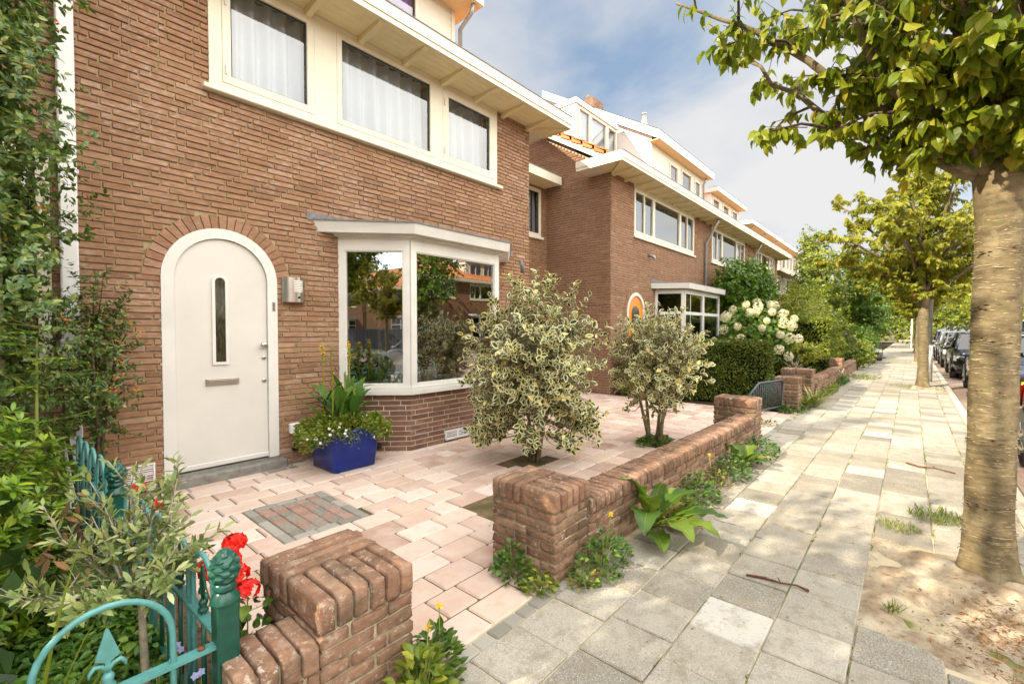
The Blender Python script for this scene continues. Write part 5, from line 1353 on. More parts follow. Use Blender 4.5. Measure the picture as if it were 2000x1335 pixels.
b = MB(); stems_to(b, None, [(0, 4.15, z) for z in np.linspace(.8, 5.5, 30)], tips[::4], r1=.0026, sag=-.02); b.build('branch', MT['stem_green'], t)
leaves('crown', P, D, N, S, T_OVAL, MT['lf_holly'], t)
def berries(name, pts, r_, mat, parent, per):
    for k in range(0, len(pts), per):
        b = MB()
        for p in pts[k:k+per]: b.lathe([(r_*.35, -r_*.95), (r_*.95, -r_*.3), (r_*.95, r_*.35), (r_*.35, r_*.95)], tuple(p), 6)
        b.build(name, MT[mat], parent)
t2, tips2 = shrub('firethorn', 'dark green firethorn with clusters of orange berries against the brick wall left of the door', (.46, 4.66, 0), (.46, 4.60, 1.12), (.36, .22, .88), 330, 13, .16, (.028, .046), T_OVAL, MT['lf_holly'], stems=4, stem_r=.016, seed=44, shell=.4, ntw=120)
bp = []
for k in NR.choice(len(tips2), 20, replace=False):
    for j in range(7): bp.append(tips2[k]+NR.normal(0, .016, 3)+np.array((0.01, -.03, 0)))
berries('berry_cluster', bp, .0065, 'berry', t2, 7)
bp = []
for k in NR.choice(len(tips), 20, replace=False):
    if tips[k][2] < 4:
        for j in range(6): bp.append(tips[k]+NR.normal(0, .015, 3)+np.array((0, -.03, 0)))
berries('berry_cluster', bp, .0065, 'berry', t, 6)
# feathery sapling in front of the berries
t = thing('sapling', (.15, 3.95, 0), 'light green sapling with feathery leaflets in front of the dark firethorn', 'sapling')
b = MB(); b.tube([(.15, 3.95, 0), (.16, 3.95, .8), (.17, 3.94, 1.35)], [.012, .010, .005], 6); PP = []; DD = []
r = random.Random(3)
for k in range(11):
    a = r.uniform(0, 6.28); z = .98+.04*k; L = r.uniform(.18, .3); d0 = np.array((math.cos(a), math.sin(a), .25)); p0 = np.array((.165, 3.945, z)); e = p0+d0*L-np.array((0, 0, .05))
    b.tube([p0, (p0+e)/2+np.array((0, 0, .02)), e], [.003, .002, .001], 4)
    for j in range(11):
        for sg in (-1, 1): PP.append(p0+(e-p0)*(.2+.8*j/11)+np.array((0, 0, .01))); DD.append(np.array((-d0[1]*sg, d0[0]*sg, -.15))+d0*.35)
b.build('stem', MT['stem_green'], t)
for k in range(11): leaves('frond', np.array(PP[k*22:k*22+22]), np.array(DD[k*22:k*22+22]), np.tile((0, 0, 1.0), (22, 1))+NR.normal(0, .2, (22, 3)), .038, T_OVAL, MT['lf_choisya'], t)
# bright rounded shrub: whorls of narrow leaflets
t = thing('shrub', (-.25, 3.15, 0), 'dense bright green shrub of whorled narrow leaves behind the green iron fence', 'shrub')
tips, d = crown_points(1500, (-.33, 3.05, .48), (.72, 1.0, .60), .72, seed=61, zmin=.02); tips = tips[tips[:, 0] < .37]
tips[:, 1] = np.minimum(tips[:, 1], 4.6)
d = tips-np.array((-.33, 3.05, .3)); dirs = unit(unit(d)+np.array((0, 0, .55))+NR.normal(0, .22, d.shape))
P, D, N, S = twig_leaves(tips, dirs, 17, .045, (.038, .066), .55, 1.0, 9, .12); leaves('foliage', P, D, N, S, T_LANCE, MT['lf_choisya'], t, width=1.35)
b = MB(); stems_to(b, None, [(-.3+.1*k, 3.0+.12*k, .15) for k in range(-3, 4)], tips[::9], r1=.003); b.build('stem', MT['twig'], t)
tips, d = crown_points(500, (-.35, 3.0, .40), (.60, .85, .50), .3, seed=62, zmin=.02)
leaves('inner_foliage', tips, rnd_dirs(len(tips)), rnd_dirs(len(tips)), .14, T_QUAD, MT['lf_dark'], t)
# dead brown fronds below it
t = thing('dead_fern', (.05, 2.45, .25), 'withered rust brown leaves hanging low in the bright shrub', 'dead leaves')
for c_, n in (((.23, 2.75, .62), 16), ((.14, 2.65, .50), 14), ((.20, 2.55, .38), 12)):
    PP = np.array(c_)+NR.normal(0, .03, (n, 3)); DD = np.stack([NR.normal(0, .6, n), -.5+NR.normal(0, .4, n), -.5+NR.normal(0, .4, n)], 1)
    leaves('frond', PP, DD, rnd_dirs(n)+np.array((0, -.5, .8)), NR.uniform(.04, .08, n), T_LANCE, MT['lf_brown'], t, width=1.3)
# ground cover between the fences
n = 15000
P = np.stack([NR.uniform(-.9, .455, n), NR.uniform(1.5, 3.2, n), np.zeros(n)], 1)
hmap = .05+.05*np.sin(P[:, 0]*7+1)*np.cos(P[:, 1]*6)+.035*np.sin(P[:, 0]*19)*np.sin(P[:, 1]*17)
P[:, 2] = np.maximum(NR.uniform(.0, 1, n)*(hmap+.09), .005)
o = leaves('ground_cover', P, rnd_dirs(n)*np.array((1, 1, .35)), rnd_dirs(n)*.45+np.array((0, 0, 1)), NR.uniform(.024, .050, n), T_BROAD, MT['lf_ground']); o['kind'] = 'stuff'
pw = thing('periwinkle', (.25, 1.85, .12), 'few small pale blue flowers scattered over the ground cover behind the hoop', 'flowers')
FP = []; FD = []; FN = []
for (fx, fy, fz) in [(.30+NR.uniform(-.16, .14), 1.75+NR.uniform(-.08, .3), .17+NR.uniform(0, .10)) for _ in range(16)]:
    nr = unit(np.array((NR.normal(0, .4)+.1, -.7, .6))); t1 = unit(np.cross(nr, (1, 0, .2))); tt = np.cross(nr, t1)
    for j in range(5): an = 2*math.pi*j/5; FP.append((fx, fy, fz)); FD.append(t1*math.cos(an)+tt*math.sin(an)); FN.append(nr)
leaves('petal', np.array(FP), np.array(FD), np.array(FN), .014, T_QUAD, MT['blue_petal'], pw, width=1.5)
b = MB()
for k in range(0, len(FP), 5): q = FP[k]; b.tube([(q[0], q[1], .02), q], .0012, 4)
b.build('stem', MT['stem_green'], pw)
# iris blades at the lower left
ir = thing('iris_plant', (.02, 1.92, 0), 'tall yellow green iris blades rising at the lower left corner behind the hoop', 'plant')
b = MB()
for (bx, by, az, lean, L, wd, dr) in ((.015, 1.74, .15, 1.44, .80, .017, .10), (.0, 1.72, .0, 1.36, .62, .014, .22), (-.03, 1.9, 2.6, 1.38, .5, .012, .3), (.04, 1.95, .3, 1.2, .42, .011, .4), (.0, 1.8, -.6, 1.25, .34, .010, .5), (.09, 1.98, .5, 1.15, .34, .010, .6), (.16, 2.0, 1.0, 1.0, .36, .010, .7), (-.05, 1.85, 1.4, 1.45, .56, .013, .1)): blade_leaf(b, (bx, by, 0), az, lean, L, wd, dr, 9)
b.build('blade', MT['lf_iris'], ir)
# little olive tree
ol = thing('olive_tree', (.335, 1.98, 0), 'small grey green olive tree on a thin pale stem beside the green fence', 'tree')
b = MB(); b.tube([(.335, 1.98, -.02), (.325, 1.985, .25), (.318, 1.985, .50), (.312, 1.985, .58)], [.013, .012, .011, .010], 8); b.build('trunk', MT['olive_bark'], ol)
b = MB(); r = random.Random(12); TP = []; TD = []
main = [(-.30, -.06, .10), (-.20, .10, .22), (-.08, .16, .30), (.06, .05, .30), (.13, .14, .24), (.17, -.08, .12), (.02, -.20, .10), (-.16, -.18, .06), (-.02, .0, .38), (.13, .02, .38), (-.10, -.02, .22), (.08, -.13, .20), (-.22, .02, .03)]
for m_ in main:
    s0 = np.array((.315, 1.985, r.uniform(.46, .57))); e = np.array((.315, 1.985, .52))+np.array(m_)*.90; mid = (s0+e)/2+np.array((r.uniform(-.02, .02), r.uniform(-.02, .02), -.035))
    b.tube([s0, mid, e], [.006, .0045, .002], 5); 
    for q in np.linspace(.35, 1, 6):
        p = (1-q)**2*s0+2*q*(1-q)*mid+q*q*e
        for j in range(2):
            d0 = unit(unit(e-s0)*.8+np.array([r.gauss(0, .6), r.gauss(0, .6), r.gauss(.25, .4)])); L = r.uniform(.06, .13); e2 = p+d0*L
            b.tube([p, e2], [.0025, .0012], 4); TP.append(e2); TD.append(d0)
b.build('branch', MT['olive_bark'], ol)
P, D, N, S = twig_leaves(np.array(TP), np.array(TD), 11, .12, (.028, .052), .8, .75, 4); leaves('crown', P, D, N, S, T_LANCE, MT['lf_olive'], ol, width=1.4)
# red geraniums on the courtyard side of the fence
def geranium(label, base, heads, nleaf, seed, spread):
    t = thing('geranium', base, label, 'flowers', 'red geraniums along the fence'); r = np.random.default_rng(seed); b = MB()
    for hx, hy, hz in heads:
        FP = []; FD = []; FN = []
        c = np.array((hx, hy, hz)); b.tube([(base[0]+(hx-base[0])*.4, base[1]+(hy-base[1])*.4, .06), (hx*.7+base[0]*.3, hy*.7+base[1]*.3, hz*.6), (hx, hy, hz-.02)], .0028, 5)
        for k in range(26):
            d = unit(r.normal(size=3)+np.array((0, -.2, .6))); f = c+d*.034*np.array((1, 1, .75)); nr = d; t1 = unit(np.cross(nr, (1, .3, .2))); tt = np.cross(nr, t1)
            for j in range(5): an = 2*math.pi*j/5+k; FP.append(f); FD.append(t1*math.cos(an)+tt*math.sin(an)+nr*.25); FN.append(nr)
        leaves('flower_head', np.array(FP), np.array(FD), np.array(FN), .022, T_QUAD, MT['red_petal'], t, width=1.6)
    b.build('stem', MT['stem_green'], t)
    P = np.array(base)+np.stack([r.uniform(-spread[0], spread[0], nleaf), r.uniform(-spread[1], spread[1], nleaf), r.uniform(.05, spread[2], nleaf)], 1)
    leaves('leaf', P, r.normal(size=(nleaf, 3))*np.array((1, 1, .35)), r.normal(0, .35, (nleaf, 3))+np.array((0, -.3, 1)), r.uniform(.035, .055, nleaf), T_BROAD, MT['lf_ground'], t, width=1.25)
geranium('red geranium with two large heads beside the nearest green post', (.62, 1.90, 0), [(.560, 1.80, .53), (.57, 1.86, .62), (.545, 1.84, .57), (.585, 1.78, .47), (.51, 1.92, .52), (.50, 1.98, .50)], 90, 5, (.09, .14, .42))
geranium('red geranium with few heads beside the white air vent, at the far post', (.55, 3.3, 0), [(.52, 3.22, .52), (.58, 3.05, .46)], 55, 6, (.10, .26, .30))

# =============================================================== clipped hedges, hydrangea, climber and shrubs of the next gardens
def hedge(label, p, q, th, h, mat, n, size, seed, z0=0.0, lean=0, top_bright=True):
    """hedge block: its long face runs p->q, thickness to the +X side"""
    t = thing('hedge', ((p[0]+q[0])/2+th/2, (p[1]+q[1])/2, 0), label, 'hedge'); r = np.random.default_rng(seed)
    p = np.array(p, float); q = np.array(q, float); d = q-p; L = np.linalg.norm(d); d /= L; nx = np.array((-d[1], d[0])); 
    if nx[0] > 0: nx = -nx
    A = np.array((L*h, L*h, th*h, th*h, L*th)); A = A/A.sum(); f = r.choice(5, n, p=A); u, v, w_ = r.uniform(0, 1, n), r.uniform(0, 1, n), r.uniform(0, 1, n)
    s = np.where(f == 2, 0, np.where(f == 3, 1, u))*L; k = np.where(f == 0, 0, np.where(f == 1, 1, v))*th; z = np.where(f == 4, 1, w_)*h
    wob = .025*np.sin(s*6+z*5)+.02*np.sin(z*13+s*3); dep = np.abs(r.normal(0, .03, n))
    out = np.stack([np.where(f == 0, 1, np.where(f == 1, -1, 0))[:, None]*nx[None, :], np.where(f == 2, -1, np.where(f == 3, 1, 0))[:, None]*d[None, :]], 0).sum(0)
    O = np.concatenate([out, np.where(f == 4, 1, 0)[:, None]], 1).astype(float)
    P = np.concatenate([p+d*s[:, None]-nx*k[:, None], z[:, None]], 1)+O*(wob-dep)[:, None]+r.normal(0, .012, (n, 3))
    P[:, 2] = np.maximum(P[:, 2], .02)
    D = O*.55+r.normal(0, .6, (n, 3))+np.array((0, 0, .35)); N = O+r.normal(0, .45, (n, 3))+np.array((0, 0, .3))
    leaves('foliage', P, D, N, r.uniform(size[0], size[1], n), T_QUAD, MT[mat], t)
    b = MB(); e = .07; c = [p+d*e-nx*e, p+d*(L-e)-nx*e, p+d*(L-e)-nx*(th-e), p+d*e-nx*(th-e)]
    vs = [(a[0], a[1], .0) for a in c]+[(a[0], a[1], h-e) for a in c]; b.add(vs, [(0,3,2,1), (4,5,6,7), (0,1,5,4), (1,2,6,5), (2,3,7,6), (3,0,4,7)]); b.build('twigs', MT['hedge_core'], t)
    return t
hedge('broad dark clipped yew hedge behind the grey gate and the smaller holly', (8.80, 4.60), (9.72, 1.98), .85, 1.175, 'lf_yew', 30000, (.035, .06), 3)
hedge('taller lighter clipped hedge block beyond the ball topped shrub', (15.7, 4.0), (15.75, 1.80), 2.2, 1.72, 'lf_priv', 18000, (.05, .085), 4)
t, tips = shrub('hydrangea', 'big hydrangea covered in round cream flower heads above the dark clipped hedge', (13.2, 3.05, 0), (13.1, 3.0, 1.12), (1.25, .85, 1.0), 700, 9, .25, (.09, .15), T_OVAL, MT['lf_wist'], stems=7, stem_r=.03, seed=71, shell=.6, ntw=60, spreadbase=.4)
r = np.random.default_rng(8); FP = []; FD = []; FN = []; heads = []
tries = 0
while len(heads) < 46 and tries < 4000:
    tries += 1; d = unit(r.normal(size=3)+np.array((-.75, -.3, .30))); c = np.array((13.1, 3.0, 1.12))+d*np.array((1.30, .92, 1.10))*r.uniform(.92, 1.06)-np.array((.15, 0, .05))
    if c[2] < .75 or any(np.linalg.norm(c-h_) < .26 for h_ in heads): continue
    heads.append(c); R0 = r.uniform(.07, .12); FP = []; FD = []; FN = []
    for k in range(80):
        e = unit(r.normal(size=3)); f = c+e*R0*np.array((1, 1, 1.1))*r.uniform(.85, 1.05); t1 = unit(np.cross(e, (.3, .2, 1))); tt = np.cross(e, t1); 
        for j in range(3): an = 2*math.pi*j/3+k; FP.append(f); FD.append(t1*math.cos(an)+tt*math.sin(an)+e*.2); FN.append(e)
    leaves('flower_head', np.array(FP), np.array(FD), np.array(FN), .030, T_QUAD, MT['hyd_petal'], t, width=1.5)
def cluster_plant(name, label, base, lumps, nleaf, size, T, mat, trunk=None, cat='shrub', group=None, seed=1, droop=.1, shell=.5, part='foliage', tmat='twig', per=8, twig=.3, core=None):
    """foliage as many sprays round several lumps; lumps = [(centre, radii)]"""
    t = thing(name, base, label, cat, group); r = np.random.default_rng(seed); vol = np.array([np.prod(q[1])**(2/3) for q in lumps]); vol = vol/vol.sum()
    TP = []; TDr = []
    for i, (c, rad) in enumerate(lumps):
        m_ = max(4, int(nleaf/per*vol[i])); p, d = crown_points(m_, c, rad, shell, seed=seed*7+i); TP.append(p); TDr.append(d)
    TP = np.concatenate(TP); TDr = np.concatenate(TDr); TP[:, 2] = np.maximum(TP[:, 2], .08)
    dirs = unit(TDr+np.array((0, 0, .25))+r.normal(0, .35, TP.shape)); P, D, N, S = twig_leaves(TP, dirs, per, twig, size, .6, .8, seed+3, droop)
    if isinstance(mat, str): mat = MT[mat]
    if trunk:
        b = MB(); tr, pts = trunk; b.tube(pts, [tr*(1-.6*k/(len(pts)-1)) for k in range(len(pts))], 9); b.build('trunk', MT[tmat], t)
        b = MB(); forks = [np.array(pts[-1])*(1-q)+np.array(pts[-2])*q for q in np.linspace(0, 1, 6)]
        for c, rad in lumps:
            b.tube([forks[3], (np.array(forks[3])+np.array(c))/2+np.array((0, 0, -.1)), c], [tr*.4, tr*.3, tr*.1], 6); forks.append(np.array(c))
        stems_to(b, None, forks, TP[::max(1, len(TP)//90)], r1=tr*.05+.002); b.build('branch', MT[tmat], t)
    leaves(part, P, D, N, S, T, mat, t)
    return t
cluster_plant('climber', 'big green climber covering the fronts between the first and second house of the row', (16.4, 4.5, 0),
    [((15.2, 4.15, 2.75), (.9, .6, .95)), ((16.3, 4.05, 3.05), (1.1, .7, .85)), ((17.6, 4.1, 2.95), (1.1, .7, .85)), ((18.8, 4.15, 2.6), (1.0, .6, .85)), ((15.2, 4.25, 1.2), (.8, .5, 1.1)), ((16.6, 4.1, 1.5), (1.1, .6, 1.1)), ((18.3, 4.2, 1.3), (1.2, .5, 1.1))], 20000, (.09, .17), T_OVAL, 'lf_wist', trunk=(.06, [(16.4, 4.6, 0), (16.4, 4.55, 1.0), (16.5, 4.4, 2.0)]), seed=81, droop=.35, cat='climbing plant')
cluster_plant('ball_shrub', 'small ball topped shrub on a bare stem behind the farther garden wall', (13.05, 2.0, 0), [((13.05, 2.0, .86), (.50, .50, .33))], 2600, (.045, .075), T_OVAL, 'lf_lime', trunk=(.028, [(13.05, 2.0, 0), (13.04, 2.0, .4), (13.05, 2.0, .75)]), seed=82, tmat='grey_bark', twig=.1)
t = thing('dry_shrub', (12.0, 2.0, 0), 'bleached leafless small shrub beside the ball topped shrub', 'shrub')
b = MB(); r = random.Random(5); b.tube([(12.0, 2.0, 0), (12.0, 2.0, .55)], [.05, .04], 7)
for k in range(22):
    a, e, L = r.uniform(0, 6.28), r.uniform(.3, 1.4), r.uniform(.15, .42); p0 = np.array((12.0, 2.0, .5+r.uniform(-.1, .05))); b.tube([p0, p0+np.array((math.cos(a)*math.cos(e), math.sin(a)*math.cos(e), math.sin(e)))*L], [.012, .004], 4)
b.build('branch', MT['olive_bark'], t)
cluster_plant('shrub', 'airy lime green shrub arching beside the tall hedge block', (19.5, 2.9, 0), [((19.3, 2.7, 1.5), (1.0, .8, 1.1)), ((20.6, 3.2, 2.2), (1.2, 1.0, 1.2)), ((19.8, 2.2, .8), (.8, .6, .7))], 9000, (.08, .15), T_LANCE, 'lf_lime', trunk=(.05, [(19.6, 2.9, 0), (19.7, 2.9, .8), (19.9, 2.9, 1.5)]), seed=83, droop=.4)
cluster_plant('shrub', 'loose pale green bush leaning over the wall, in front of the long house row', (22.5, 3.2, 0), [((22.2, 3.3, 2.1), (1.3, 1.1, 1.3)), ((23.6, 3.6, 2.8), (1.2, 1.0, 1.2)), ((24.6, 3.0, 1.6), (1.2, 1.0, 1.2)), ((22.8, 2.2, 1.1), (1.0, .7, .9))], 9000, (.09, .16), T_OVAL, 'lf_priv', trunk=(.06, [(22.7, 3.3, 0), (22.8, 3.3, 1.0), (23.0, 3.3, 2.0)]), seed=84, droop=.3)
cluster_plant('rose_bush', 'low reddish tinged bush spilling onto the pavement by the far brick wall', (20.6, 1.45, 0), [((20.4, 1.40, .62), (.8, .55, .62)), ((21.6, 1.35, .60), (.8, .5, .55))], 4200, (.05, .09), T_OVAL, 'lf_priv', trunk=(.02, [(20.6, 1.45, 0), (20.6, 1.45, .25), (20.6, 1.45, .5)]), seed=85)
cluster_plant('tree', 'mid green bushy tree in a far front garden before the long house row', (27.0, 3.6, 0), [((26.6, 3.7, 3.9), (1.5, 1.3, 1.5)), ((27.8, 3.6, 4.9), (1.5, 1.4, 1.3)), ((28.3, 3.2, 3.2), (1.5, 1.2, 1.4)), ((26.4, 3.2, 2.2), (1.2, 1.1, 1.1)), ((28.0, 4.0, 5.9), (.9, .8, .9))], 9000, (.10, .19), T_OVAL, 'lf_priv', trunk=(.13, [(27.1, 3.6, 0), (27.1, 3.6, 1.4), (27.3, 3.6, 2.8)]), cat='tree', seed=86)
cluster_plant('tree', 'dense dark green tree overhanging the far pavement', (31.5, 2.2, 0), [((31.0, 2.1, 3.6), (1.7, 1.5, 1.7)), ((32.5, 2.0, 4.6), (1.7, 1.5, 1.5)), ((32.8, 1.8, 2.8), (1.7, 1.3, 1.5)), ((30.9, 1.9, 2.0), (1.4, 1.2, 1.2))], 9000, (.12, .22), T_OVAL, 'lf_wist', trunk=(.14, [(31.6, 2.2, 0), (31.6, 2.2, 1.2), (31.8, 2.1, 2.6)]), cat='tree', seed=87)
cluster_plant('shrub', 'dark bush at the edge of the far pavement, under the dense tree', (26.5, 1.9, 0), [((26.3, 1.9, .8), (1.2, .7, .8)), ((28.2, 1.9, 1.0), (1.3, .7, 1.0)), ((30.0, 1.7, .8), (1.2, .6, .8))], 5000, (.08, .15), T_OVAL, 'lf_wist', seed=88)
cluster_plant('tree', 'far rounded tree at the end of the pavement', (46, 2.6, 0), [((45, 2.4, 3.2), (2.2, 1.8, 2.4)), ((48, 2.6, 4.4), (2.6, 2.0, 2.4)), ((51, 2.3, 3.0), (2.6, 1.8, 2.4))], 6000, (.18, .32), T_QUAD, 'lf_priv', trunk=(.16, [(46, 2.6, 0), (46.2, 2.6, 1.5), (46.8, 2.6, 2.6)]), cat='tree', seed=89)
# small black lantern on a short post by the far wall
t = thing('garden_lantern', (17.2, 1.95, 0), 'small black garden lantern on a post in front of the tall hedge block', 'lantern')
b = MB(); b.tube([(17.2, 1.95, 0), (17.2, 1.95, .78)], .022, 8); b.build('post', MT['black'], t)
b = MB(); b.lathe([(.05, .78), (.085, .95), (.10, .96), (.02, 1.05)], (17.2, 1.95, 0), 8); b.build('lamp_head', MT['zinc'], t)

cluster_plant('shrub', 'mass of green bushes closing the far end of the pavement', (64, 1.2, 0), [((63, .4, 1.2), (1.6, 1.5, 1.3)), ((64, 2.6, 1.8), (1.8, 1.6, 1.8)), ((66, -1.2, 1.0), (1.6, 1.2, 1.0)), ((67, 4.2, 2.2), (2, 2, 2.2))], 3500, (.18, .34), T_QUAD, 'lf_priv', seed=189)
# =============================================================== street trees
def cherry(t, seed, base, limbs, per_leaf, size, T, leafmat, trunk_pts, trunk_r, nside=7, ntw=5, flare=True, leaf_droop=.75, n_trunk=28, k0=.22):
    r = random.Random(seed); b = MB()
    # trunk with swellings and root flare
    vs = []; n = n_trunk; rows = 40; P0 = np.array(trunk_pts)
    for j in range(rows):
        f = j/(rows-1); k = f*(len(P0)-1); i = min(int(k), len(P0)-2); p = P0[i]*(1-(k-i))+P0[i+1]*(k-i)
        rr = trunk_r*(1-.06*f)*(1+.018*math.sin(f*31+seed))
        fl = math.exp(-(f*15.0)) if flare else 0; hd = max(0, f-.90)*1.9
        for q in range(n):
            a = 2*math.pi*q/n; lob = .5+.5*math.cos(a*5+seed)
            R_ = rr*(1+fl*(.15+.60*lob)+hd*(1+.35*math.cos(a*4+1))+.012*math.sin(a*3+f*14))
            vs.append((p[0]+R_*math.cos(a), p[1]+R_*math.sin(a), p[2]))
    b.add(vs, [(j*n+q, j*n+(q+1) % n, (j+1)*n+(q+1) % n, (j+1)*n+q) for j in range(rows-1) for q in range(n)]+[tuple(range((rows-1)*n, rows*n))], 0, True)
    rl = random.Random(99)
    if k0 > .1:                                            # crisp lenticels and corky bands on the nearest trunk
        for k in range(1150):
            z = rl.uniform(.10, 2.05); a0 = rl.uniform(0, 6.283); l = rl.choice((.012, .018, .022, .03, .045, .06))*rl.uniform(.7, 1.3); th = rl.uniform(.0011, .0022); f = (z-P0[0][2])/(P0[-1][2]-P0[0][2])
            kk = f*(len(P0)-1); i = min(int(kk), len(P0)-2); p = P0[i]*(1-(kk-i))+P0[i+1]*(kk-i); m_ = max(2, int(l/.008)); row = []
            sk = rl.uniform(-.08, .08)
            for q in range(m_+1):
                a = a0+(q/m_-.5)*l/trunk_r; R_ = trunk_r*(1-.06*f)*(1+.018*math.sin(f*31+seed))*1.0+.012*trunk_r*math.sin(a*3+f*14)+trunk_r*math.exp(-f*15.0)*(.15+.60*(.5+.5*math.cos(a*5+seed)))+.0016
                tt = th*math.sin(math.pi*(q+.35)/(m_+.7)); row.append([(p[0]+R_*math.cos(a), p[1]+R_*math.sin(a), z+sk*(q/m_-.5)*l+d) for d in (-tt, tt)])
            b.add([e for rw in row for e in rw], [(2*q, 2*q+2, 2*q+3, 2*q+1) for q in range(m_)], 1)
        for zb, n_ in ((.42, 30), (.78, 34), (1.05, 40), (1.34, 40), (1.52, 46), (1.83, 40)):
            for k in range(n_):
                z = zb+rl.gauss(0, .012); a = rl.uniform(0, 6.283); f = z/2.2; kk = f*(len(P0)-1); i = min(int(kk), len(P0)-2); p = P0[i]*(1-(kk-i))+P0[i+1]*(kk-i); R_ = trunk_r*(1-.06*f)*1.004; c_ = np.array((p[0]+R_*math.cos(a), p[1]+R_*math.sin(a), z)); ux = np.array((-math.sin(a), math.cos(a), 0)); ur = np.array((math.cos(a), math.sin(a), 0)); L_ = rl.uniform(.006, .018); H_ = rl.uniform(.002, .005)
                b.add([c_-ux*L_, c_+np.array((0, 0, H_)), c_+ux*L_, c_-np.array((0, 0, H_)), c_+ur*.005], [(0, 3, 4), (3, 2, 4), (2, 1, 4), (1, 0, 4)], rl.choice((0, 2, 2, 1)))
    b.build('trunk', [MT['cherry_bark'], MT['lenticel'], MT['cork']], t)
    br = MB(); tw = MB(); TP = []; TD = []
    head = P0[-1]
    for L in limbs:
        pts = [np.array(head)+np.array((0, 0, -.10))]+[np.array(p) for p in L[0]]; r0 = L[1]
        fine = []
        for i in range(len(pts)-1):
            for q in np.linspace(0, 1, 5)[:-1]: fine.append(pts[i]*(1-q)+pts[i+1]*q+np.array([r.gauss(0, .012) for _ in range(3)]))
        fine.append(pts[-1]); m = len(fine)
        br.tube(fine, [r0*(1-.82*(k/(m-1))) for k in range(m)], 8)
        tot = m-1
        for s in range(nside):
            k = int(tot*(k0+(1-k0)*(s+r.random()*.6)/nside)); k = min(k, tot-1); p = fine[k]; d0 = unit(np.array(fine[min(k+1, tot)]-fine[max(k-1, 0)]))
            d = unit(d0*.55+np.array([r.gauss(0, .75), r.gauss(0, .75), r.gauss(.10, .40)])); Ls = r.uniform(.35, .85)*L[2]
            q1 = p+d*Ls*.5+np.array((0, 0, .04)); q2 = p+d*Ls+np.array((0, 0, -.03))
            rr = r0*(1-.8*k/tot)*.45+.003; tw.tube([p, q1, q2], [rr, rr*.65, .003], 5, 0, False)
            for g in range(ntw):
                u = .3+.7*(g+r.random())/ntw; p2 = p*(1-u)**2+q1*2*u*(1-u)+q2*u*u
                e = unit(d*.6+np.array([r.gauss(0, .7), r.gauss(0, .7), r.gauss(-.02, .45)])); l2 = r.uniform(.14, .34)*min(1, L[2])
                tw.tube([p2, p2+e*l2], [.0035, .0015], 4, 0, False); TP.append(p2+e*l2); TD.append(e)
            TP.append(q2); TD.append(d)
        TP.append(fine[-1]); TD.append(unit(fine[-1]-fine[-3]))
    br.build('limb', MT['cherry_bark'], t); tw.build('twig', MT['twig'], t)
    TP = np.array(TP); TD = np.array(TD); P, D, N, S = twig_leaves(TP, TD, per_leaf, .22, size, .45, .55, seed+2, leaf_droop)
    leaves('crown', P, D, N, S, T, MT[leafmat], t)
    return len(P)
rt = random.Random(77)
tx, ty = TREE1
lim = []
def limb(az, el, L, r0, sc=1.0, sag=.10):
    az, el = R(az), R(el); ca, sa = math.cos(az), math.sin(az); h = np.array((tx, ty, 2.30))
    p = [h+np.array((ca*math.cos(el*1.0)*L*f, sa*math.cos(el)*L*f, math.sin(el)*L*f+sag*math.sin(f*3.1)*L*.2)) for f in (.35, .7, 1.0)]
    lim.append((p, r0, sc))
for az_, el_, L_ in ((140, 48, .6), (100, 50, .55), (60, 45, .5), (170, 45, .7), (120, 55, .9), (210, 45, .5), (-160, 45, .7), (20, 45, .5), (-40, 48, .5), (-100, 45, .5), (85, 55, 1.0), (150, 58, 1.2)): limb(az_, el_, L_, .016, .5)
for az_, el_, L_ in ((130, 52, 1.6), (160, 50, 1.4), (100, 60, 1.9), (75, 62, 1.5), (185, 55, 1.3), (225, 55, 1.2), (-110, 55, 1.2), (0, 48, 1.3), (145, 70, 1.9), (110, 50, .8), (140, 48, .5), (180, 45, .45), (230, 45, .4), (-90, 45, .4)): limb(az_, el_, L_, .022, .55)
# explicit limbs reaching to the left over the pavement, then a vase of rising ones
lim.append(([(3.45, .25, 2.80), (3.25, .75, 3.28), (3.05, 1.22, 3.58)], .036, .6))
lim.append(([(3.35, .10, 2.75), (2.95, .35, 3.30), (2.60, .60, 3.70)], .036, .6))
lim.append(([(3.68, .20, 2.60), (3.75, .65, 3.05), (3.7, 1.1, 3.55)], .036, .8))
lim.append(([(3.40, -.05, 2.60), (3.15, .12, 3.0), (2.85, .22, 3.35)], .028, .6))
lim.append(([(3.58, -.05, 2.50), (3.50, .15, 2.70), (3.42, .32, 2.92)], .022, .45))
for az, el, L, r0 in ((150, 62, 2.6, .045), (95, 66, 2.8, .048), (60, 56, 2.6, .042), (20, 45, 2.6, .05), (-20, 58, 2.8, .055), (-60, 50, 2.4, .045), (-100, 54, 2.5, .045), (-145, 52, 2.2, .04), (180, 55, 2.2, .04), (-170, 74, 3.0, .06), (10, 76, 3.1, .06), (120, 56, 2.1, .035), (200, 52, 1.5, .03), (-120, 48, 1.5, .03), (-75, 50, 1.5, .03), (-30, 50, 1.6, .03)):
    limb(az, el, L, r0)
t = thing('street_tree', (tx, ty, 0), 'nearest cherry street tree with thick banded trunk and leafy branches overhanging the top right', 'tree', 'cherry street trees')
tree1 = t
cherry(t, 3, (tx, ty), lim, 8, (.058, .10), T_BROAD, 'lf_cherry', [(tx, ty, -.02), (tx+.005, ty, .5), (tx, ty-.005, 1.2), (tx+.005, ty-.015, 2.32)], .104, nside=7, ntw=4)
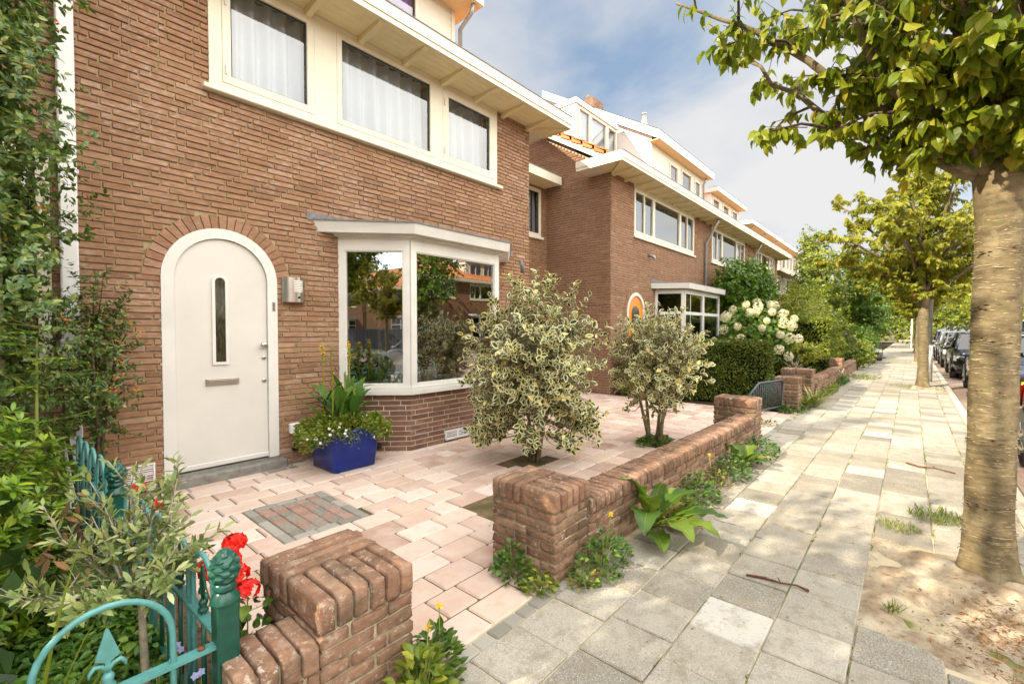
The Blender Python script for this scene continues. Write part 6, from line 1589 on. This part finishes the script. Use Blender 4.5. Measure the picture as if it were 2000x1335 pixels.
# the next trees: one model, copied along the kerb
def far_cherry(loc, label, seed):
    t = thing('street_tree', (loc[0], loc[1], 0), label, 'tree', 'cherry street trees'); r = random.Random(seed); x, y = loc; lm = []
    for k in range(24):
        az = 360*k/24+r.uniform(-12, 12); el = r.choice((22, 32, 44, 56, 68, 78))+r.uniform(-5, 5); L = r.uniform(2.1, 3.0)*(1.22 if el > 50 else .92); a, e = R(az), R(el)
        h = np.array((x, y, 2.32)); lm.append(([h+np.array((math.cos(a)*math.cos(e)*L*f, math.sin(a)*math.cos(e)*L*f, math.sin(e)*L*f+.08*math.sin(3.1*f)*L)) for f in (.35, .7, 1)], .05, .95))
    cherry(t, seed, loc, lm, 13, (.09, .145), T_OVAL, 'lf_cherry_far', [(x, y, -.02), (x+.03, y, .8), (x, y+.02, 1.6), (x+.02, y, 2.36)], .105, nside=11, ntw=6, n_trunk=18, k0=.06)
    return t
t2 = far_cherry((14.93, -.22), 'second cherry street tree with pale trunk and full yellow green crown, beside the thin pole', 5)
def place(src, loc, rz, label, sc=1.0):
    c = copy_tree(src); c.location = (loc[0], loc[1], 0); c['label'] = label
    # parts are modelled in place: bring them back over the trunk, then turn
    for ch in [x for x in bpy.data.objects if x.parent == c]: ch.location = tuple(-v for v in src.location)
    c.rotation_euler = (0, 0, rz); c.scale = (sc, sc, sc); return c
place(t2, (26.6, -.22), 2.1, 'third cherry street tree in the kerb row, its trunk just left of the second one')
place(t2, (38.3, -.22), 4.0, 'fourth cherry street tree in the kerb row, small in the distance')
place(t2, (50.0, -.22), 5.2, 'farthest cherry street tree of the row, by the white far post')
place(t2, (-8.2, -.25), 1.0, 'cherry street tree reflected in the left bay window pane')
place(tree1, (-3.0, 2.3), 2.6, 'leafy garden tree reflected beside the bay window, shading the pavement', 1.0)
# thin lamp post next to the second tree and a pale post farther on
t = thing('street_lamp', (16.85, -.38, 0), 'thin grey street lamp pole standing right behind the second cherry tree', 'street lamp')
b = MB(); b.tube([(16.85, -.38, -.05), (16.85, -.38, 1.0)], .060, 12); b.tube([(16.85, -.38, 1.0), (16.85, -.38, 5.2)], [.045, .035], 12); b.build('pole', MT['zinc'], t)
b = MB(); b.lathe([(.04, 5.2), (.16, 5.25), (.20, 5.42), (.12, 5.55), (.02, 5.58)], (16.85, -.38, 0), 14); b.build('lamp_head', MT['frost'], t)
t = thing('post', (46, .02, 0), 'thin white post at the far end of the pavement', 'post')
b = MB(); b.tube([(46, .02, 0), (46, .02, 2.4)], .05, 8); b.lathe([(.02, 2.4), (.06, 2.42), (.02, 2.5)], (46, .02, 0), 8); b.build('pole', MT['pvc'], t)
# trees down the road and across it
def far_tree(name, label, x, y, h, rad, mat, seed, n=7000, size=(.22, .45)):
    cluster_plant(name, label, (x, y, 0), [((x, y, h*.55), (rad, rad, h*.30)), ((x+rad*.4, y+rad*.3, h*.75), (rad*.75, rad*.75, h*.24)), ((x-rad*.5, y-rad*.2, h*.42), (rad*.8, rad*.8, h*.24)), ((x, y-rad*.5, h*.34), (rad*.9, rad*.8, h*.22))], n, size, T_QUAD, mat, trunk=(.25, [(x, y, -.1), (x, y, h*.2), (x+.1, y, h*.4)]), cat='tree', seed=seed, per=9, twig=.7)
far_tree('tree', 'bright yellow green tree down the road behind the parked cars', 62, -5.8, 8.0, 4.0, 'lf_lime', 91)
far_tree('tree', 'broad olive green tree closing the far end of the road', 78, -2.2, 8.5, 5.0, 'lf_priv', 92)
far_tree('tree', 'pale leafy tree in the middle of the vanishing street end', 95, 1.5, 8.0, 5.0, 'lf_lime', 191)
far_tree('conifer', 'dark pointed treetop far away over the yellow green trees', 110, -5.2, 15.0, 4.0, 'lf_dark', 93, 5000, (.3, .6))
far_tree('tree', 'far leafy tree seen at the right picture edge above the cars', 52, -10.2, 8.5, 4.2, 'lf_lime', 94)
far_tree('tree', 'far green tree to the right of the bright one, behind the thick trunk', 70, -10.5, 9.0, 4.5, 'lf_priv', 95)
far_tree('tree', 'pale green tree at the vanishing end of the houses', 66, 5.0, 6.5, 4.5, 'lf_priv', 96)
far_tree('tree', 'big dark green garden tree reflected in the right bay window pane', 15.5, -12.3, 8.0, 3.0, 'lf_wist', 97, 9000, (.16, .30))
far_tree('tree', 'light green tree reflected between the facing houses', 27.5, -11.8, 6.5, 2.2, 'lf_lime', 98, 5000, (.16, .30))
far_tree('tree', 'yellowish garden bush reflected low in the right bay window pane', 9.5, -11.4, 2.6, 1.6, 'lf_lime', 99, 3500, (.12, .22))
# =============================================================== cars
def paint(name, col, rough=.25, metal=.35):
    m, nt = newmat(name); finish(nt, mixc(nt, .5, col, mixc(nt, ramp(nt, noise(nt, 900, 2), [(.4, 0.0), (.6, 1.0)]), tuple(c*.85 for c in col), tuple(min(1, c*1.12) for c in col))), rough, .5, metal=metal, coat=.8); return m
PT = {k: paint(k+'_car_paint', v) for k, v in dict(black=(.012, .013, .016), champagne=(.36, .30, .17), grey=(.13, .135, .14), silver=(.50, .50, .49), white=(.72, .72, .70), navy=(.02, .03, .06)).items()}
MT['tyre'] = plain('tyre_rubber', (.018, .018, .018), .8, .2, nz=.2)
MT['lamp_clear'] = plain('headlamp_lens', (.62, .64, .66), .12, .6, coat=1.0, nz=.1)
MT['lamp_red'] = plain('red_lamp_lens', (.42, .015, .012), .15, .6, coat=1.0)
MT['plate_yellow'] = plain('plate_yellow', (.70, .50, .04), .4, .4)
def car(kind, label, col, group=None, z=-.115):
    """front looks to -X; origin under the middle"""
    t = thing('parked_car', (0, 0, 0), label, 'car', group)
    hatch = dict(L=4.15, W=1.74, hood=.80, belt=.93, roof=1.45, ws0=1.02, ws1=1.72, r1=3.35, r0=3.98, w0=.82, w1=3.35)
    van = dict(L=5.3, W=1.95, hood=1.05, belt=1.20, roof=2.35, ws0=.70, ws1=1.20, r1=5.15, r0=5.28, w0=.95, w1=4.3)
    k = van if kind == 'van' else hatch; L, Wd = k['L'], k['W']; hl = L/2
    # lower body: stations along the length, half section mirrored
    st = []
    def sec(x, zb, zs, zt, wb, ws, wt):
        h = [(0, zb), (wb*.92, zb), (wb, zb+.05), (ws, zs-.10), (ws*1.0, zs), (ws*.985, zs+(zt-zs)*.55), (wt, zt), (wt*.55, zt+.022), (0, zt+.03)]
        return [(x-hl, y, q) for y, q in h]+[(x-hl, -y, q) for y, q in h[::-1][1:-1]]
    hw = Wd/2; hd, be = k['hood'], k['belt']
    for x, zb, zt, w_ in ((.0, .34, .56, .62), (.03, .26, .64, .72), (.12, .21, hd*.88, .86), (.35, .19, hd*.96, .95), (.7, .18, hd, .985), (k['ws0'], .18, be-.03, 1.0), (1.6, .17, be, 1.0), (2.4, .17, be+.01, 1.0), (3.1, .18, be+.02, .99), (L-.5, .19, be+.04, .96), (L-.18, .22, be+.03, .90), (L-.05, .27, be-.03, .80), (L, .34, be-.15, .70)):
        st.append(sec(x, zb, (zb+zt)/2+.05, zt, hw*w_*.93, hw*w_, hw*w_*.90))
    b = MB(); b.loft(st); b.build('body', PT[col], t)
    # greenhouse: glass block, roof skin and pillars
    zr = k['roof']; wb, wr = hw*.885, hw*.70
    G = [(k['ws0']-hl, be-.035, wb*.96), (k['ws1']-hl, zr-.05, wr), ((k['ws1']+k['r1'])/2-hl, zr-.02, wr*1.02), (k['r1']-hl, zr-.06, wr*.97), (k['r0']-hl, be+.02, wb*.93)]
    def side(sg): return [(G[0][0], sg*G[0][2], G[0][1]), (G[1][0], sg*G[1][2], G[1][1]), (G[2][0], sg*G[2][2], G[2][1]), (G[3][0], sg*G[3][2], G[3][1]), (G[4][0], sg*G[4][2], G[4][1])]
    a, c = side(-1), side(1)
    b = MB(); b.add([a[0], a[1], c[1], c[0]], [(0,1,2,3)]); b.build('windscreen', MT['glass_car'], t)
    b = MB(); b.add([a[3], a[4], c[4], c[3]], [(0,1,2,3)]); b.build('rear_window', MT['glass_car'], t)
    for s_ in (a, c):
        b = MB(); b.add(s_, [(0,1,2,3,4)]); b.build('side_window', MT['glass_car'], t)
    b = MB()
    up = lambda p, d: (p[0], p[1], p[2]+d)
    rs = []
    for f in np.linspace(-1, 1, 7):
        row = []
        for i in (1, 2, 3):
            row.append((G[i][0], f*G[i][2]*1.01, G[i][1]+.035*(1-f*f)+.012))
        rs.append(row)
    b.add([p for row in rs for p in row]+[(p[0], p[1], p[2]-.03) for row in rs for p in row], [(i*3+j, i*3+j+1, i*3+j+4, i*3+j+3) for i in range(6) for j in (0, 1)]+[(21+i*3+j, 21+i*3+j+3, 21+i*3+j+4, 21+i*3+j+1) for i in range(6) for j in (0, 1)]+[(i*3, i*3+3, 24+i*3, 21+i*3) for i in range(6)]+[(i*3+2, 23+i*3, 26+i*3, i*3+5) for i in range(6)]+[(0, 21, 22, 1), (1, 22, 23, 2), (18, 19, 40, 39), (19, 20, 41, 40)], 0, True)
    for s_, sg in ((a, -1), (c, 1)):
        for i, j in ((0, 1), (3, 4)): b.tube([s_[i], s_[j]], [.045, .035], 6)
        b.tube([s_[1], s_[2], s_[3]], .028, 6)
        xm = (G[1][0]*.45+G[3][0]*.55); b.tube([(xm, sg*wb*.985, be), (xm+.03, sg*wr*1.01, zr-.04)], .035, 6)
    b.build('roof', PT[col], t)
    b = MB(); b.box((k['ws0']-hl+.25, -wb*.9, .5), (k['r0']-hl-.2, wb*.9, be-.06))
    for y in (-.36, .36):
        for x in (.05, 1.0): b.cbox((x+.1, y-.24, .5), (x+.24, y+.24, 1.12), .05); b.cbox((x+.1, y-.12, 1.13), (x+.2, y+.12, 1.30), .04)
    b.build('seats', MT['black'], t)
    for x in (k['w0'], k['w1']):
        for sg in (-1, 1):
            y = sg*(hw-.10); rr = .315 if kind != 'van' else .34
            b = MB(); b.lathe([(rr*.62, -.10), (rr*.90, -.10), (rr, -.075), (rr, .075), (rr*.90, .10), (rr*.62, .10)], (x-hl, y, rr), 28, axis='y'); o = b.build('wheel', MT['tyre'], t)
            b = MB(); b.lathe([(rr*.63, sg*.07), (rr*.60, sg*.095), (rr*.55, sg*.06)], (x-hl, y, rr), 24, axis='y')
            for q in range(5):
                an = 2*math.pi*q/5; b.tube([(x-hl+.03*math.cos(an), y+sg*.09, rr+.03*math.sin(an)), (x-hl+rr*.58*math.cos(an), y+sg*.085, rr+rr*.58*math.sin(an))], [.035, .045], 5)
            b.lathe([(.05, sg*.08), (.045, sg*.105), (.01, sg*.108)], (x-hl, y, rr), 12, axis='y'); b.build('rim', MT['steel'], o)
            b = MB(); n = 16; ra = rr*1.20                                      # wheel arch: dark lining and lip
            pts = [(x-hl+ra*math.cos(math.pi*q/n), sg*(hw*.965), rr*.9+ra*math.sin(math.pi*q/n)) for q in range(n+1)]
            b.tube(pts, .020, 6); 
            pts2 = [(x-hl+ra*.98*math.cos(math.pi*q/n), sg*(hw+.003), rr*.9+ra*.98*math.sin(math.pi*q/n)) for q in range(n+1)]
            b.add(pts2+[(x-hl-ra*.98, sg*(hw+.003), .20), (x-hl+ra*.98, sg*(hw+.003), .20)], [tuple(range(n+1))+(n+1, n+2)], 0); b.build('wheel_arch', MT['black'], t)
    for sg in (-1, 1):
        zl = hd*.80; x0 = -hl
        b = MB(); vs = [(x0+.055, sg*.46, zl-.07), (x0+.05, sg*.46, zl+.05), (x0+.28, sg*.80, zl+.10), (x0+.22, sg*.81, zl-.05), (x0+.12, sg*.66, zl-.09), (x0+.13, sg*.64, zl+.09)]
        b.add([(v[0]-.012, v[1]*1.02, v[2]) for v in vs], [(0, 4, 5, 1), (4, 3, 2, 5)] if sg < 0 else [(0, 1, 5, 4), (4, 5, 2, 3)]); b.build('headlight', MT['lamp_clear'], t)
        b = MB(); xr = hl; b.add([(xr-.02, sg*hw*.62, be-.12), (xr-.16, sg*hw*.90, be-.06), (xr-.10, sg*hw*.90, be-.34), (xr+.005, sg*hw*.66, be-.30), (xr-.30, sg*hw*.962, be-.08), (xr-.22, sg*hw*.955, be-.30)], [(0, 1, 2, 3), (1, 4, 5, 2)]); b.build('tail_light', MT['lamp_red'], t)
        b = MB(); b.loft([[(k['ws0']-hl+.35+dx, sg*(hw+.05+dy*.5)+sg*dy, be+.03+dz) for dx, dz in ((-.03*s_, -.05*s_), (.03*s_, -.05*s_), (.04*s_, .05*s_), (-.03*s_, .055*s_))] for dy, s_ in ((-.06, .5), (.0, 1), (.07, 1), (.10, .6))]); b.build('mirror', PT[col] if kind != 'van' else MT['black'], t)
        b = MB(); b.cbox((k['ws1']-hl-.1, sg*hw*.985-.012, be-.13), (k['ws1']-hl+.12, sg*hw*.985+.012, be-.10), .006); b.build('door_handle', MT['black'], t)
    b = MB(); b.cbox((-hl-.015, -.40, .50), (-hl+.06, .40, .60), .01); b.cbox((-hl-.02, -.55, .24), (-hl+.08, .55, .33), .01); b.build('grille', MT['black'], t)
    b = MB(); b.cbox((-hl-.035, -.26, .385), (-hl+.02, .26, .485), .004); b.build('number_plate', MT['plate_yellow'], t)
    b = MB(); b.cbox((-hl-.03, -.76, .33), (-hl+.2, .76, .38), .015); b.cbox((hl-.2, -.72, .34), (hl+.03, .72, .42), .02); b.build('bumper_strip', MT['black'], t)
    return t
def park(kind, label, col, x, y, group, rz=0.0):
    t = car(kind, label, col, group); t.location = (x, y, -.115); t.rotation_euler = (0, 0, rz)
    for ch in [o for o in bpy.data.objects if o.parent == t]: ch.location = (0, 0, 0)
    return t
GK = 'cars parked along the kerb'
park('hatch', 'champagne coloured car at the right picture edge, its rear wing beside the nearest trunk', 'champagne', 6.22, -1.80, GK)
park('hatch', 'dark car half hidden behind the thick nearest trunk', 'navy', 15.6, -1.92, GK)
park('hatch', 'black hatchback facing the camera, between the two nearest trunks', 'black', 21.4, -1.80, GK)
park('hatch', 'grey car parked behind the black hatchback', 'grey', 27.0, -1.78, GK)
park('hatch', 'silver car third back in the kerb row, behind the grey one', 'silver', 32.6, -1.80, GK)
park('hatch', 'dark car far back in the kerb row, only its roof showing', 'navy', 38.4, -1.80, GK)
park('van', 'tall white van parked on the far side of the road at the right edge', 'white', 57.5, -7.30, 'cars across the road', math.pi)
park('hatch', 'silver car reflected in the left bay window pane', 'silver', -4.3, -1.9, 'cars reflected in the bay window')
park('hatch', 'dark blue car reflected low in the right bay window pane, behind the vase', 'navy', 10.6, -7.4, 'cars reflected in the bay window', math.pi)
park('hatch', 'grey car parked in a far front garden behind the reddish bush', 'grey', 25.6, 2.9, GK, .9)

# =============================================================== facing houses, seen in the window reflections
def facing(label, x, seed, wide):
    h = row_house(label, 0, wide, W, 4.82, [(1.0, 4.6, (.9, 1.4, .9))]+([(wide-3.6, wide-.8, (1, 1))] if wide > 9 else []), bay=(1.2, 4.5), pipe=(wide-.2,), seed=seed, label_group='houses across the road', mat='brick2')
    dormer(h, 1.2, 4.4, 5.6, 5.3, 6.5, windows=((1.5, 2.6, 5.5, 6.35, (2.05,)), (2.8, 4.0, 5.5, 6.35, (3.4,))), th=.18, ends=.12)
    h.location = (x, -15.2, 0); h.rotation_euler = (0, 0, math.pi)
    return h
f0 = facing('facing brick house with orange roof, reflected in the right bay window pane', 22.5, 101, 9.6)
for x, lb in ((-35.7, 'farthest facing brick house reflected in the left bay pane'), (-26.0, 'facing brick house reflected deep in the left bay pane'), (-16.3, 'facing brick house with white dormer, reflected in the left bay window pane'), (-6.6, 'facing brick house reflected at the edge of the left bay pane'), (3.1, 'facing brick house reflected in the middle of the bay window'), (12.8, 'facing brick house reflected beside the mullion of the bay window'), (32.2, 'facing brick house reflected at the right edge of the bay window')):
    c = copy_tree(f0); c.location = (x, -15.2, 0); c['label'] = lb
t = thing('board_fence', (-22, -10.9, 0), 'dark board fence reflected behind the silver car', 'fence')
b = MB()
for k in range(30): b.cbox((-30+k*.5, -10.9, 0), (-30+k*.5+.48, -10.86, 1.5), .01)
b.build('boards', MT['iron_grey'], t)

place(t2, (-18.5, -9.6), 2.4, 'tree across the road reflected in the left bay window pane')
place(t2, (-27.0, -9.6), .4, 'tree across the road reflected near the mullion of the left bay pane', 1.1)
# =============================================================== weeds, dead leaves, stick
def big_leaf(b, base, az, lean, L, wd, droop, wave=.25, n=9):
    ca, sa = math.cos(az), math.sin(az); p = np.array(base, float); el = lean; rows = []; r = random.Random(int(az*1000+L*999))
    for i in range(n+1):
        t = i/n; w_ = wd*(math.sin(math.pi*min(1, t**.8*.94+.06))**.75)
        d = np.array((ca*math.cos(el), sa*math.cos(el), math.sin(el))); s = np.array((-sa, ca, 0)); u = np.cross(d, s)
        wv = wave*w_*math.sin(i*2.1+az*3); wv2 = wave*w_*math.cos(i*2.4+az)
        rows += [p-s*w_+u*(w_*.22+wv), p-s*w_*.5+u*(w_*.12), p.copy(), p+s*w_*.5+u*(w_*.12), p+s*w_+u*(w_*.22+wv2)]
        p = p+d*L/n; el -= droop/n*(.4+1.2*t); 
        if p[2] < .012: p[2] = .012; el = max(el, 0.02)
    fs = [(i*5+k, i*5+k+1, i*5+5+k+1, i*5+5+k) for i in range(n) for k in range(4)]
    b.add(rows, fs, 0, True); return rows
def dock(label, base, specs, seed):
    t = thing('dock_plant', base+(0,), label, 'weed'); b = MB(); m_ = MB(); st = MB()
    for az, lean, stem, L, wd, dr, yel in specs:
        az = R(az); p0 = np.array((base[0], base[1], .01)); d = np.array((math.cos(az)*math.cos(lean), math.sin(az)*math.cos(lean), math.sin(lean))); p1 = p0+d*stem
        st.tube([p0, (p0+p1)/2+np.array((0, 0, .012)), p1], [.006, .0045, .0035], 6)
        rw = big_leaf(m_ if yel else b, p1, az, lean-.1, L*1.15, wd*1.2, dr); st.tube([tuple(np.array(rw[i*5+2])+np.array((0, 0, .0005))) for i in range(0, 10)], [.0035-.0003*i for i in range(10)], 5)
    b.build('leaf', MT['lf_dock'], t)
    if m_.v: m_.build('yellowing_leaf', MT['lf_yellow'], t)
    st.build('stem', MT['lf_iris'], t)
K_ = 1.22
dock('large dock plant with broad wavy leaves growing from the foot of the garden wall', (3.02, 1.36),
     [(150, 1.35, .18, .28, .060, 1.6, 0), (200, 1.2, .14, .24, .060, 1.2, 0), (-35, .9, .14, .30, .055, 1.5, 0), (-160, .75, .22, .30, .070, 2.2, 0), (-125, .55, .22, .28, .062, 1.4, 0), (-100, .5, .22, .28, .060, 1.2, 0), (-70, .5, .24, .26, .055, 1.0, 0), (-145, .3, .16, .26, .06, .6, 0), (-20, .8, .16, .28, .060, 1.5, 0), (-50, .5, .16, .28, .050, .9, 0), (10, .9, .12, .30, .055, 1.4, 0), (-62, .3, .12, .24, .06, .5, 1), (-8, .35, .14, .30, .06, .7, 1), (-35, .3, .18, .26, .06, .6, 1), (175, 1.0, .1, .2, .05, 1.2, 0)], 1)
dock('smaller dock plant farther along the foot of the garden wall', (4.98, 1.30), [(140, 1.3, .10, .18, .055, 1.0, 0), (-20, .9, .10, .24, .055, 1.3, 0), (-60, .8, .08, .22, .055, 1.2, 0), (-90, .6, .1, .2, .05, 1.0, 0), (20, 1.0, .1, .22, .05, 1.5, 0), (-40, .4, .12, .24, .06, .6, 1), (0, .5, .1, .26, .05, .8, 0)], 2)
def weed(label, base, rad, h, n, size, mat='lf_ground', T=T_BROAD, seed=1, name='weed', flower=None, stalks=0, elong=(1, 1)):
    t = thing(name, base+(0,), label, 'weed'); r = np.random.default_rng(seed)
    a = r.uniform(0, 2*math.pi, n); q = np.sqrt(r.uniform(0, 1, n)); x = base[0]+rad*q*np.cos(a)*elong[0]; y = base[1]+rad*q*np.sin(a)*elong[1]
    P = np.stack([x, y, .005+h*(1-q**2*.8)*r.uniform(0, 1, n)], 1); D = np.stack([np.cos(a), np.sin(a), r.uniform(.1, .9, n)], 1)+r.normal(0, .4, (n, 3))
    leaves('leaf', P, D, r.normal(0, .4, (n, 3))+np.array((0, 0, 1)), r.uniform(size[0], size[1], n), T, MT[mat], t)
    b = MB()
    for i in range(0, n, max(1, n//24)): b.tube([(base[0]+(P[i, 0]-base[0])*.25, base[1]+(P[i, 1]-base[1])*.25, 0), tuple(P[i])], [.0022, .0012], 4)
    fp = []
    for k in range(stalks):
        az = r.uniform(0, 6.28); e = np.array((base[0]+.05*math.cos(az), base[1]+.05*math.sin(az), h*r.uniform(1.3, 2.0))); b.tube([(base[0], base[1], 0), tuple((np.array((base[0], base[1], 0))+e)/2+np.array((.01, 0, 0))), tuple(e)], .0022, 5); fp.append(e)
    b.build('stem', MT['stem_green'], t)
    if fp and flower:
        PP = []; DD = []; NN = []
        for e in fp:
            for k in range(16): d = unit(r.normal(size=3)+np.array((0, 0, .6))); PP.append(e); DD.append(d); NN.append(rnd_dirs(1)[0])
        leaves('flower', np.array(PP), np.array(DD), np.array(NN), .020, T_LANCE, MT[flower], t, width=2)
    return t
weed('round leaved green weed at the courtyard side foot of the middle brick pillar', (1.92, 1.68), .12, .20, 170, (.025, .045), seed=1, elong=(.7, 1.1))
weed('leafy weed at the pavement corner of the middle brick pillar', (1.93, 1.50), .09, .10, 90, (.022, .040), 'lf_priv', seed=2)
weed('bushy weed with a yellow flower at the wall foot, left of the large dock', (2.32, 1.34), .18, .22, 330, (.022, .042), seed=3, flower='yellow_petal', stalks=1, elong=(1.5, .7))
weed('pale withered weed flopping over the first slabs by the pillar', (2.12, 1.33), .08, .06, 60, (.03, .06), 'lf_yellow', T_LANCE, seed=4)
weed('yellow tinged weed low between dock and wall', (3.34, 1.30), .22, .18, 330, (.022, .04), 'lf_priv', seed=5, elong=(1.4, .6))
weed('dark green clump of small weeds at the wall foot, beyond the first dock', (3.75, 1.30), .22, .24, 400, (.024, .042), seed=6, elong=(1.4, .7))
weed('straggly weed with dry yellow tips at the middle of the wall foot', (4.15, 1.29), .20, .20, 260, (.02, .045), 'lf_yellow', T_LANCE, seed=7, flower='yellow_petal', stalks=1, elong=(1.3, .7))
weed('dark round clump of weeds before the smaller dock plant', (4.60, 1.28), .24, .25, 420, (.024, .04), seed=8, elong=(1.3, .7))
weed('fringe of weeds at the foot of the end pillar', (5.6, 1.27), .32, .22, 480, (.025, .045), seed=9, elong=(1.5, .6))
weed('dandelion like weed with yellow bud in front of the squat brick pillar', (1.02, 1.36), .13, .20, 190, (.035, .07), 'lf_priv', T_OVAL, seed=10, flower='yellow_petal', stalks=1, elong=(1, .6))
weed('taller dandelion weed at the corner of the squat brick pillar', (1.16, 1.43), .10, .20, 170, (.035, .065), 'lf_dock', T_OVAL, seed=11, flower='yellow_petal', stalks=1)
weed('small blue flowered weed at the base of the squat brick pillar', (.82, 1.40), .05, .10, 50, (.02, .03), seed=12, flower='blue_petal', stalks=2)
weed('ground ivy hanging at the foot of the gate pillar', (9.15, 1.55), .35, .14, 420, (.03, .05), seed=13, elong=(1.2, .7))
weed('leafy creeper climbing the hinge side of the gate pillar', (9.15, 1.88), .18, .62, 500, (.03, .05), 'lf_wist', seed=14)
weed('weeds along the foot of the farther garden wall', (12.6, 1.42), .9, .16, 700, (.03, .06), 'lf_priv', seed=15, elong=(1.6, .16))
weed('white flowered weeds below the end of the farther garden wall', (14.8, 1.38), .6, .2, 500, (.03, .06), 'lf_ground', seed=16, flower='white_petal', stalks=8, elong=(1.6, .2))
weed('green tuft growing in the soil around the stems of the smaller holly', (5.42, 2.40), .26, .09, 420, (.025, .045), seed=17, elong=(1.2, .7))
weed('low weeds on the pink paving beyond the end pillar', (7.6, 1.75), .3, .05, 160, (.02, .04), 'lf_priv', seed=18)
def grass(label, base, rad, n, L, mat='lf_grass', seed=1, lean=.5, name='grass_tuft'):
    t = thing(name, base+(0,), label, 'grass'); r = np.random.default_rng(seed); a = r.uniform(0, 6.28, n); q = np.sqrt(r.uniform(0, 1, n))*rad
    P = np.stack([base[0]+q*np.cos(a), base[1]+q*np.sin(a), np.full(n, .0)], 1); az = r.uniform(0, 6.28, n)
    D = np.stack([np.cos(az)*lean, np.sin(az)*lean, r.uniform(.3, 1.1, n)], 1); S = r.uniform(L*.5, L*1.1, n)
    leaves('blades', P, D, np.stack([np.cos(az), np.sin(az), np.full(n, -.4)], 1)*-1, S, T_LANCE, MT[mat], t, width=np.full(n, .22) if L > .2 else np.full(n, .45))
grass('dry arching grass tuft at the foot of the gate pillar', (9.75, 1.42), .14, 130, .52, 'lf_grass', 1, .9)
grass('straw coloured long grass beside the gate pillar', (9.95, 1.38), .10, 50, .6, 'lf_yellow', 2, 1.3)
grass('small grass tuft between slabs left of the nearest tree', (4.22, .05), .13, 260, .05, seed=3)
grass('grass tuft at the sand edge, close to the nearest trunk', (4.6, -.16), .16, 300, .08, seed=4)
grass('tiny bright grass tuft in the sand patch', (2.93, .05), .03, 60, .06, seed=5)
grass('grass growing over the far pavement edge by the brick wall', (16.8, 1.32), .7, 600, .14, seed=6)
grass('grass at the foot of the second cherry tree', (14.9, -.1), .55, 500, .07, seed=7)
# moss and tiny weeds in the joints
n = 4200
xs = NR.uniform(1.3, 14, n); ks = NR.integers(0, 7, n); ys = 1.39-SL*ks+NR.normal(0, .004, n); keep = (np.sin(xs*3.1+ks*5)+.6*np.sin(xs*9.7+ks)) > .45
P = np.stack([xs, ys, np.full(n, -.004)], 1)[keep]; n = len(P)
o = leaves('joint_moss', P, rnd_dirs(n)+np.array((0, 0, .6)), rnd_dirs(n)+np.array((0, 0, .6)), NR.uniform(.008, .022, n), T_OVAL, MT['lf_grass']); o['kind'] = 'stuff'
# courtyard debris in the joints and dead leaves
n = 900
xs = NR.uniform(.7, 6, n); ys = 1.475+.2*NR.integers(0, 16, n)+NR.normal(0, .004, n); P = np.stack([xs, ys, np.full(n, -.004)], 1); P = P[(np.sin(xs*4+ys*7)+.5*np.sin(xs*11)) > .55]; n = len(P)
o = leaves('courtyard_moss', P, rnd_dirs(n)+np.array((0, 0, .6)), rnd_dirs(n)+np.array((0, 0, .6)), NR.uniform(.006, .016, n), T_OVAL, MT['lf_grass']); o['kind'] = 'stuff'
n = 1300
P = np.concatenate([np.stack([NR.normal(2.95, .24, n), NR.normal(-.36, .13, n), NR.uniform(.004, .02, n)], 1), np.stack([NR.uniform(1.4, 6, 90), NR.uniform(-.5, 1.35, 90), np.full(90, .006)], 1)])
P[:n, 0] = np.clip(P[:n, 0], 2.62, 3.5); P[:n, 2] += .012
o = leaves('leaf_litter', P, rnd_dirs(len(P))*np.array((1, 1, .12)), rnd_dirs(len(P))*.3+np.array((0, 0, 1)), np.concatenate([NR.uniform(.008, .032, n), NR.uniform(.008, .020, 90)]), T_LANCE, MT['lf_brown'], width=np.concatenate([NR.uniform(.5, 2.2, n), np.full(90, 2.2)])); o['kind'] = 'stuff'
def stick(label, pts, r_, mat='rust'):
    t = thing('stick', pts[0], label, 'stick'); b = MB(); b.tube(pts, [r_*(.7+.3*math.sin(k*2)) for k in range(len(pts))], 6)
    p = np.array(pts[len(pts)//2]); b.tube([p, p+np.array((.03, .02, .01))], [r_*.6, r_*.3], 5); b.build('twig', MT[mat], t)
stick('crooked brown stick lying across the slabs in front of the nearest tree', [(2.80, .685, .012), (2.83, .60, .013), (2.835, .52, .012), (2.86, .45, .014), (2.845, .39, .012)], .0075)
stick('thin reddish stick lying beside the nearest trunk on the far slabs', [(6.3, .02, .012), (6.2, -.08, .014), (6.25, -.2, .012), (6.15, -.34, .012)], .009)
